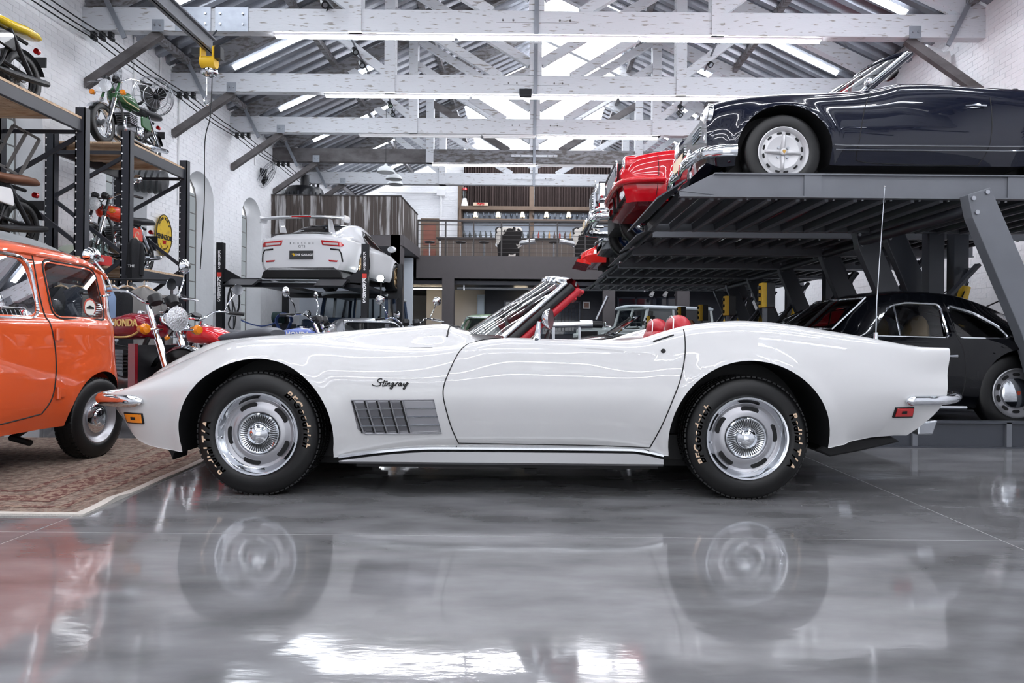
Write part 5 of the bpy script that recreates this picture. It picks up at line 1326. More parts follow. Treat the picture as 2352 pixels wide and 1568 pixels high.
# rear screen, engine lid and stripes on the slope
def slope_patch(x0_, x1_, y0_, y1_, nm_, m, off=.006): return MB().grid([[c.top(x0_+(x1_-x0_)*i/8, y0_+(y1_-y0_)*j/8, off) for j in range(9)] for i in range(9)]).build(nm_, m, gt, 60)
slope_patch(-1.72,-.75,-.44,.44,'rear_screen', M_darkglass)
slope_patch(-2.15,-1.98,-.44,.44,'engine_grille', M_dark)
for sg in (-1,1): slope_patch(-2.18,-1.74,min(sg*.03,sg*.17),max(sg*.03,sg*.17),'stripe', M_dark, .012)
slope_patch(-1.95,-1.82,-.44,.44,'engine_lid', M_gt, .018)
pl_ = empty_child('number_plate', gt, g_(0,.50,.012), -PI/2)
MB().box(-.25,.25,-.012,0,-.085,.085).build('plate', mat('grey_plate', (58,58,60), .5), pl_, 0)
text('THE GARAGE', .062, FRONT((.055,-.014,0)), 'plate_lettering', M_white, pl_, depth=.003, bold=.001)
MB().prism([(-.21,.02),(-.16,.035),(-.14,.02),(-.13,-.02),(-.17,-.03),(-.165,-.005)],-.016,-.012,'y').build('plate_emblem', M_yellow, pl_, 0)
for st, z, s_, sp in (('PORSCHE',.735,.055,2.6),('GT3',.67,.075,1.1)):
    text(st, s_, TF(g_(0,z,.006), (0,-1,0), (0,0,1)), 'tail_lettering', mat('badge_grey', (110,112,116), .4, metal=.5), gt, depth=.004, spacing=sp)
# ================================================================ pallet racks on the left
RXF, RXB = -5.58, -6.62
M_chain = M_black
def rack(y0, y1, label, post_front=(True, True), back=True):
    t = thing('pallet_rack', label, 'rack', ((RXF+RXB)/2, (y0+y1)/2, 0), 0, 'charcoal pallet racks along the left wall')
    hx_, hy = (RXF-RXB)/2, (y1-y0)/2; wp = .12
    for sy in (-1, 1):
        for sx in (-1, 1):
            p = MB().box(sx*hx_-wp/2, sx*hx_-wp/2+.012, sy*hy-.05, sy*hy+.05, 0, 3.62).box(sx*hx_+wp/2-.012, sx*hx_+wp/2, sy*hy-.05, sy*hy+.05, 0, 3.62).box(sx*hx_-wp/2, sx*hx_+wp/2, sy*hy-.05, sy*hy-.04, 0, 3.62)
            po = p.build('post', M_rack, t, 0)
            hm = MB().lathe([(.0005,0),(.011,0)],(0,0,0),(0,-1,0),8).mesh('post_hole', M_white, 0)
            for k in range(30):
                for dx in (-.045,):
                    o = obj('post_hole', hm, po, loc=(sx*hx_+dx, sy*hy-.0515, .5+k*.104))
        # end frame braces
        for k, (za, zb_) in enumerate(((.3,1.1),(1.1,1.9),(1.9,2.7),(2.7,3.3))):
            a, b = (-hx_, hx_) if k % 2 else (hx_, -hx_)
            MB().bar((a, sy*hy, za), (b, sy*hy, zb_), .03, .05).build('brace', M_rack, t, 0)
        MB().bar((-hx_, sy*hy, 3.33), (hx_, sy*hy, 3.33), .03, .045).build('brace', M_rack, t, 0)
    for z in (1.75, 3.47):
        for sx in (-1, 1): MB().box(sx*hx_-.025, sx*hx_+.025, -hy, hy, z-.15, z).build('beam', M_rack, t, 0, bevel=.006)
        for k in range(3): 
            yy = -hy+.3+k*(2*hy-.6)/2; MB().box(-hx_, hx_, yy-.05, yy+.05, z-.06, z).build('bearer', M_plank, t, 0)
        n = 8; w = (2*hx_+.06)/n
        for k in range(n): MB().box(-hx_-.03+k*w+.004, -hx_-.03+(k+1)*w-.004, -hy+.06, hy-.06, z, z+.028).build('plank', M_plank, t, 0)
    return t
rack(6.3, 8.46, 'charcoal steel pallet rack with plank decks at the left edge')
rack(9.40, 10.95, 'charcoal steel pallet rack with plank decks behind the red motorcycle')
# ================================================================ motorcycles
M_seatv = mat('black_seat_vinyl', (34,35,39), .45)
M_eng = mat('cast_engine_alloy', (120,122,126), .35, metal=.8, var=.3, scale=20)
def moto(name, label, loc, rz, tankm, seatm=None, R=.30, forkm=None, coverm=None, txt=None, txtm=None, gauges=True, mirrors=True, signals=True, bright=True, stripe=None, s=1.0, seat_only=False, radiator=False, racer=False):
    t = thing(name, label, 'motorcycle', loc, rz, 'motorcycles'); t.scale = (s, s, s); seatm = seatm or M_seatv; forkm = forkm or M_chrome; ch = M_chrome if bright else M_black
    FX, RXw = .70, -.64
    sp = MB().tube([(0,-.03,.03),(0,.0,R-.075)], .0022, 4).mesh('spoke', M_chrome if bright else M_alu, 0)
    for x, nm_, w in ((FX,'front_wheel',.095),(RXw,'rear_wheel',.12)):
        o = empty_child(nm_, t, (x,0,R))
        tyre_mb(R, R-.085, w, n=36).build('tyre', M_tyre, o, 60)
        MB().lathe([(R-.082,-.035),(R-.095,-.02),(R-.1,0),(R-.095,.02),(R-.082,.035)],(0,0,0),(0,-1,0),36).build('rim', ch, o)
        MB().lathe([(.001,-.05),(.06,-.05),(.06,-.03),(.035,-.02),(.035,.02),(.06,.03),(.06,.05),(.001,.05)],(0,0,0),(0,-1,0),20).build('hub', M_eng, o)
        for k in range(18):
            q = obj('spoke', sp, o); q.rotation_euler = (.12 if k % 2 else -.12, 2*PI*k/18, 0)
    for sy in (-.095,.095):
        MB().cyl((.42,sy,.98),(.56,sy,.66),.019,12).build('fork_tube', forkm, t)
        MB().cyl((.53,sy,.72),(FX,sy,R),.027,12).build('fork_leg', M_chrome if bright else M_black, t)
        MB().cyl((-.30,sy*1.5,.72),(RXw+.02,sy*1.5,R+.02),.028,10).build('shock', M_chrome if bright else M_black, t)
        MB().tube([(-.22,sy*1.1,.35),(RXw,sy*1.1,R)], .022, 8).build('swing_arm', M_black, t)
    # mudguards
    rows = [[(FX+(R+.025)*math.cos(a), .06*q, R+(R+.025-.015*abs(q))*math.sin(a)) for q in (-1,-.5,0,.5,1)] for a in np.linspace(.55, 2.9, 14)]
    MB().grid(rows).build('front_mudguard', ch, t, 60)
    rows = [[(RXw+(R+.035)*math.cos(a), .075*q, R+(R+.035-.02*abs(q))*math.sin(a)) for q in (-1,-.5,0,.5,1)] for a in np.linspace(.5, 2.75, 14)]
    MB().grid(rows).build('rear_mudguard', ch if bright else M_black, t, 60)
    # frame, engine
    for sy in (-.11,.11): MB().tube(cr([(.42,0,.90),(.34,sy*.8,.62),(.25,sy,.30),(-.15,sy,.26),(-.28,sy,.45),(-.35,sy,.70)],4), .018, 8).build('frame_tube', M_black, t)
    MB().tube([(.42,0,.9),(.0,0,.76),(-.75,0,.74)], .022, 8).build('frame_tube', M_black, t)
    MB().ell((-.02,0,.38),(.22,.16,.13)).build('crankcase', M_eng, t)
    for sy in (-1,1): MB().lathe([(.0005,.03),(.07,.028),(.095,.012),(.1,-.02)], (-.06,sy*.15,.38), (0,sy,0), 20).build('engine_cover', M_chrome if bright else M_black, t)
    for k in range(6): MB().box(-.02,.20,-.14,.14,.47+k*.026,.482+k*.026).build('cooling_fin', M_eng if bright else M_black, t, 0)
    MB().box(.03,.15,-.10,.10,.44,.64).build('cylinder', M_eng if bright else M_black, t, 0)
    for sy in (-.13,.13): MB().tube(cr([(.17,sy*.6,.56),(.30,sy*.9,.48),(.26,sy,.27),(-.1,sy*1.2,.22),(-.45,sy*1.35,.24),(-.85,sy*1.4,.30)],4), [.02]*13+[.026,.034,.04,.04,.04,.04,.04,.034], 10).build('exhaust_pipe', M_chrome if bright else M_black, t)
    # tank
    tp = [(-.14,.10,.76,.03),(-.08,.125,.80,.07),(.05,.15,.83,.10),(.2,.155,.845,.115),(.32,.14,.84,.105),(.40,.10,.82,.08),(.42,.06,.80,.04)]
    rows = []
    for x, w, z, h in tp:
        rows.append([(x, w*(abs(math.cos(a))**.7)*(1 if math.cos(a) >= 0 else -1), z+(h*.72 if math.sin(a) > 0 else h*1.1)*(abs(math.sin(a))**.8)*(1 if math.sin(a) >= 0 else -1)) for a in np.linspace(0,2*PI,29)[:-1]])
    mb = MB().grid(rows, cv=True); mb.f += [tuple(range(28)), tuple(len(rows)*28-28+i for i in range(28))]
    tk = mb.build('fuel_tank', tankm, t, 60)
    MB().lathe([(.0005,.02),(.03,.018),(.034,0)], (.22,0,.925), (0,0,1), 16).build('tank_cap', M_chrome, tk)
    if stripe:
        for sy in (-1,1): MB().tube(cr([(-.1,sy*.118,.755),(.1,sy*.15,.74),(.28,sy*.14,.745),(.37,sy*.11,.80)],4), .008, 6).build('tank_stripe', stripe, tk)
    if txt:
        for sy in (-1,1): text(txt, .075, TF((.24,-.158,.845),(1,0,0),(0,0,1)) if sy < 0 else TF((.24,.158,.845),(-1,0,0),(0,0,1)), 'tank_lettering', txtm or M_letter, tk, depth=.006, bold=.002, spacing=1.05)
    # seat
    rows = []
    for x, w, z, h in ((-.10,.09,.79,.03),(-.2,.13,.80,.045),(-.42,.14,.81,.055),(-.6,.14,.84,.055),(-.8,.12,.855,.05),(-.88,.09,.85,.03)):
        rows.append([(x, w*(abs(math.cos(a))**.6)*(1 if math.cos(a) >= 0 else -1), z+h*math.sin(a)) for a in np.linspace(0,2*PI,21)[:-1]])
    mb = MB().grid(rows, cv=True); mb.f += [tuple(range(20)), tuple(5*20+i for i in range(20))]; mb.build('seat', seatm, t, 60)
    for sy in (-1,1):
        MB().prism(rp([(-.38,.48),(-.12,.50),(-.10,.66),(-.34,.68)],.04), sy*.13, sy*.165, 'y').build('side_cover', coverm or tankm, t, 0, bevel=.01)
    MB().lathe([(.0005,.03),(.02,.028),(.034,.01),(.034,-.03)], (-.93,0,.72), (-1,0,0), 16).build('tail_lamp', M_redlens, t)
    MB().box(-.96,-.94,-.09,.09,.54,.66).build('number_plate', M_black, t, 0)
    # headlamp, bars
    if not racer:
        hl = empty_child('headlamp', t, (.60,0,.88))
        MB().lathe([(.001,-.12),(.06,-.10),(.088,-.04),(.095,.02)],(0,0,0),(1,0,0),24).build('lamp_shell', ch, hl)
        MB().lathe([(.0005,.035),(.05,.032),(.086,.02),(.095,.018)],(0,0,0),(1,0,0),24).build('lamp_lens', M_lamp, hl)
    if gauges:
        for sy in (-.07,.07): MB().lathe([(.001,-.04),(.045,-.04),(.052,.0),(.05,.02),(.001,.02)], (.46,sy,1.03), (-.5,0,.85), 18).build('gauge', M_black, t)
    for sy in (-1,1):
        MB().tube(cr([(.40,0,1.0),(.40,sy*.12,1.01),(.34,sy*.22,1.08),(.24,sy*.36,1.07)],4), .012, 8).build('handlebar', M_chrome, t)
        MB().cyl((.275,sy*.325,1.072),(.16,sy*.44,1.06),.019,10).build('grip', M_black, t)
        MB().tube([(.28,sy*.30,1.06),(.30,sy*.40,1.05),(.26,sy*.48,1.05)], .006, 6).build('lever', M_alu, t)
        if mirrors:
            MB().tube(cr([(.28,sy*.28,1.09),(.27,sy*.33,1.2),(.22,sy*.38,1.30)],4), .007, 6).build('mirror_stem', M_chrome, t)
            MB().lathe([(.0005,-.03),(.04,-.022),(.062,0),(.06,.006),(.0005,.006)], (.21,sy*.39,1.33), (-1,-sy*.2,0), 22).build('mirror', M_chrome, t)
        if signals:
            MB().cyl((.56,sy*.08,.80),(.56,sy*.2,.80),.008,8).build('signal_stem', M_chrome, t)
            MB().lathe([(.0005,.025),(.03,.02),(.042,0),(.03,-.05),(.0005,-.06)], (.565,sy*.225,.80), (1,0,0), 18).build('turn_signal', M_amber, t)
    MB().tube(cr([(.30,.1,1.05),(.5,.12,1.0),(.56,.05,.85),(.4,.1,.75)],4), .006, 5).build('cable', M_black, t)
    if radiator:
        MB().box(.34,.40,-.17,.17,.34,.68).build('radiator', M_black, t, 0); 
        for sy in (-1,1): MB().box(.335,.41,sy*.18-.012,sy*.18+.012,.33,.69).build('radiator_trim', mat('maroon_trim', (130,16,30), .3, coat=1), t, 0)
    return t
M_green = carpaint('green_tank_paint', (52,96,58)); M_cream = mat('cream_stripe', (214,196,150), .4)
M_maroon = carpaint('maroon_tank_paint', (140,8,34)); M_redt = carpaint('red_tank_paint', (206,20,30)); M_ored = carpaint('orange_red_paint', (222,60,34)); M_bluet = carpaint('blue_tank_paint', (104,122,190)); M_yelt = carpaint('yellow_tank_paint', (222,190,40)); M_blkt = carpaint('black_tank_paint', (20,20,22))
M_brown = mat('brown_leather', (120,80,58), .5)
moto('motorcycle', 'small green motorcycle on the top deck of the second rack', (-6.05,10.2,3.50), -PI/2+.03, M_green, R=.29, forkm=M_green, stripe=M_cream, mirrors=False, s=.95)
moto('motorcycle', 'orange red motorcycle with chrome lamp on the lower rack shelf', (-6.18,10.2,1.78), -PI/2+.03, M_ored, coverm=M_ored, forkm=M_black, mirrors=True)
moto('motorcycle', 'black scrambler with yellow tail on the top deck at the left edge', (-5.98,7.3,3.50), -PI/2, M_blkt, bright=False, mirrors=False, signals=False, seatm=M_yelt)
moto('motorcycle', 'black motorcycle with brown seat on the lower shelf at the left edge', (-6.02,7.35,1.78), -PI/2, M_white, seatm=M_brown, bright=False, mirrors=False, signals=False)
moto('motorcycle', 'maroon touring motorcycle with gold lettering beside the orange wagon', (-3.50,5.85,0), -.42, M_maroon, coverm=M_black, txt='HONDA', txtm=mat('gold_letters', (224,190,120), .4, metal=.4), stripe=mat('gold_letters', (224,190,120), .4, metal=.4), radiator=True, R=.33, s=1.08)
moto('motorcycle', 'bright red motorcycle with grey seat behind the maroon one', (-3.25,7.1,0), PI-.5, M_redt, seatm=mat('grey_seat_vinyl', (86,88,94), .45), R=.31)
moto('motorcycle', 'pale blue motorcycle with long black seat in front of the black lift', (-2.98,8.25,0), -.12, M_bluet, seatm=mat('grey_seat_vinyl', (86,88,94), .45), txt='HONDA', txtm=M_white, coverm=M_bluet, R=.32)
moto('motorcycle', 'black motorcycle seen over the white bonnet', (-1.75,9.6,0), -PI/2+.3, M_blkt, R=.32)
# ================================================================ four post lift under the white coupe
LZ = GZ-.025
kl = thing('four_post_lift', 'black four post lift with white lettering carrying the white winged coupe', 'car lift', (-4.75, 15.4, 0))
M_bl = mat('gloss_black_steel', (22,23,27), .3)
for sx, x in ((-1, P(507,620,13.6).x), (1, P(839,620,13.6).x)):
    for y in (13.6, 17.2):
        lx_, ly_ = x+4.75, y-15.4
        MB().box(lx_-.065,lx_+.065,ly_-.065,ly_+.065,0,2.68).box(lx_-.16,lx_+.16,ly_-.16,ly_+.16,0,.02).build('post', M_bl, kl, 0)
        MB().prism([(lx_,LZ-.12),(lx_-sx*.45,LZ-.06),(lx_-sx*.45,LZ),(lx_,LZ+.25)], ly_-.02, ly_+.02, 'y').build('gusset', M_bl, kl, 0)
    for k, chx in enumerate('KREBS'):
        text(chx, .125, FRONT((x+4.75, -1.8-.068, P(507,642,13.6).z-.1*k)), 'post_lettering', M_white, kl, depth=.004, bold=.003)
    for k, chx in enumerate('KREBS'):
        text(chx, .09, FRONT((x+4.75, -1.8-.068, P(507,580,13.6).z-.075*k)), 'post_lettering', M_white, kl, depth=.004, bold=.001)
    MB().box(x+4.75-.045,x+4.75+.045,-1.8-.07,-1.8-.066,P(507,634,13.6).z-.02,P(507,634,13.6).z+.07).build('post_emblem', mat('emblem_red', (205,60,50), .5), kl, 0)
x0, x1 = P(507,620,13.6).x+4.75, P(839,620,13.6).x+4.75
for y in (-1.75, 1.75): MB().box(x0,x1,y-.07,y+.07,LZ-.16,LZ-.06).build('cross_beam', M_bl, kl, 0)
for xx in ((x0+.30, x0+.85), (x1-.85, x1-.30)):
    MB().box(xx[0],xx[1],-2.0,2.75,LZ-.07,LZ).build('runway', M_bl, kl, 0)
    MB().prism([(-2.35,LZ-.16),(-2.0,LZ-.01),(-2.0,LZ-.07),(-2.3,LZ-.19)], xx[0], xx[1], 'x').build('ramp', M_bl, kl, 0)
for k in range(2): MB().tube([(x0+.85,-1.86,LZ-.02-.05*k),(x1-.85,-1.86,LZ-.02-.05*k)], .018, 8).build('front_rail', M_alu, kl)
MB().tube(cr([(x0+.15,-1.7,LZ-.15),(x0+.2,-1.7,LZ-.6),(x0+.12,-1.7,LZ-.9),(x0+.22,-1.7,LZ-1.0),(x0+.26,-1.7,LZ-.7),(x0+.2,-1.7,LZ-.45)],5), .014, 6).build('hose_loop', M_black, kl)
# hose reel and bicycle wheel by the left post
hr = thing('air_hose', 'blue coiled air hose hanging by the arched window', 'hose', P(655,740,16.9))
MB().tube([( .18*math.cos(t)*(1+.1*math.sin(3*t)), -.01*t, .22*math.sin(t)) for t in np.linspace(0, 6*PI, 60)], .018, 6).tube(cr([(-.2,0,0),(-.6,0,-.1),(-1.1,0,.05),(-1.3,0,.3)],5), .018, 6).build('hose_coil', mat('blue_hose', (70,92,150), .4), hr)
MB().cyl((-.35,.15,.12),(-.1,.15,.12),.14,16).build('reel', mat('green_motor', (40,66,66), .5), hr); MB().box(-.4,.2,.2,.24,-.9,-.04).build('stand', M_rack, hr, 0)
bwh = thing('spare_bicycle_wheel', 'thin black wheel leaning behind the left lift post', 'wheel', P(537,690,14.6))
MB().tube([(.12*math.cos(t), 0, .33*math.sin(t)) for t in np.linspace(0,2*PI,33)[:-1]], .02, 6, closed=True).build('wheel_ring', M_black, bwh); MB().tube([(0,0,-.33),(0,0,-1.6)], .012, 6).build('wheel_stand', M_rack, bwh)
# portable work lamp
wl_ = P(875,640,14.9)
wk = thing('work_lamp', 'glaring white work lamp on a stand by the right lift post', 'lamp', (wl_.x, wl_.y, 0))
MB().cyl((0,0,0),(0,0,wl_.z),.02,8).build('stand_pole', M_black, wk)
for a in (0,2.1,4.2): MB().tube([(0,0,.35),(.4*math.cos(a),.4*math.sin(a),.02)], .014, 6).build('stand_leg', M_black, wk)
MB().lathe([(.0005,.02),(.06,.02),(.075,.0)], (0,-.05,wl_.z), (0,-1,0), 20).build('lamp_face', emis('work_lamp_glow', (240,250,255), 45), wk)
MB().lathe([(.08,.02),(.085,-.05),(.04,-.1),(.0005,-.1)], (0,-.05,wl_.z), (0,-1,0), 20).build('lamp_body', M_black, wk)
# ================================================================ mezzanine at the far end
RYm, BYm = 21.0, 18.3
M_curtain = mat('brown_curtain', (64,52,50), .8, var=.25, scale=3)
M_rail = mat('dark_iron_rail', (52,48,48), .5)
M_siding = mat('weathered_cladding', (66,58,54), .7, rgb2=(160,158,158), mask=(.53,.64), scale=3, mscale=(2.4,2.4,.22), detail=8, world=True)
M_timb = mat('brown_timber', (112,94,80), .6, var=.2, scale=5)
M_barw = mat('bar_counter_boards', (104,92,84), .6, var=.25, scale=4, mscale=(6,1,.5))
MX = -3.54
fz, top_z = 3.36, 4.45
mz = thing('mezzanine_floor', None, None, (0, 23.6, 0)); struct(mz, 'taupe steel mezzanine deck with deep front beam'); mz.name = 'trim_40'
MB().box(-7, 7, -2.6, 3.2, fz-.12, fz).build('deck', M_beamgrey, mz, 0)
MB().box(MX, 7, -2.68, -2.5, 2.67, fz).build('front_beam', M_beamgrey, mz, 0)
MB().box(-7, MX+.1, BYm-23.6, -2.6, 3.28, 3.58).build('side_deck', M_beamgrey, mz, 0)
MB().box(MX-.25, MX, BYm-23.6, BYm-23.6+.3, 2.6, 3.6).build('front_beam', M_beamgrey, mz, 0)
MB().box(-7, 7, -2.4, 3.2, 2.5, 2.62).build('soffit', M_navy, mz, 0)
for px_, w in ((1030,27),(1398,27),(1567,28),(912,26)):
    y = RYm-23.6+.0 if px_ != 912 else BYm-23.6+.15; x = P(px_, 700, y+23.6).x; hw = w*(y+23.6)/1568/2
    MB().box(x-hw, x+hw, y-.15, y+.15, 0, 2.7 if px_ != 912 else 3.3).build('column', M_beamgrey, mz, 0)
# boxed balcony clad in weathered boards
bc = struct(thing('trim_41', None, None, (-5.3, BYm, 3.58)), 'weathered dark vertical board cladding on the balcony')
n = 34; x0, x1 = -7+5.3, MX+5.3; w = (x1-x0)/n
bdm = MB().box(-w/2+.004, w/2-.004, -.012, .012, 0, 1.03).mesh('board', M_siding, 0)
for k in range(n): obj('board', bdm, bc, loc=(x0+(k+.5)*w, random.uniform(-.006,.006), 0))
n = 22; w2 = (RYm-BYm)/n; bd2 = MB().box(-.012,.012,-w2/2+.004,w2/2-.004,0,1.03).mesh('board', M_siding, 0)
for k in range(n): obj('board', bd2, bc, loc=(x1, (k+.5)*w2, -.0))
MB().box(x0, x1+.03, -.03, .03, 1.03, 1.06).build('cap_rail', M_rail, bc, 0); MB().box(x1-.03,x1+.03,0,RYm-BYm,1.03,1.06).build('cap_rail', M_rail, bc, 0)
# water tank / chimney stack on the balcony
tk = thing('black_tank', 'black round slatted tank standing on the balcony', 'tank', P(700,455,19.3))
tk.location.z = 3.6; r = .52
MB().lathe([(r,0),(r,1.32),(r*.9,1.42),(.12,1.46),(.12,1.8),(.0005,1.8)],(0,0,0),(0,0,1),28).build('shell', M_bl, tk)
for k in range(20): a = 2*PI*k/20; MB().bar((r*math.cos(a)*1.01,r*math.sin(a)*1.01,.1),(r*math.cos(a)*1.01,r*math.sin(a)*1.01,1.25),.05,.03,(math.cos(a),math.sin(a),0)).build('slat', M_rack, tk, 0)
# railing
rl = thing('balustrade', 'dark iron balustrade with horizontal wires along the mezzanine edge', 'railing', (0, RYm, fz))
MB().box(MX, 2.6, -.03, .03, 1.06, 1.11).box(MX, 2.6, -.02,.02,.94,.965).build('handrail', M_rail, rl, 0)
for k in range(8):
    x = MX+.02+k*.86; MB().box(x-.022, x+.022, -.022, .022, 0, 1.06).build('baluster', M_rail, rl, 0)
for k in range(6): MB().tube([(MX,0,.12+.13*k),(2.6,0,.12+.13*k)], .006, 5).build('rail_wire', M_rail, rl)
# back bar: posts, shelf, curtain, counter
BYk = 26.2
def at(px, py, Y): return P(px, py, Y)
for px_ in (1058, 1222):
    a = at(px_, 400, 25.9); o = MB().box(-.09,.09,-.09,.09,0,3.4).build('timber_post', M_timb, None, 0); o.location = (a.x, 25.9, fz); tag(o, 'brown timber post %s' % ('between the curtains behind the bar' if px_ > 1100 else 'at the left end of the back bar'), 'post', 'back bar posts')
for i, (px0, px1) in enumerate(((1065,1217),(1228,1402))):
    a, b = at(px0,430,26.5), at(px1,430,26.5); ct = thing('curtain', 'brown pleated curtain %s of the middle post behind the bar' % ('left', 'right')[i], 'curtain', ((a.x+b.x)/2, 26.5, 0), 0, 'curtains behind the bar')
    hw = (b.x-a.x)/2; z0_, z1_ = at(px0,476,26.5).z, at(px0,372,26.5).z
    rows = [[(-hw+2*hw*k/160, .05*math.sin(k*1.05+.6*math.sin(k*.31)), z) for k in range(161)] for z in (z0_, z1_)]
    MB().grid(rows).build('curtain_cloth', M_curtain, ct, 60); MB().cyl((-hw,0,z1_+.03),(hw,0,z1_+.03),.02,8).build('curtain_rod', M_rail, ct)
sh0, sh1 = at(1058,480,25.9), at(1405,480,25.9)
sf = thing('back_bar_shelf', 'long brown timber shelf unit with glasses and bottles behind the bar', 'shelf', ((sh0.x+sh1.x)/2, 25.9, fz))
hw = (sh1.x-sh0.x)/2
for py_, d_ in ((476,.14),(505,.06),(551,.06)):
    z = at(1200,py_,25.9).z-fz; MB().box(-hw,hw,-.22,.22,z-d_,z).build('shelf_board', M_timb, sf, 0)
MB().box(-hw,hw,.2,.23,at(1200,551,25.9).z-fz,at(1200,476,25.9).z-fz).build('mirror_back', mat('shelf_mirror', (150,156,164), .15, metal=.8), sf, 0)
for q in (-hw,hw): MB().box(q-.04,q+.04,-.2,.2,0,at(1200,476,25.9).z-fz).build('shelf_side', M_timb, sf, 0)
gz = at(1200,505,25.9).z; bz_ = at(1200,551,25.9).z
gme = MB().lathe([(.001,0),(.035,0),(.035,.01),(.006,.02),(.006,.09),(.04,.13),(.048,.18),(.042,.24)],(0,0,0),(0,0,1),10).mesh('wine_glass', glass('bar_glass',(225,232,240),3.0), 60)
bprof = [(.001,0),(.038,0),(.038,.2),(.014,.26),(.014,.33),(.001,.33)]
for j in range(26):
    x = sh0.x+.25+j*(sh1.x-sh0.x-.5)/25
    o = obj('wine_glass', gme, None, loc=(x, 25.85+random.uniform(-.1,.1), gz)); tag(o, ordw(j+1)+' stemmed glass from the left on the upper bar shelf', 'glass', 'glasses on the upper bar shelf')
bcols = [(20,24,22),(60,34,18),(160,120,60),(200,200,196),(24,40,28),(140,40,30)]
bms = [MB().lathe(bprof,(0,0,0),(0,0,1),10).mesh('bottle', mat('bottle_%d' % k, c_, .15, coat=1), 60) for k, c_ in enumerate(bcols)]
for j in range(28):
    x = sh0.x+.15+j*(sh1.x-sh0.x-.3)/27; k = (0 if j < 14 else random.randrange(6))
    o = obj('bottle', bms[k], None, loc=(x, 25.85+random.uniform(-.08,.08), bz_)); tag(o, ['black','brown','amber','clear','dark green','red'][k]+' bottle, %s from the left on the lower bar shelf' % ordw(j+1), 'bottle', 'bottles on the lower bar shelf')
for k, px_ in enumerate((1092,1144,1200,1255,1306,1360)):
    a = at(px_,505,25.75); lp = thing('table_lamp', '%s white shaded lamp from the left on the bar shelf' % ['first','second','third','fourth','fifth','sixth'][k], 'lamp', (a.x,25.75,a.z), 0, 'shaded lamps on the bar shelf')
    MB().cyl((0,0,0),(0,0,.12),.015,8).cyl((0,0,0),(0,0,.015),.06,12).build('lamp_base', M_rail, lp); MB().lathe([(.10,.10),(.055,.30)],(0,0,0),(0,0,1),16).build('lamp_shade', mat('lamp_shade', (236,226,208), .8, emit=.2), lp)
a = at(1067,474,25.8); o = thing('drink_dispenser', 'white dispenser with red top on the curtain shelf', 'dispenser', a)
MB().lathe([(.14,0),(.12,.1),(.08,.25),(.07,.3)],(0,0,0),(0,0,1),14).build('base', M_white, o); MB().lathe([(.07,.3),(.1,.5),(.1,.62)],(0,0,0),(0,0,1),14).build('jar', M_glass, o); MB().lathe([(.1,.62),(.09,.7),(.001,.72)],(0,0,0),(0,0,1),14).build('lid', M_redlens, o)
a = at(1104,470,25.75); o = thing('soda_crate', 'wooden soda crate with red lettering on the curtain shelf', 'crate', (a.x,25.75,a.z-.06))
MB().box(-.28,.28,-.1,.1,0,.12).build('crate_box', mat('crate_wood', (200,180,158), .7), o, 0, bevel=.008); text('PEPSI', .13, FRONT((0,-.105,.06)), 'crate_lettering', M_redlens, o, depth=.004, bold=.006)
c0, c1 = at(1005,547,24.2), at(1400,547,24.2)
cn = thing('bar_counter', 'long dark bar counter clad in boards on the mezzanine', 'counter', ((c0.x+c1.x)/2, 24.2, fz)); hw = (c1.x-c0.x)/2
MB().box(-hw,hw,-.3,.3,c0.z-fz-.05,c0.z-fz).build('counter_top', M_rail, cn, 0)
nb = 26; w = (2*hw-.3)/nb; cbm = MB().box(-w/2+.003,w/2-.003,-.012,.012,0,c0.z-fz-.05).mesh('board', M_barw, 0)
for k in range(nb): obj('board', cbm, cn, loc=(-hw+.15+(k+.5)*w, -.2+random.uniform(-.004,.004), 0))
for k, px_ in enumerate((987,1058,1112,1272,1392)):
    a = at(px_,556,23.2); s_ = thing('bar_stool', '%s round bar stool from the left in front of the counter' % ['first','second','third','fourth','fifth'][k], 'stool', (a.x,23.2,fz), 0, 'bar stools'); h = a.z-fz
    MB().lathe([(.001,h+.03),(.17,h+.03),(.18,h),(.15,h-.03),(.001,h-.03)],(0,0,0),(0,0,1),18).build('seat', M_rail, s_); MB().cyl((0,0,0),(0,0,h),.025,8).build('column', M_alu, s_); MB().lathe([(.001,.02),(.18,.015),(.2,0)],(0,0,0),(0,0,1),18).build('base', M_alu, s_)
M_cow = mat('cow_hide', (28,25,25), .9, rgb2=(206,200,192), mask=(.55,.57), scale=2.2)
for k, (px_, fl_) in enumerate(((1168,1),(1345,-1))):
    a = at(px_,590,22.0); ac = thing('hide_armchair', 'black and white hide wing chair %s' % ('on the left of the pair' if k == 0 else 'on the right of the pair'), 'armchair', (a.x,22.0,fz), 0, 'hide armchairs')
    rows = []
    for z, w, d in ((.0,.34,.30),(.4,.36,.32),(.8,.42,.30),(1.0,.44,.26),(1.06,.36,.2)): rows.append([(w*math.cos(t), -.05+d*.4*math.sin(t)-.0, z) for t in np.linspace(PI,2*PI,15)]+[(w*.9*math.cos(t), .03+d*.3*math.sin(t), z) for t in np.linspace(2*PI,PI,15)])
    MB().grid(rows, cv=True).build('backrest', M_cow, ac, 60)
    MB().box(-.32,.32,.0,.5,.1,.42).build('seat', M_cow, ac, 0, bevel=.05)
    for sx in (-1,1): MB().cyl((sx*.36,-.02,.5),(sx*.36,.5,.55),.07,12).build('arm', mat('steel_roll', (170,172,176), .3, metal=.8), ac)
    MB().cyl((fl_*.35,-.02,.55),(fl_*.85,-.05,.62),.08,14).build('roll', mat('steel_roll', (170,172,176), .3, metal=.8), ac)
dr = struct(thing('door_1', None, None, at(987,560,26.7)), 'brown wooden door in the far white wall'); dr.location.z = fz
MB().box(-.36,.36,-.03,.05,0,2.15).build('frame', M_timb, dr, 0); 
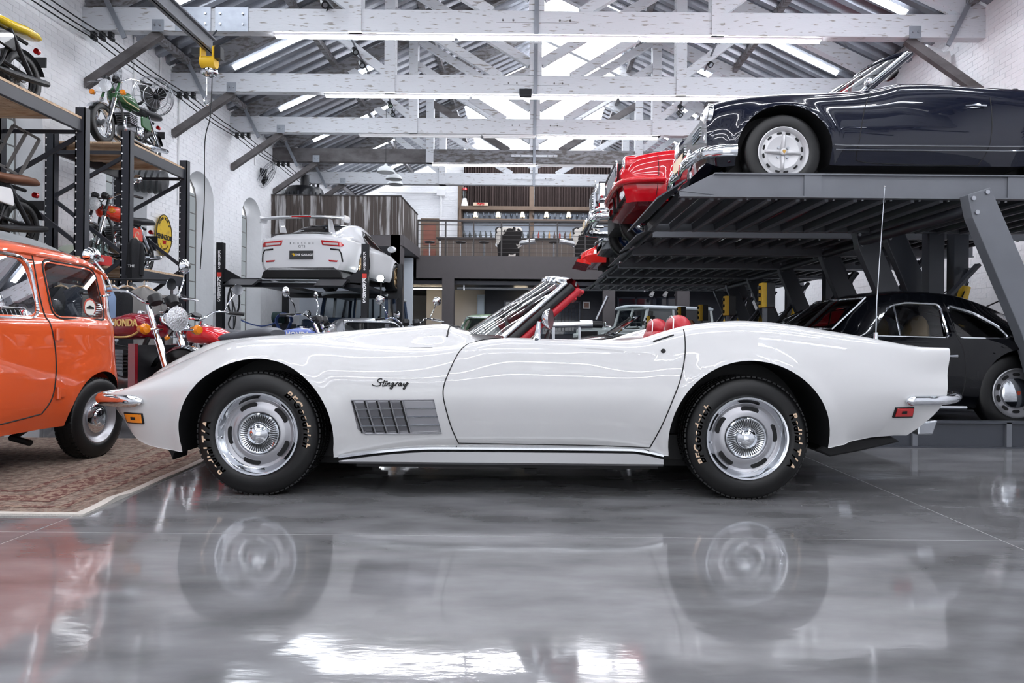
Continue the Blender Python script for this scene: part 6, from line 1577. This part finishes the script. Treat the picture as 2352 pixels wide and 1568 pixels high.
for z0_, z1_ in ((.2,.95),(1.1,1.95)): MB().box(-.24,.24,-.05,-.02,z0_,z1_).build('panel', mat('reddish_wood', (126,76,62), .5, var=.2, scale=4), dr, 0)
o = thing('conduit_box', 'white junction box and conduit on the far brick wall', 'conduit', at(1013,443,26.68))
MB().box(-.16,.16,-.08,.04,-.12,.12).build('box', M_white, o, 0); MB().cyl((0,-.02,-.12),(0,-.02,-1.7),.035,8).build('pipe', M_white, o); MB().cyl((-.16,-.02,.0),(-2.4,-.02,0),.035,8).build('pipe', M_white, o)
# bricks of the gable as relief
rest = MB()
for r in range(40, 100):
    z = .05+r*.079
    for q in range(0, 24):
        x = -6.0+q*.25+(.125 if r % 2 else 0)
        if z < 9.1-SL*abs(x): rest.box(x-.118,x+.118,26.79-random.random()*.005,26.81,z-.034,z+.034)
o = rest.build('brick_field', M_brick, wall_back, 0, fix=False); o['kind'] = 'stuff'
# pendant shades over the balcony
for k, (px_, py_) in enumerate(((886,396),(905,412),(908,424))):
    y = 17.6+k*1.3; a = at(px_,py_,y); o = thing('pendant_lamp', '%s dome pendant shade over the balcony' % ['nearest','middle','farthest'][k], 'lamp', a, 0, 'pendant shades')
    MB().lathe([(.23,0),(.22,.05),(.15,.13),(.05,.17),(.03,.22)],(0,0,0),(0,0,1),24).build('shade', mat('pale_shade', (206,210,212), .5), o); MB().cyl((0,0,.2),(0,0,roofz(a.x)-a.z+.02),.008,6).build('cord', M_black, o)
# ground floor under the mezzanine -------------------------------------------
gw = struct(MB().box(-3.6,7,23.4,23.55,0,2.5).build('wall_inner', mat('ground_floor_wall', (206,200,192), .7), smooth=0), 'cream wall under the mezzanine')
struct(MB().box(-1.6,7,23.25,23.38,0,2.5).build('wall_partition', M_navy, smooth=0), 'navy workshop partition under the mezzanine')
for i, (px0, px1, py_, w_) in enumerate(((942,1018,662,1),(1180,1212,664,1))):
    a, b = P(px0,py_,22.3), P(px1,py_,22.3); o = thing('linear_lamp', 'warm linear lamp under the mezzanine %s' % ('left of the column' if i == 0 else 'behind the windscreen'), 'lamp', a, 0, 'warm lamps under the mezzanine')
    MB().box(0,b.x-a.x,-.04,.04,.0,.04).build('housing', M_white, o, 0); MB().box(.02,b.x-a.x-.02,-.03,.03,-.03,0).build('diffuser', M_warm, o, 0)
o = thing('ceiling_pipe', 'grey service pipe under the mezzanine beam', 'pipe', P(1050,662,21.4)); MB().cyl((0,0,0),(6,0,0),.045,10).build('pipe', M_lift, o)
for px_ in (1066,1300,1480): a = P(px_,662,21.4).x-P(1050,662,21.4).x; MB().box(a-.02,a+.02,-.06,.06,-.06,.12).build('clamp', M_alu, o, 0)
for i, (px0, px1, py0, py1) in enumerate(((1160,1330,690,760),(1420,1500,682,760),(1505,1560,682,760))):
    a, b = P(px0,py0,23.2), P(px1,py1,23.2); w = struct(thing('window_%d' % (i+10), None, None, ((a.x+b.x)/2, 23.2, 1.0)), 'dark internal workshop window'); hw = (b.x-a.x)/2; h = a.z-1.0
    MB().box(-hw,hw,-.01,.0,0,h).build('pane', mat('dark_pane', (46,54,68), .1, coat=1), w, 0)
    for q in (-hw,0,hw): MB().box(q-.03,q+.03,-.04,.0,0,h).build('mullion', mat('blue_grey_frame', (84,92,108), .5), w, 0)
    MB().box(-hw,hw,-.04,0,h-.05,h).build('transom', mat('blue_grey_frame', (84,92,108), .5), w, 0)
o = thing('wall_mesh', 'black wire mesh tool panel on the partition', 'mesh panel', P(1290,720,23.1)); 
for k in range(13): MB().box(-.7+k*.115,-.69+k*.115,-.01,.01,-.6,.5).build('mesh_wire', M_rail, o, 0)
for k in range(9): MB().box(-.7,.7,-.01,.01,-.6+k*.13,-.592+k*.13).build('mesh_wire', M_rail, o, 0)
o = thing('framed_picture', 'small square picture in pale frame on the dark partition', 'picture', P(1347,701,23.15)); MB().box(-.12,.12,-.02,.02,-.12,.12).build('frame', M_white, o, 0); MB().box(-.08,.08,-.024,-.018,-.08,.08).build('print', mat('faded_print', (176,140,128), .7, var=.4, scale=20), o, 0)
o = thing('cream_column', 'pale service cupboard behind the green car', 'cupboard', (P(1105,700,23).x,23.0,0)); MB().box(-.12,.12,-.2,.2,0,2.3).build('carcass', mat('pale_blue_paint', (170,184,196), .6), o, 0, bevel=.01); MB().box(-.1,.1,-.215,-.2,.1,2.2).build('door', mat('pale_blue_paint', (170,184,196), .6), o, 0, bevel=.004)
for k, px_ in enumerate((1497,1528,1555)):
    o = thing('spot_lamp', '%s spot lamp under the far lift deck' % ['left','middle','right'][k], 'lamp', P(px_,676,21.6), 0, 'spot lamps under the mezzanine'); MB().cyl((0,0,.12),(0,0,.25),.015,6).build('stem', M_black, o); MB().lathe([(.001,-.1),(.05,-.1),(.07,.06),(.06,.06)],(0,0,0),(-.5,-.3,-.8),14).build('can', M_white, o)
# doorway wall left under the balcony
o = struct(MB().box(-7,-3.6,20.6,20.75,0,3.25).build('wall_store', mat('cool_white_wall', (198,206,216), .7), smooth=0), 'pale blue white wall under the balcony')
for k in range(4): MB().box(-6.2+k*.7,-6.15+k*.7,20.55,20.6,0,2.6).build('door_frame', M_navy, o, 0)
# ================================================================ cars and machines on the ground floor
def jeep(root, paint, roofm, L=1.9):
    MB().box(-1.8,1.9,-.78,.78,.5,1.12).build('body', paint, root, 0, bevel=.05)
    MB().prism([(-1.8,1.1),(-.55,1.16),(-.55,1.2),(-1.8,1.16)],-.62,.62,'y').build('bonnet', paint, root, 0, bevel=.03)
    for sg in (-1,1):
        MB().box(-1.85,-1.0,min(sg*.62,sg*.86),max(sg*.62,sg*.86),.85,1.0).build('wing', paint, root, 0, bevel=.04)
        MB().lathe([(.0005,.02),(.08,.016),(.09,0),(.09,-.04)],(-1.83,sg*.55,.86),(-1,0,0),18).build('headlamp', M_lamp, root)
        MB().bar((-.55,sg*.74,1.14),(-.38,sg*.70,1.72),.07,.05).build('pillar', paint, root, 0); MB().bar((.45,sg*.76,1.14),(.45,sg*.70,1.72),.07,.06).build('pillar', paint, root, 0); MB().bar((1.85,sg*.76,1.14),(1.8,sg*.70,1.72),.07,.06).build('pillar', paint, root, 0)
        MB().add([(-.5,sg*.74,1.14),(.42,sg*.75,1.14),(.42,sg*.70,1.7),(-.36,sg*.70,1.7)],[(0,1,2,3)]).build('door_glass', M_carglass, root, 0); MB().add([(.5,sg*.75,1.14),(1.8,sg*.75,1.14),(1.76,sg*.70,1.7),(.5,sg*.70,1.7)],[(0,1,2,3)]).build('side_glass', M_darkglass, root, 0)
        MB().tube([(-.6,sg*.8,1.2),(-.7,sg*.98,1.25)], .01, 6).lathe([(.0005,-.02),(.07,-.015),(.08,.01),(.0005,.01)],(-.7,sg*1.0,1.27),(1,0,0),16).build('door_mirror', M_chrome, root)
        for x in (-1.2,1.2): plain_wheel(root, x, sg*.70, .38, sg, .38, .22, .2, paint, M_silver)
    for yy in (-.72,0,.72): MB().bar((-.55,yy,1.14),(-.38,yy*.96,1.72),.05,.05).build('windscreen_frame', paint, root, 0)
    MB().bar((-.38,-.72,1.7),(-.38,.72,1.7),.05,.06).bar((-.56,-.76,1.15),(-.56,.76,1.15),.06,.07).build('windscreen_frame', paint, root, 0)
    for a, b in ((-.69,-.03),(.03,.69)): MB().add([(-.53,a,1.18),(-.53,b,1.18),(-.39,b,1.68),(-.39,a,1.68)],[(0,1,2,3)]).build('windscreen', M_carglass, root, 0)
    rows = [[(x, y, 1.74+.07*math.cos(y/.78*1.2)-(.03 if abs(y) > .7 else 0)) for y in np.linspace(-.76,.76,13)] for x in (-.5,-.4,.6,1.85)]
    o = MB().grid(rows).build('roof', roofm, root, 60); md = o.modifiers.new('s','SOLIDIFY'); md.thickness = .06
    MB().box(-1.83,-1.78,-.42,.42,.62,1.05).build('grille', M_black, root, 0); MB().box(-1.98,-1.88,-.85,.85,.48,.62).build('front_bumper', M_black, root, 0)
    for k in range(4): MB().cyl((-.65,-.6+.4*k,1.18),(-.68,-.6+.4*k,1.21),.03,8).build('cowl_lamp', M_chrome, root)
M_jb = carpaint('dark_blue_jeep_paint', (44,58,80)); M_jw = carpaint('pale_grey_jeep_paint', (176,184,184))
a = P(817,700,15.9); j1 = thing('blue_offroader', 'dark blue off roader with split windscreen behind the black lift', 'car', (-4.42, 17.6, 0), PI/2); j1.scale = (1.1,1.1,1.1); jeep(j1, M_jb, mat('pale_roof', (190,198,204), .5))
a = P(1495,720,19.2); j2 = thing('grey_offroader', 'pale grey off roader with flat roof between the mezzanine columns', 'car', (a.x-.15, 19.4, 0), .45); jeep(j2, M_jw, mat('pale_roof', (190,198,204), .5))
M_grn = carpaint('pale_green_car_paint', (128,160,128)); a = P(1130,730,12.9)
g1 = thing('green_saloon', 'pale green vintage saloon behind the windscreen of the white convertible', 'car', (a.x, 14.8, 0), PI/2)
GT = [(-2.0,.6),(-1.9,.78),(-1.2,.9),(-.75,.95),(-.3,1.28),(.1,1.36),(.8,1.35),(1.2,1.2),(1.5,.95),(2.0,.85),(2.1,.6)]
c = coupe(g1, M_grn, GT, [(-2.0,.7),(-1.8,.82),(1.6,.86),(2.1,.7)], [(-2.0,.55),(-.4,.68),(.6,.68),(1.3,.6),(2.1,.55)], .92, .26, (-1.3,1.25), .32, .37, [rp([(-.35,.96),(1.0,.96),(.9,1.24),(-.05,1.24)],.06)], (.70,.60,.99,1.25,-1.2,-.1), None)
arcglass(g1, -.70,.97,.74,-.27,1.27,.64,.06,'windscreen', M_carglass); 
for sg in (-1,1):
    MB().lathe([(.0005,.03),(.08,.02),(.09,0),(.09,-.06)],(-1.97,sg*.6,.68),(-1,0,0),18).build('headlamp', M_lamp, g1)
    for x in (-1.3,1.25): plain_wheel(g1, x, sg*.70, .32, sg, .32, .19, .17, M_silver, M_chrome)
a = P(795,745,11.4); s1 = thing('silver_coupe', 'small silver coupe roof behind the blue motorcycle', 'car', (a.x, 12.9, 0), PI/2+.5)
M_sil = carpaint('silver_car_paint', (168,172,178), .3, .6); SW = rp([(-.35,.82),(.7,.82),(.55,1.06),(.0,1.06)],.05)
c = coupe(s1, M_sil, utop, [(-2.0,.55),(-1.8,.7),(-1.2,.78),(1.4,.8),(2.0,.62)], [(-2.0,.45),(-.4,.55),(.3,.54),(1.3,.48),(2.0,.42)], .80, .22, (-1.15,1.15), .30, .34, [SW], (.58,.48,.88,1.1,-1.0,-.05), None)
side_glass(c, SW, .74, .6, .82, 1.06, 'side_glass', M_darkglass); arcglass(s1, -.64,.87,.58,-.14,1.12,.48,.1,'windscreen', M_carglass)
for sg in (-1,1):
    for x in (-1.15,1.15): mag_wheel(s1, x, sg*.66, .30, sg, .30, .18, .16)
a = P(1480,760,9.9); r1 = thing('dark_roadster', 'dark open roadster with framed windscreen under the third lift', 'car', (a.x+.2, 10.35, .086))
RT_ = [(-2.0,.5),(-1.9,.62),(-1.3,.74),(-.6,.82),(.0,.80),(.9,.80),(1.6,.76),(1.9,.6)]
c = coupe(r1, M_blkt, RT_, [(-2.0,.5),(-1.8,.66),(-1.2,.76),(1.4,.78),(1.9,.6)], [(-2.0,.4),(1.9,.4)], 1.0, .22, (-1.2,1.1), .31, .35, [], hollow=False)
arcglass(r1, -.62,.82,.60,-.28,1.07,.52,.1,'windscreen', M_carglass)
for sg in (-1,1):
    for x in (-1.2,1.1): plain_wheel(r1, x, sg*.67, .31, sg, .31, .19, .15, M_silver, M_chrome)
for sy in (-.3,.3): MB().ell((.5,sy,.88),(.07,.22,.16)).build('seat', M_brown, r1)
# chrome machine on a bench behind the white convertible
a = P(1265,752,8.2); mc = thing('chrome_tube_machine', 'chrome tube machine on a dark bench behind the windscreen', 'machine', (a.x, 8.2, 0)); h = a.z
MB().box(-.5,.75,-.25,.25,h-.22,h-.18).build('bench_top', M_rack, mc, 0)
for x in (-.45,.7):
    for y in (-.2,.2): MB().box(x-.03,x+.03,y-.03,y+.03,0,h-.22).build('bench_leg', M_rack, mc, 0)
MB().cyl((-.1,0,h+.02),(.35,0,h+.04),.035,18).build('tube', M_chrome, mc); MB().cyl((.35,0,h+.04),(.5,0,h+.045),.05,18).build('chuck', M_chrome, mc); MB().cyl((.5,0,h+.04),(.62,0,h+.04),.04,14).build('tail_stock', M_black, mc)
MB().box(.02,.05,-.03,.03,h-.18,h).build('pedestal', M_alu, mc, 0); MB().box(.33,.36,-.03,.03,h-.18,h).build('pedestal', M_alu, mc, 0); MB().tube([(.55,0,h+.1),(.68,0,h+.38)], .018, 8).build('lever', M_alu, mc)
# ================================================================ wall and ceiling fittings
# three conductor wires on insulators
for k, xx in enumerate((-6.87,-6.74,-6.60)):
    pts = []
    ys = [y for y in TY if 3 < y < 22]
    for a, b in zip(ys[:-1], ys[1:]):
        for j in range(6): t_ = j/6; pts.append((xx, a+(b-a)*t_, 5.44-.05*math.sin(PI*t_)))
    o = MB().tube(pts, .011, 5).build('overhead_wire', M_black, None); tag(o, '%s black wire strung along the left wall' % ['outer','middle','inner'][k], 'wire', 'overhead wires')
for i, y in enumerate(TY):
    if not 9 < y < 22: continue
    t = thing('insulator_bracket', 'black insulator bracket under the left end of truss %s from the front' % ['one','two','three','four','five','six'][i-7], 'insulator', (-6.74, y-.0, CB), 0, 'insulators')
    for k, dx in enumerate((-.13,0,.14)): MB().box(dx-.03,dx+.03,-.04,.04,-.06,0).cyl((dx,-.05,-.09),(dx,.05,-.09),.035,10).build('insulator', M_black, t)
# monorail and yellow hoist
e = P(487,108,10.45)
mr = thing('monorail', 'dark steel monorail beam hanging under the trusses', 'beam', (e.x, 8.0, e.z))
MB().box(-.06,.06,-3.4,2.45,.10,.125).box(-.06,.06,-3.4,2.45,-.1,-.075).box(-.01,.01,-3.4,2.45,-.1,.12).build('i_beam', M_lift, mr, 0)
MB().tube([(0,2.4,.1),(.02,2.6,CB-e.z+.05)], .012, 6).tube([(0,.05,.1),(0,.05,CB-e.z)], .012, 6).build('hanger', M_rack, mr)
h = P(480,128,10.3); ho = thing('chain_hoist', 'yellow chain hoist with chrome motor hanging from the monorail', 'hoist', h)
for dx in (-.09,.09): MB().prism(rrect(.16,.28,.06,4), dx-.012, dx+.012, 'x').build('side_plate', M_yellow, ho, 0)
MB().cyl((-.11,0,-.1),(.11,0,-.1),.09,20).build('drum', M_yellow, ho); MB().ell((0,.02,-.24),(.13,.10,.09)).build('motor', M_chrome, ho)
MB().box(-.24,-.11,-.06,.06,.0,.1).box(.11,.2,-.06,.06,-.06,.12).build('trolley_box', M_black, ho, 0); MB().tube([(-.03,0,-.3),(-.03,0,-.62)], .006, 6).build('chain', M_alu, ho); MB().tube(cr([(-.03,0,-.6),(-.07,0,-.68),(-.03,0,-.75),(.02,0,-.70)],4), .012, 6).build('hook', M_chrome, ho)
MB().tube(cr([(.05,0,-.3),(.03,0,-.9),(-.05,0,-1.3),(-.1,.1,-2.2),(-.2,.2,-3.2)],5), .008, 5).build('pendant_cable', M_black, ho)
# wall fans
def fan(p, dirv, label, s=1.0):
    t = thing('wall_fan', label, 'fan', p, 0, 'wall fans'); d = Vector(dirv).normalized(); u = d.orthogonal().normalized(); w = d.cross(u); R = .30*s
    for rr, dd in ((R,.0),(R*.98,.05),(R*.6,.10),(R*.98,-.05),(R*.5,-.1)):
        MB().tube([d*dd+(u*math.cos(t_)+w*math.sin(t_))*rr for t_ in np.linspace(0,2*PI,29)[:-1]], .006, 5, closed=True).build('cage_ring', M_alu, t)
    for k in range(16):
        a = 2*PI*k/16; q = u*math.cos(a)+w*math.sin(a); MB().tube([q*.04+d*.11, q*R*.6+d*.1, q*R*.98+d*.05, q*R, q*R*.98-d*.05, q*R*.5-d*.1], .003, 4).build('cage_wire', M_alu, t)
    for k in range(3):
        a = 2*PI*k/3; q = u*math.cos(a)+w*math.sin(a); r = d.cross(q); rows = [[q*(R*f)+r*(g*R*.32*math.sin(PI*min(1,f+.12)))+d*(g*.03) for g in np.linspace(-1,1,5)] for f in np.linspace(.12,.86,6)]
        MB().grid(rows).build('blade', M_black, t, 60)
    MB().cyl(-d*.08, -d*.30, .09, 16).build('motor', M_black, t); MB().tube([-d*.2, -d*.28+Vector((-.1,0,-.12)), Vector((-7.0-p[0],-.0,-.2))], .022, 8).build('bracket', M_black, t)
fan(P(352,222,10.9), (.75,-.65,-.25), 'black caged fan on the wall above the green motorcycle')
fan(P(613,402,17.6), (.85,.1,-.5), 'black caged fan tilted down beside the balcony', 1.15)
# conduits on the left wall
for k, (px_, py0, py1, Y) in enumerate(((360,110,240,10.6),(404,190,470,11.95),(300,70,220,11.9),(580,330,380,17.3))):
    y = -WX*FPX/(px_-CX); a, b = P(px_,py0,y), P(px_,py1,y); o = MB().cyl((-6.97,y,a.z),(-6.97,y,b.z),.02,8).build('wall_conduit', M_white, None); tag(o, ['short grey conduit near the green motorcycle','perforated white cable channel beside the rack','white conduit above the rack','conduit above the farther arched window'][k], 'conduit', 'wall conduits')
o = tag(MB().box(-6.99,-6.93,11.35,11.5,.3,5.3).build('cable_channel', mat('perforated_channel', (206,208,212), .5, rgb2=(150,152,156), mask=(.5,.52), scale=18), None, 0), 'tall perforated white cable channel on the left wall', 'cable channel')
# down pipe on the right wall
o = tag(MB().tube(cr([(6.5,11.35,5.7),(6.8,11.4,5.6),(6.9,11.4,5.35),(6.9,11.4,2.5)],5), .07, 12).build('down_pipe', M_white, None), 'white down pipe in the upper corner of the right wall', 'pipe')
# spot lights on short tracks
def spots(px0, py0, px1, py1, Y, n, label):
    a, b = P(px0,py0,Y), P(px1,py1,Y+.6); t = thing('track_light', label, 'light', a, 0, 'track spot lights'); d = b-a
    MB().tube([(0,0,.06), d+Vector((0,0,.06))], .02, 6).build('track', M_lift, t)
    for k in range(n):
        q = d*((k+.6)/n); MB().lathe([(.0005,-.09),(.05,-.08),(.06,.06),(.05,.06),(.0005,.04)], q-Vector((0,0,.03)), (.4,-.6,-.7), 14).build('spot_can', M_black, t)
        MB().lathe([(.0005,.0),(.045,.0)], q-Vector((0,0,.03))+Vector((.4,-.6,-.7)).normalized()*.055, (.4,-.6,-.7), 14).build('spot_lens', M_alu, t)
for i, a in enumerate(((738,-5,772,36,10.3,3),(806,95,852,185,12.9,3),(892,225,908,285,15.5,3),(1648,100,1618,170,12.9,1),(1566,235,1560,265,15.5,2))):
    spots(*a, ['spot lights left of the post on the first truss','spot lights left of the post on the second truss','spot lights left of the post on the third truss','single spot light right of the second truss post','spot lights right of the third truss post'][i])
# small speaker on the second tie beam
a = P(1207,214,13.1); o = thing('beam_speaker', 'small dark box fixed to the middle of the second tie beam', 'speaker', a); MB().box(-.12,.12,-.06,.06,-.07,.07).build('box', M_rack, o, 0, bevel=.01); MB().box(-.1,.1,-.065,-.058,-.05,.05).build('grille', M_black, o, 0)
# enamel sign
y = 12.86; sg_ = thing('oval_sign', 'yellow oval enamel oil sign with bold black lettering on the left wall', 'sign', (-6.95, y, P(371,548,y).z))
sg_.location = P(371,540,12.86); sg_.location.x = -6.95
sg_.scale = (1,.66,.66); rows = []; pts = [(.40*math.cos(t)*(1 if abs(math.sin(t)) < .5 else .95), .58*math.sin(t)) for t in np.linspace(0,2*PI,41)[:-1]]
M_sy = mat('sign_yellow', (222,186,52), .5, rgb2=(190,150,60), mask=(.55,.7), scale=6)
MB().prism(pts, 0, .02, 'x').build('sign_plate', M_sy, sg_, 0)
MB().tube([(.02,a*1.0,b*1.0) for a,b in pts], .012, 6, closed=True).build('sign_rim', mat('sign_rim', (70,60,30), .5), sg_)
SF = lambda yy, z: TF((.024, yy, z), (0,1,0), (0,0,1))
text('PENNZOIL', .19, SF(0,-.06), 'sign_lettering', M_black, sg_, depth=.004, bold=.006, spacing=.95)
MB().prism([(-.1,-.15),(.1,-.15),(.07,-.25),(-.07,-.25)], .02,.026,'x').build('sign_bell', M_redlens, sg_, 0)
for k, chx in enumerate('SOUND YOUR Z'):
    an = math.radians(150-120*k/11)
    if chx != ' ': text(chx, .10, TF((.024,.30*math.cos(an),.12+.36*math.sin(an)), (0,math.sin(an),-math.cos(an)), (0,math.cos(an),math.sin(an))), 'sign_lettering', M_black, sg_, depth=.004, bold=.003)
for k, chx in enumerate('SAFE LUBRICATION'):
    an = math.radians(225+90*k/15)
    if chx != ' ': text(chx, .06, TF((.024,.28*math.cos(an),.02+.42*math.sin(an)), (0,-math.sin(an),math.cos(an)), (0,-math.cos(an),-math.sin(an))), 'sign_lettering', mat('sign_rim', (70,60,30), .5), sg_, depth=.004)
# soda crate with bottles on the lower rack shelf
a = P(218,600,9.5); cr_ = thing('cola_crate', 'red cola crate with white script on the lower rack shelf', 'crate', (a.x+.02, 9.5, 1.78))
MB().box(-.15,.15,-.12,.12,0,.14).build('crate_box', mat('cola_red', (206,44,44), .5), cr_, 0, bevel=.01); text('Coca-Cola', .085, FRONT((0,-.124,.07)), 'crate_lettering', M_white, cr_, depth=.004, bold=.002, shear=.35)
bt = MB().lathe([(.001,0),(.03,0),(.032,.06),(.026,.1),(.03,.15),(.012,.21),(.012,.26),(.001,.26)],(0,0,0),(0,0,1),12).mesh('glass_bottle', glass('bottle_glass', (210,224,222), 2.0), 60)
for i in range(3):
    for j in range(2): tag(obj('glass_bottle', bt, None, loc=(a.x-.08+.1*i, 9.44+.12*j, 1.90)), 'empty clear glass bottle, %s row, %s from the left in the red crate' % (('front','back')[j], ordw(i+1)), 'bottle', 'bottles in the red crate')
# black jacket hanging at the rack front, hangers and clothes behind the wagon
def jacket(p, m, label, h=.8, w=.42, emblem=False):
    t = thing('hanging_jacket', label, 'jacket', p, 0, 'hanging clothes'); rows = []
    for f, ww, d in ((0,.08,.05),(.06,.3,.09),(.15,.46,.12),(.4,.44,.12),(.7,.46,.11),(1,.48,.10)):
        rows.append([(ww*w*math.cos(a)*1.15, d*math.sin(a)+.015*math.sin(6*a), -f*h) for a in np.linspace(0,2*PI,25)[:-1]])
    MB().grid(rows, cv=True).build('torso', m, t, 60)
    for sx in (-1,1): MB().tube(cr([(sx*w*.42,0,-.12*h),(sx*w*.56,0,-.4*h),(sx*w*.58,-.02,-.85*h)],4), .02+.09*w, 10).build('sleeve', m, t)
    MB().tube(cr([(-w*.4,0,-.1),(0,0,.02),(w*.4,0,-.1)],4), .012, 6).tube(cr([(0,0,.02),(0,0,.07),(.03,0,.09),(.04,0,.06)],4), .005, 6).build('hanger', M_plank, t)
    if emblem: text('THE', .05, FRONT((.02,-.135,-.66*h)), 'jacket_lettering', M_white, t, depth=.003)
M_cloth = mat('black_cloth', (22,23,27), .85, bump=.2, bscale=30)
jacket(P(312,548,9.2), M_cloth, 'black hooded jacket hanging from the rack post', .58, .15, True)
cr2 = thing('clothes_rail', 'dark clothes rail behind the orange wagon', 'clothes rail', (-4.6, 7.4, 0))
MB().tube([(-.7,0,0),(-.7,0,1.42),(.7,0,1.42),(.7,0,0)], .018, 8).build('rail', M_black, cr2)
for sx in (-.7,.7): MB().box(sx-.02,sx+.02,-.25,.25,0,.03).build('foot', M_black, cr2, 0)
for k in range(6):
    m_ = [M_cloth, mat('navy_cloth',(34,38,50),.85), mat('grey_cloth',(120,118,116),.85), mat('denim_cloth',(120,140,170),.85), M_cloth, mat('grey_cloth',(120,118,116),.85)][k]
    jacket(Vector((-5.1+.18*k, 7.4, 1.33)), m_, '%s garment from the left on the clothes rail' % ['first','second','third','fourth','fifth','sixth'][k], .8, .44)
# silver flexible duct under the rack, orange helmet, ribbed drum
d0 = P(282,680,9.2); du = thing('flexible_duct', 'silver ribbed flexible duct coil under the rack shelf', 'duct', d0)
MB().tube([(-.28+.016*k, .08*math.sin(k*.7), .13*math.cos(k*.7)) for k in range(40)], .035, 8).build('duct_coil', mat('silver_foil', (206,208,212), .3, metal=.7), du)
MB().box(-.35,.4,-.2,.2,-.25,-.2).build('duct_shelf', mat('wicker', (190,176,156), .8), du, 0)
for x in (-.3,.35): MB().box(x-.02,x+.02,-.18,.18,-d0.z,-.25).build('shelf_leg', M_rack, du, 0)
hp = P(318,698,8.9); he = thing('orange_helmet', 'orange open face helmet on the stand behind the maroon motorcycle', 'helmet', hp)
MB().lathe([(.0005,.14),(.06,.13),(.11,.085),(.135,.02),(.135,-.06),(.12,-.09)],(0,0,0),(0,0,1),24).build('shell', M_org, he); MB().tube([(.135*math.cos(t),.135*math.sin(t),-.02) for t in np.linspace(0,2*PI,25)[:-1]], .01, 6, closed=True).build('trim_band', M_white, he); MB().box(-.1,.1,-.1,.1,-hp.z,-.1).build('pedestal', M_rack, he, 0)
rp_ = P(325,412,12.3); rb_ = thing('ribbed_drum', 'grey ribbed cylinder mounted on the wall under the rack deck', 'drum', rp_)
MB().lathe([(.001,-.42)]+[(.20+(.03 if k % 2 else 0), -.40+.05*k) for k in range(17)]+[(.001,.42)],(0,0,0),(1,.2,-.12),24).build('drum_shell', mat('ribbed_grey', (88,90,92), .4, metal=.5), rb_); MB().tube([(-.1,.1,.2),(-.4,.3,.25)], .02, 6).build('mount', M_rack, rb_)
MB().lathe([(.0005,.03),(.06,.03),(.075,0),(.05,-.06)],(.0,-.1,.18),(.3,-1,0),16).build('lamp', M_lamp, rb_)
# leaning steel window sash on the rack at the left edge
ss = P(38,345,8.3); so = thing('loose_sash', 'loose grey steel window sash leaning on the rack at the left edge', 'window sash', ss); R_ = Matrix.Rotation(.5,3,'Y')
for (a, b) in (((-.18,-.25),(-.18,.25)),((.18,-.25),(.18,.25)),((-.18,-.25),(.18,-.25)),((-.18,.25),(.18,.25)),((0,-.25),(0,.25))):
    MB().bar(R_@Vector((a[0],0,a[1])), R_@Vector((b[0],0,b[1])), .03, .025, (0,1,0)).build('sash_bar', M_frame, so, 0)
# helmets above the wagon
for k, (px_, py_, Y, m_) in enumerate(((163,568,9.7,mat('pale_green_shell',(206,216,196),.35,coat=1)),)):
    a = P(px_,py_,Y); o = thing('rounded_case', 'white and pale green rounded case on the rack shelf above the wagon', 'case', (a.x, Y, 1.78)); MB().ell((0,0,.16),(.20,.2,.16)).build('shell', m_, o); MB().box(-.18,.18,-.18,.18,0,.05).build('base', M_rack, o, 0)
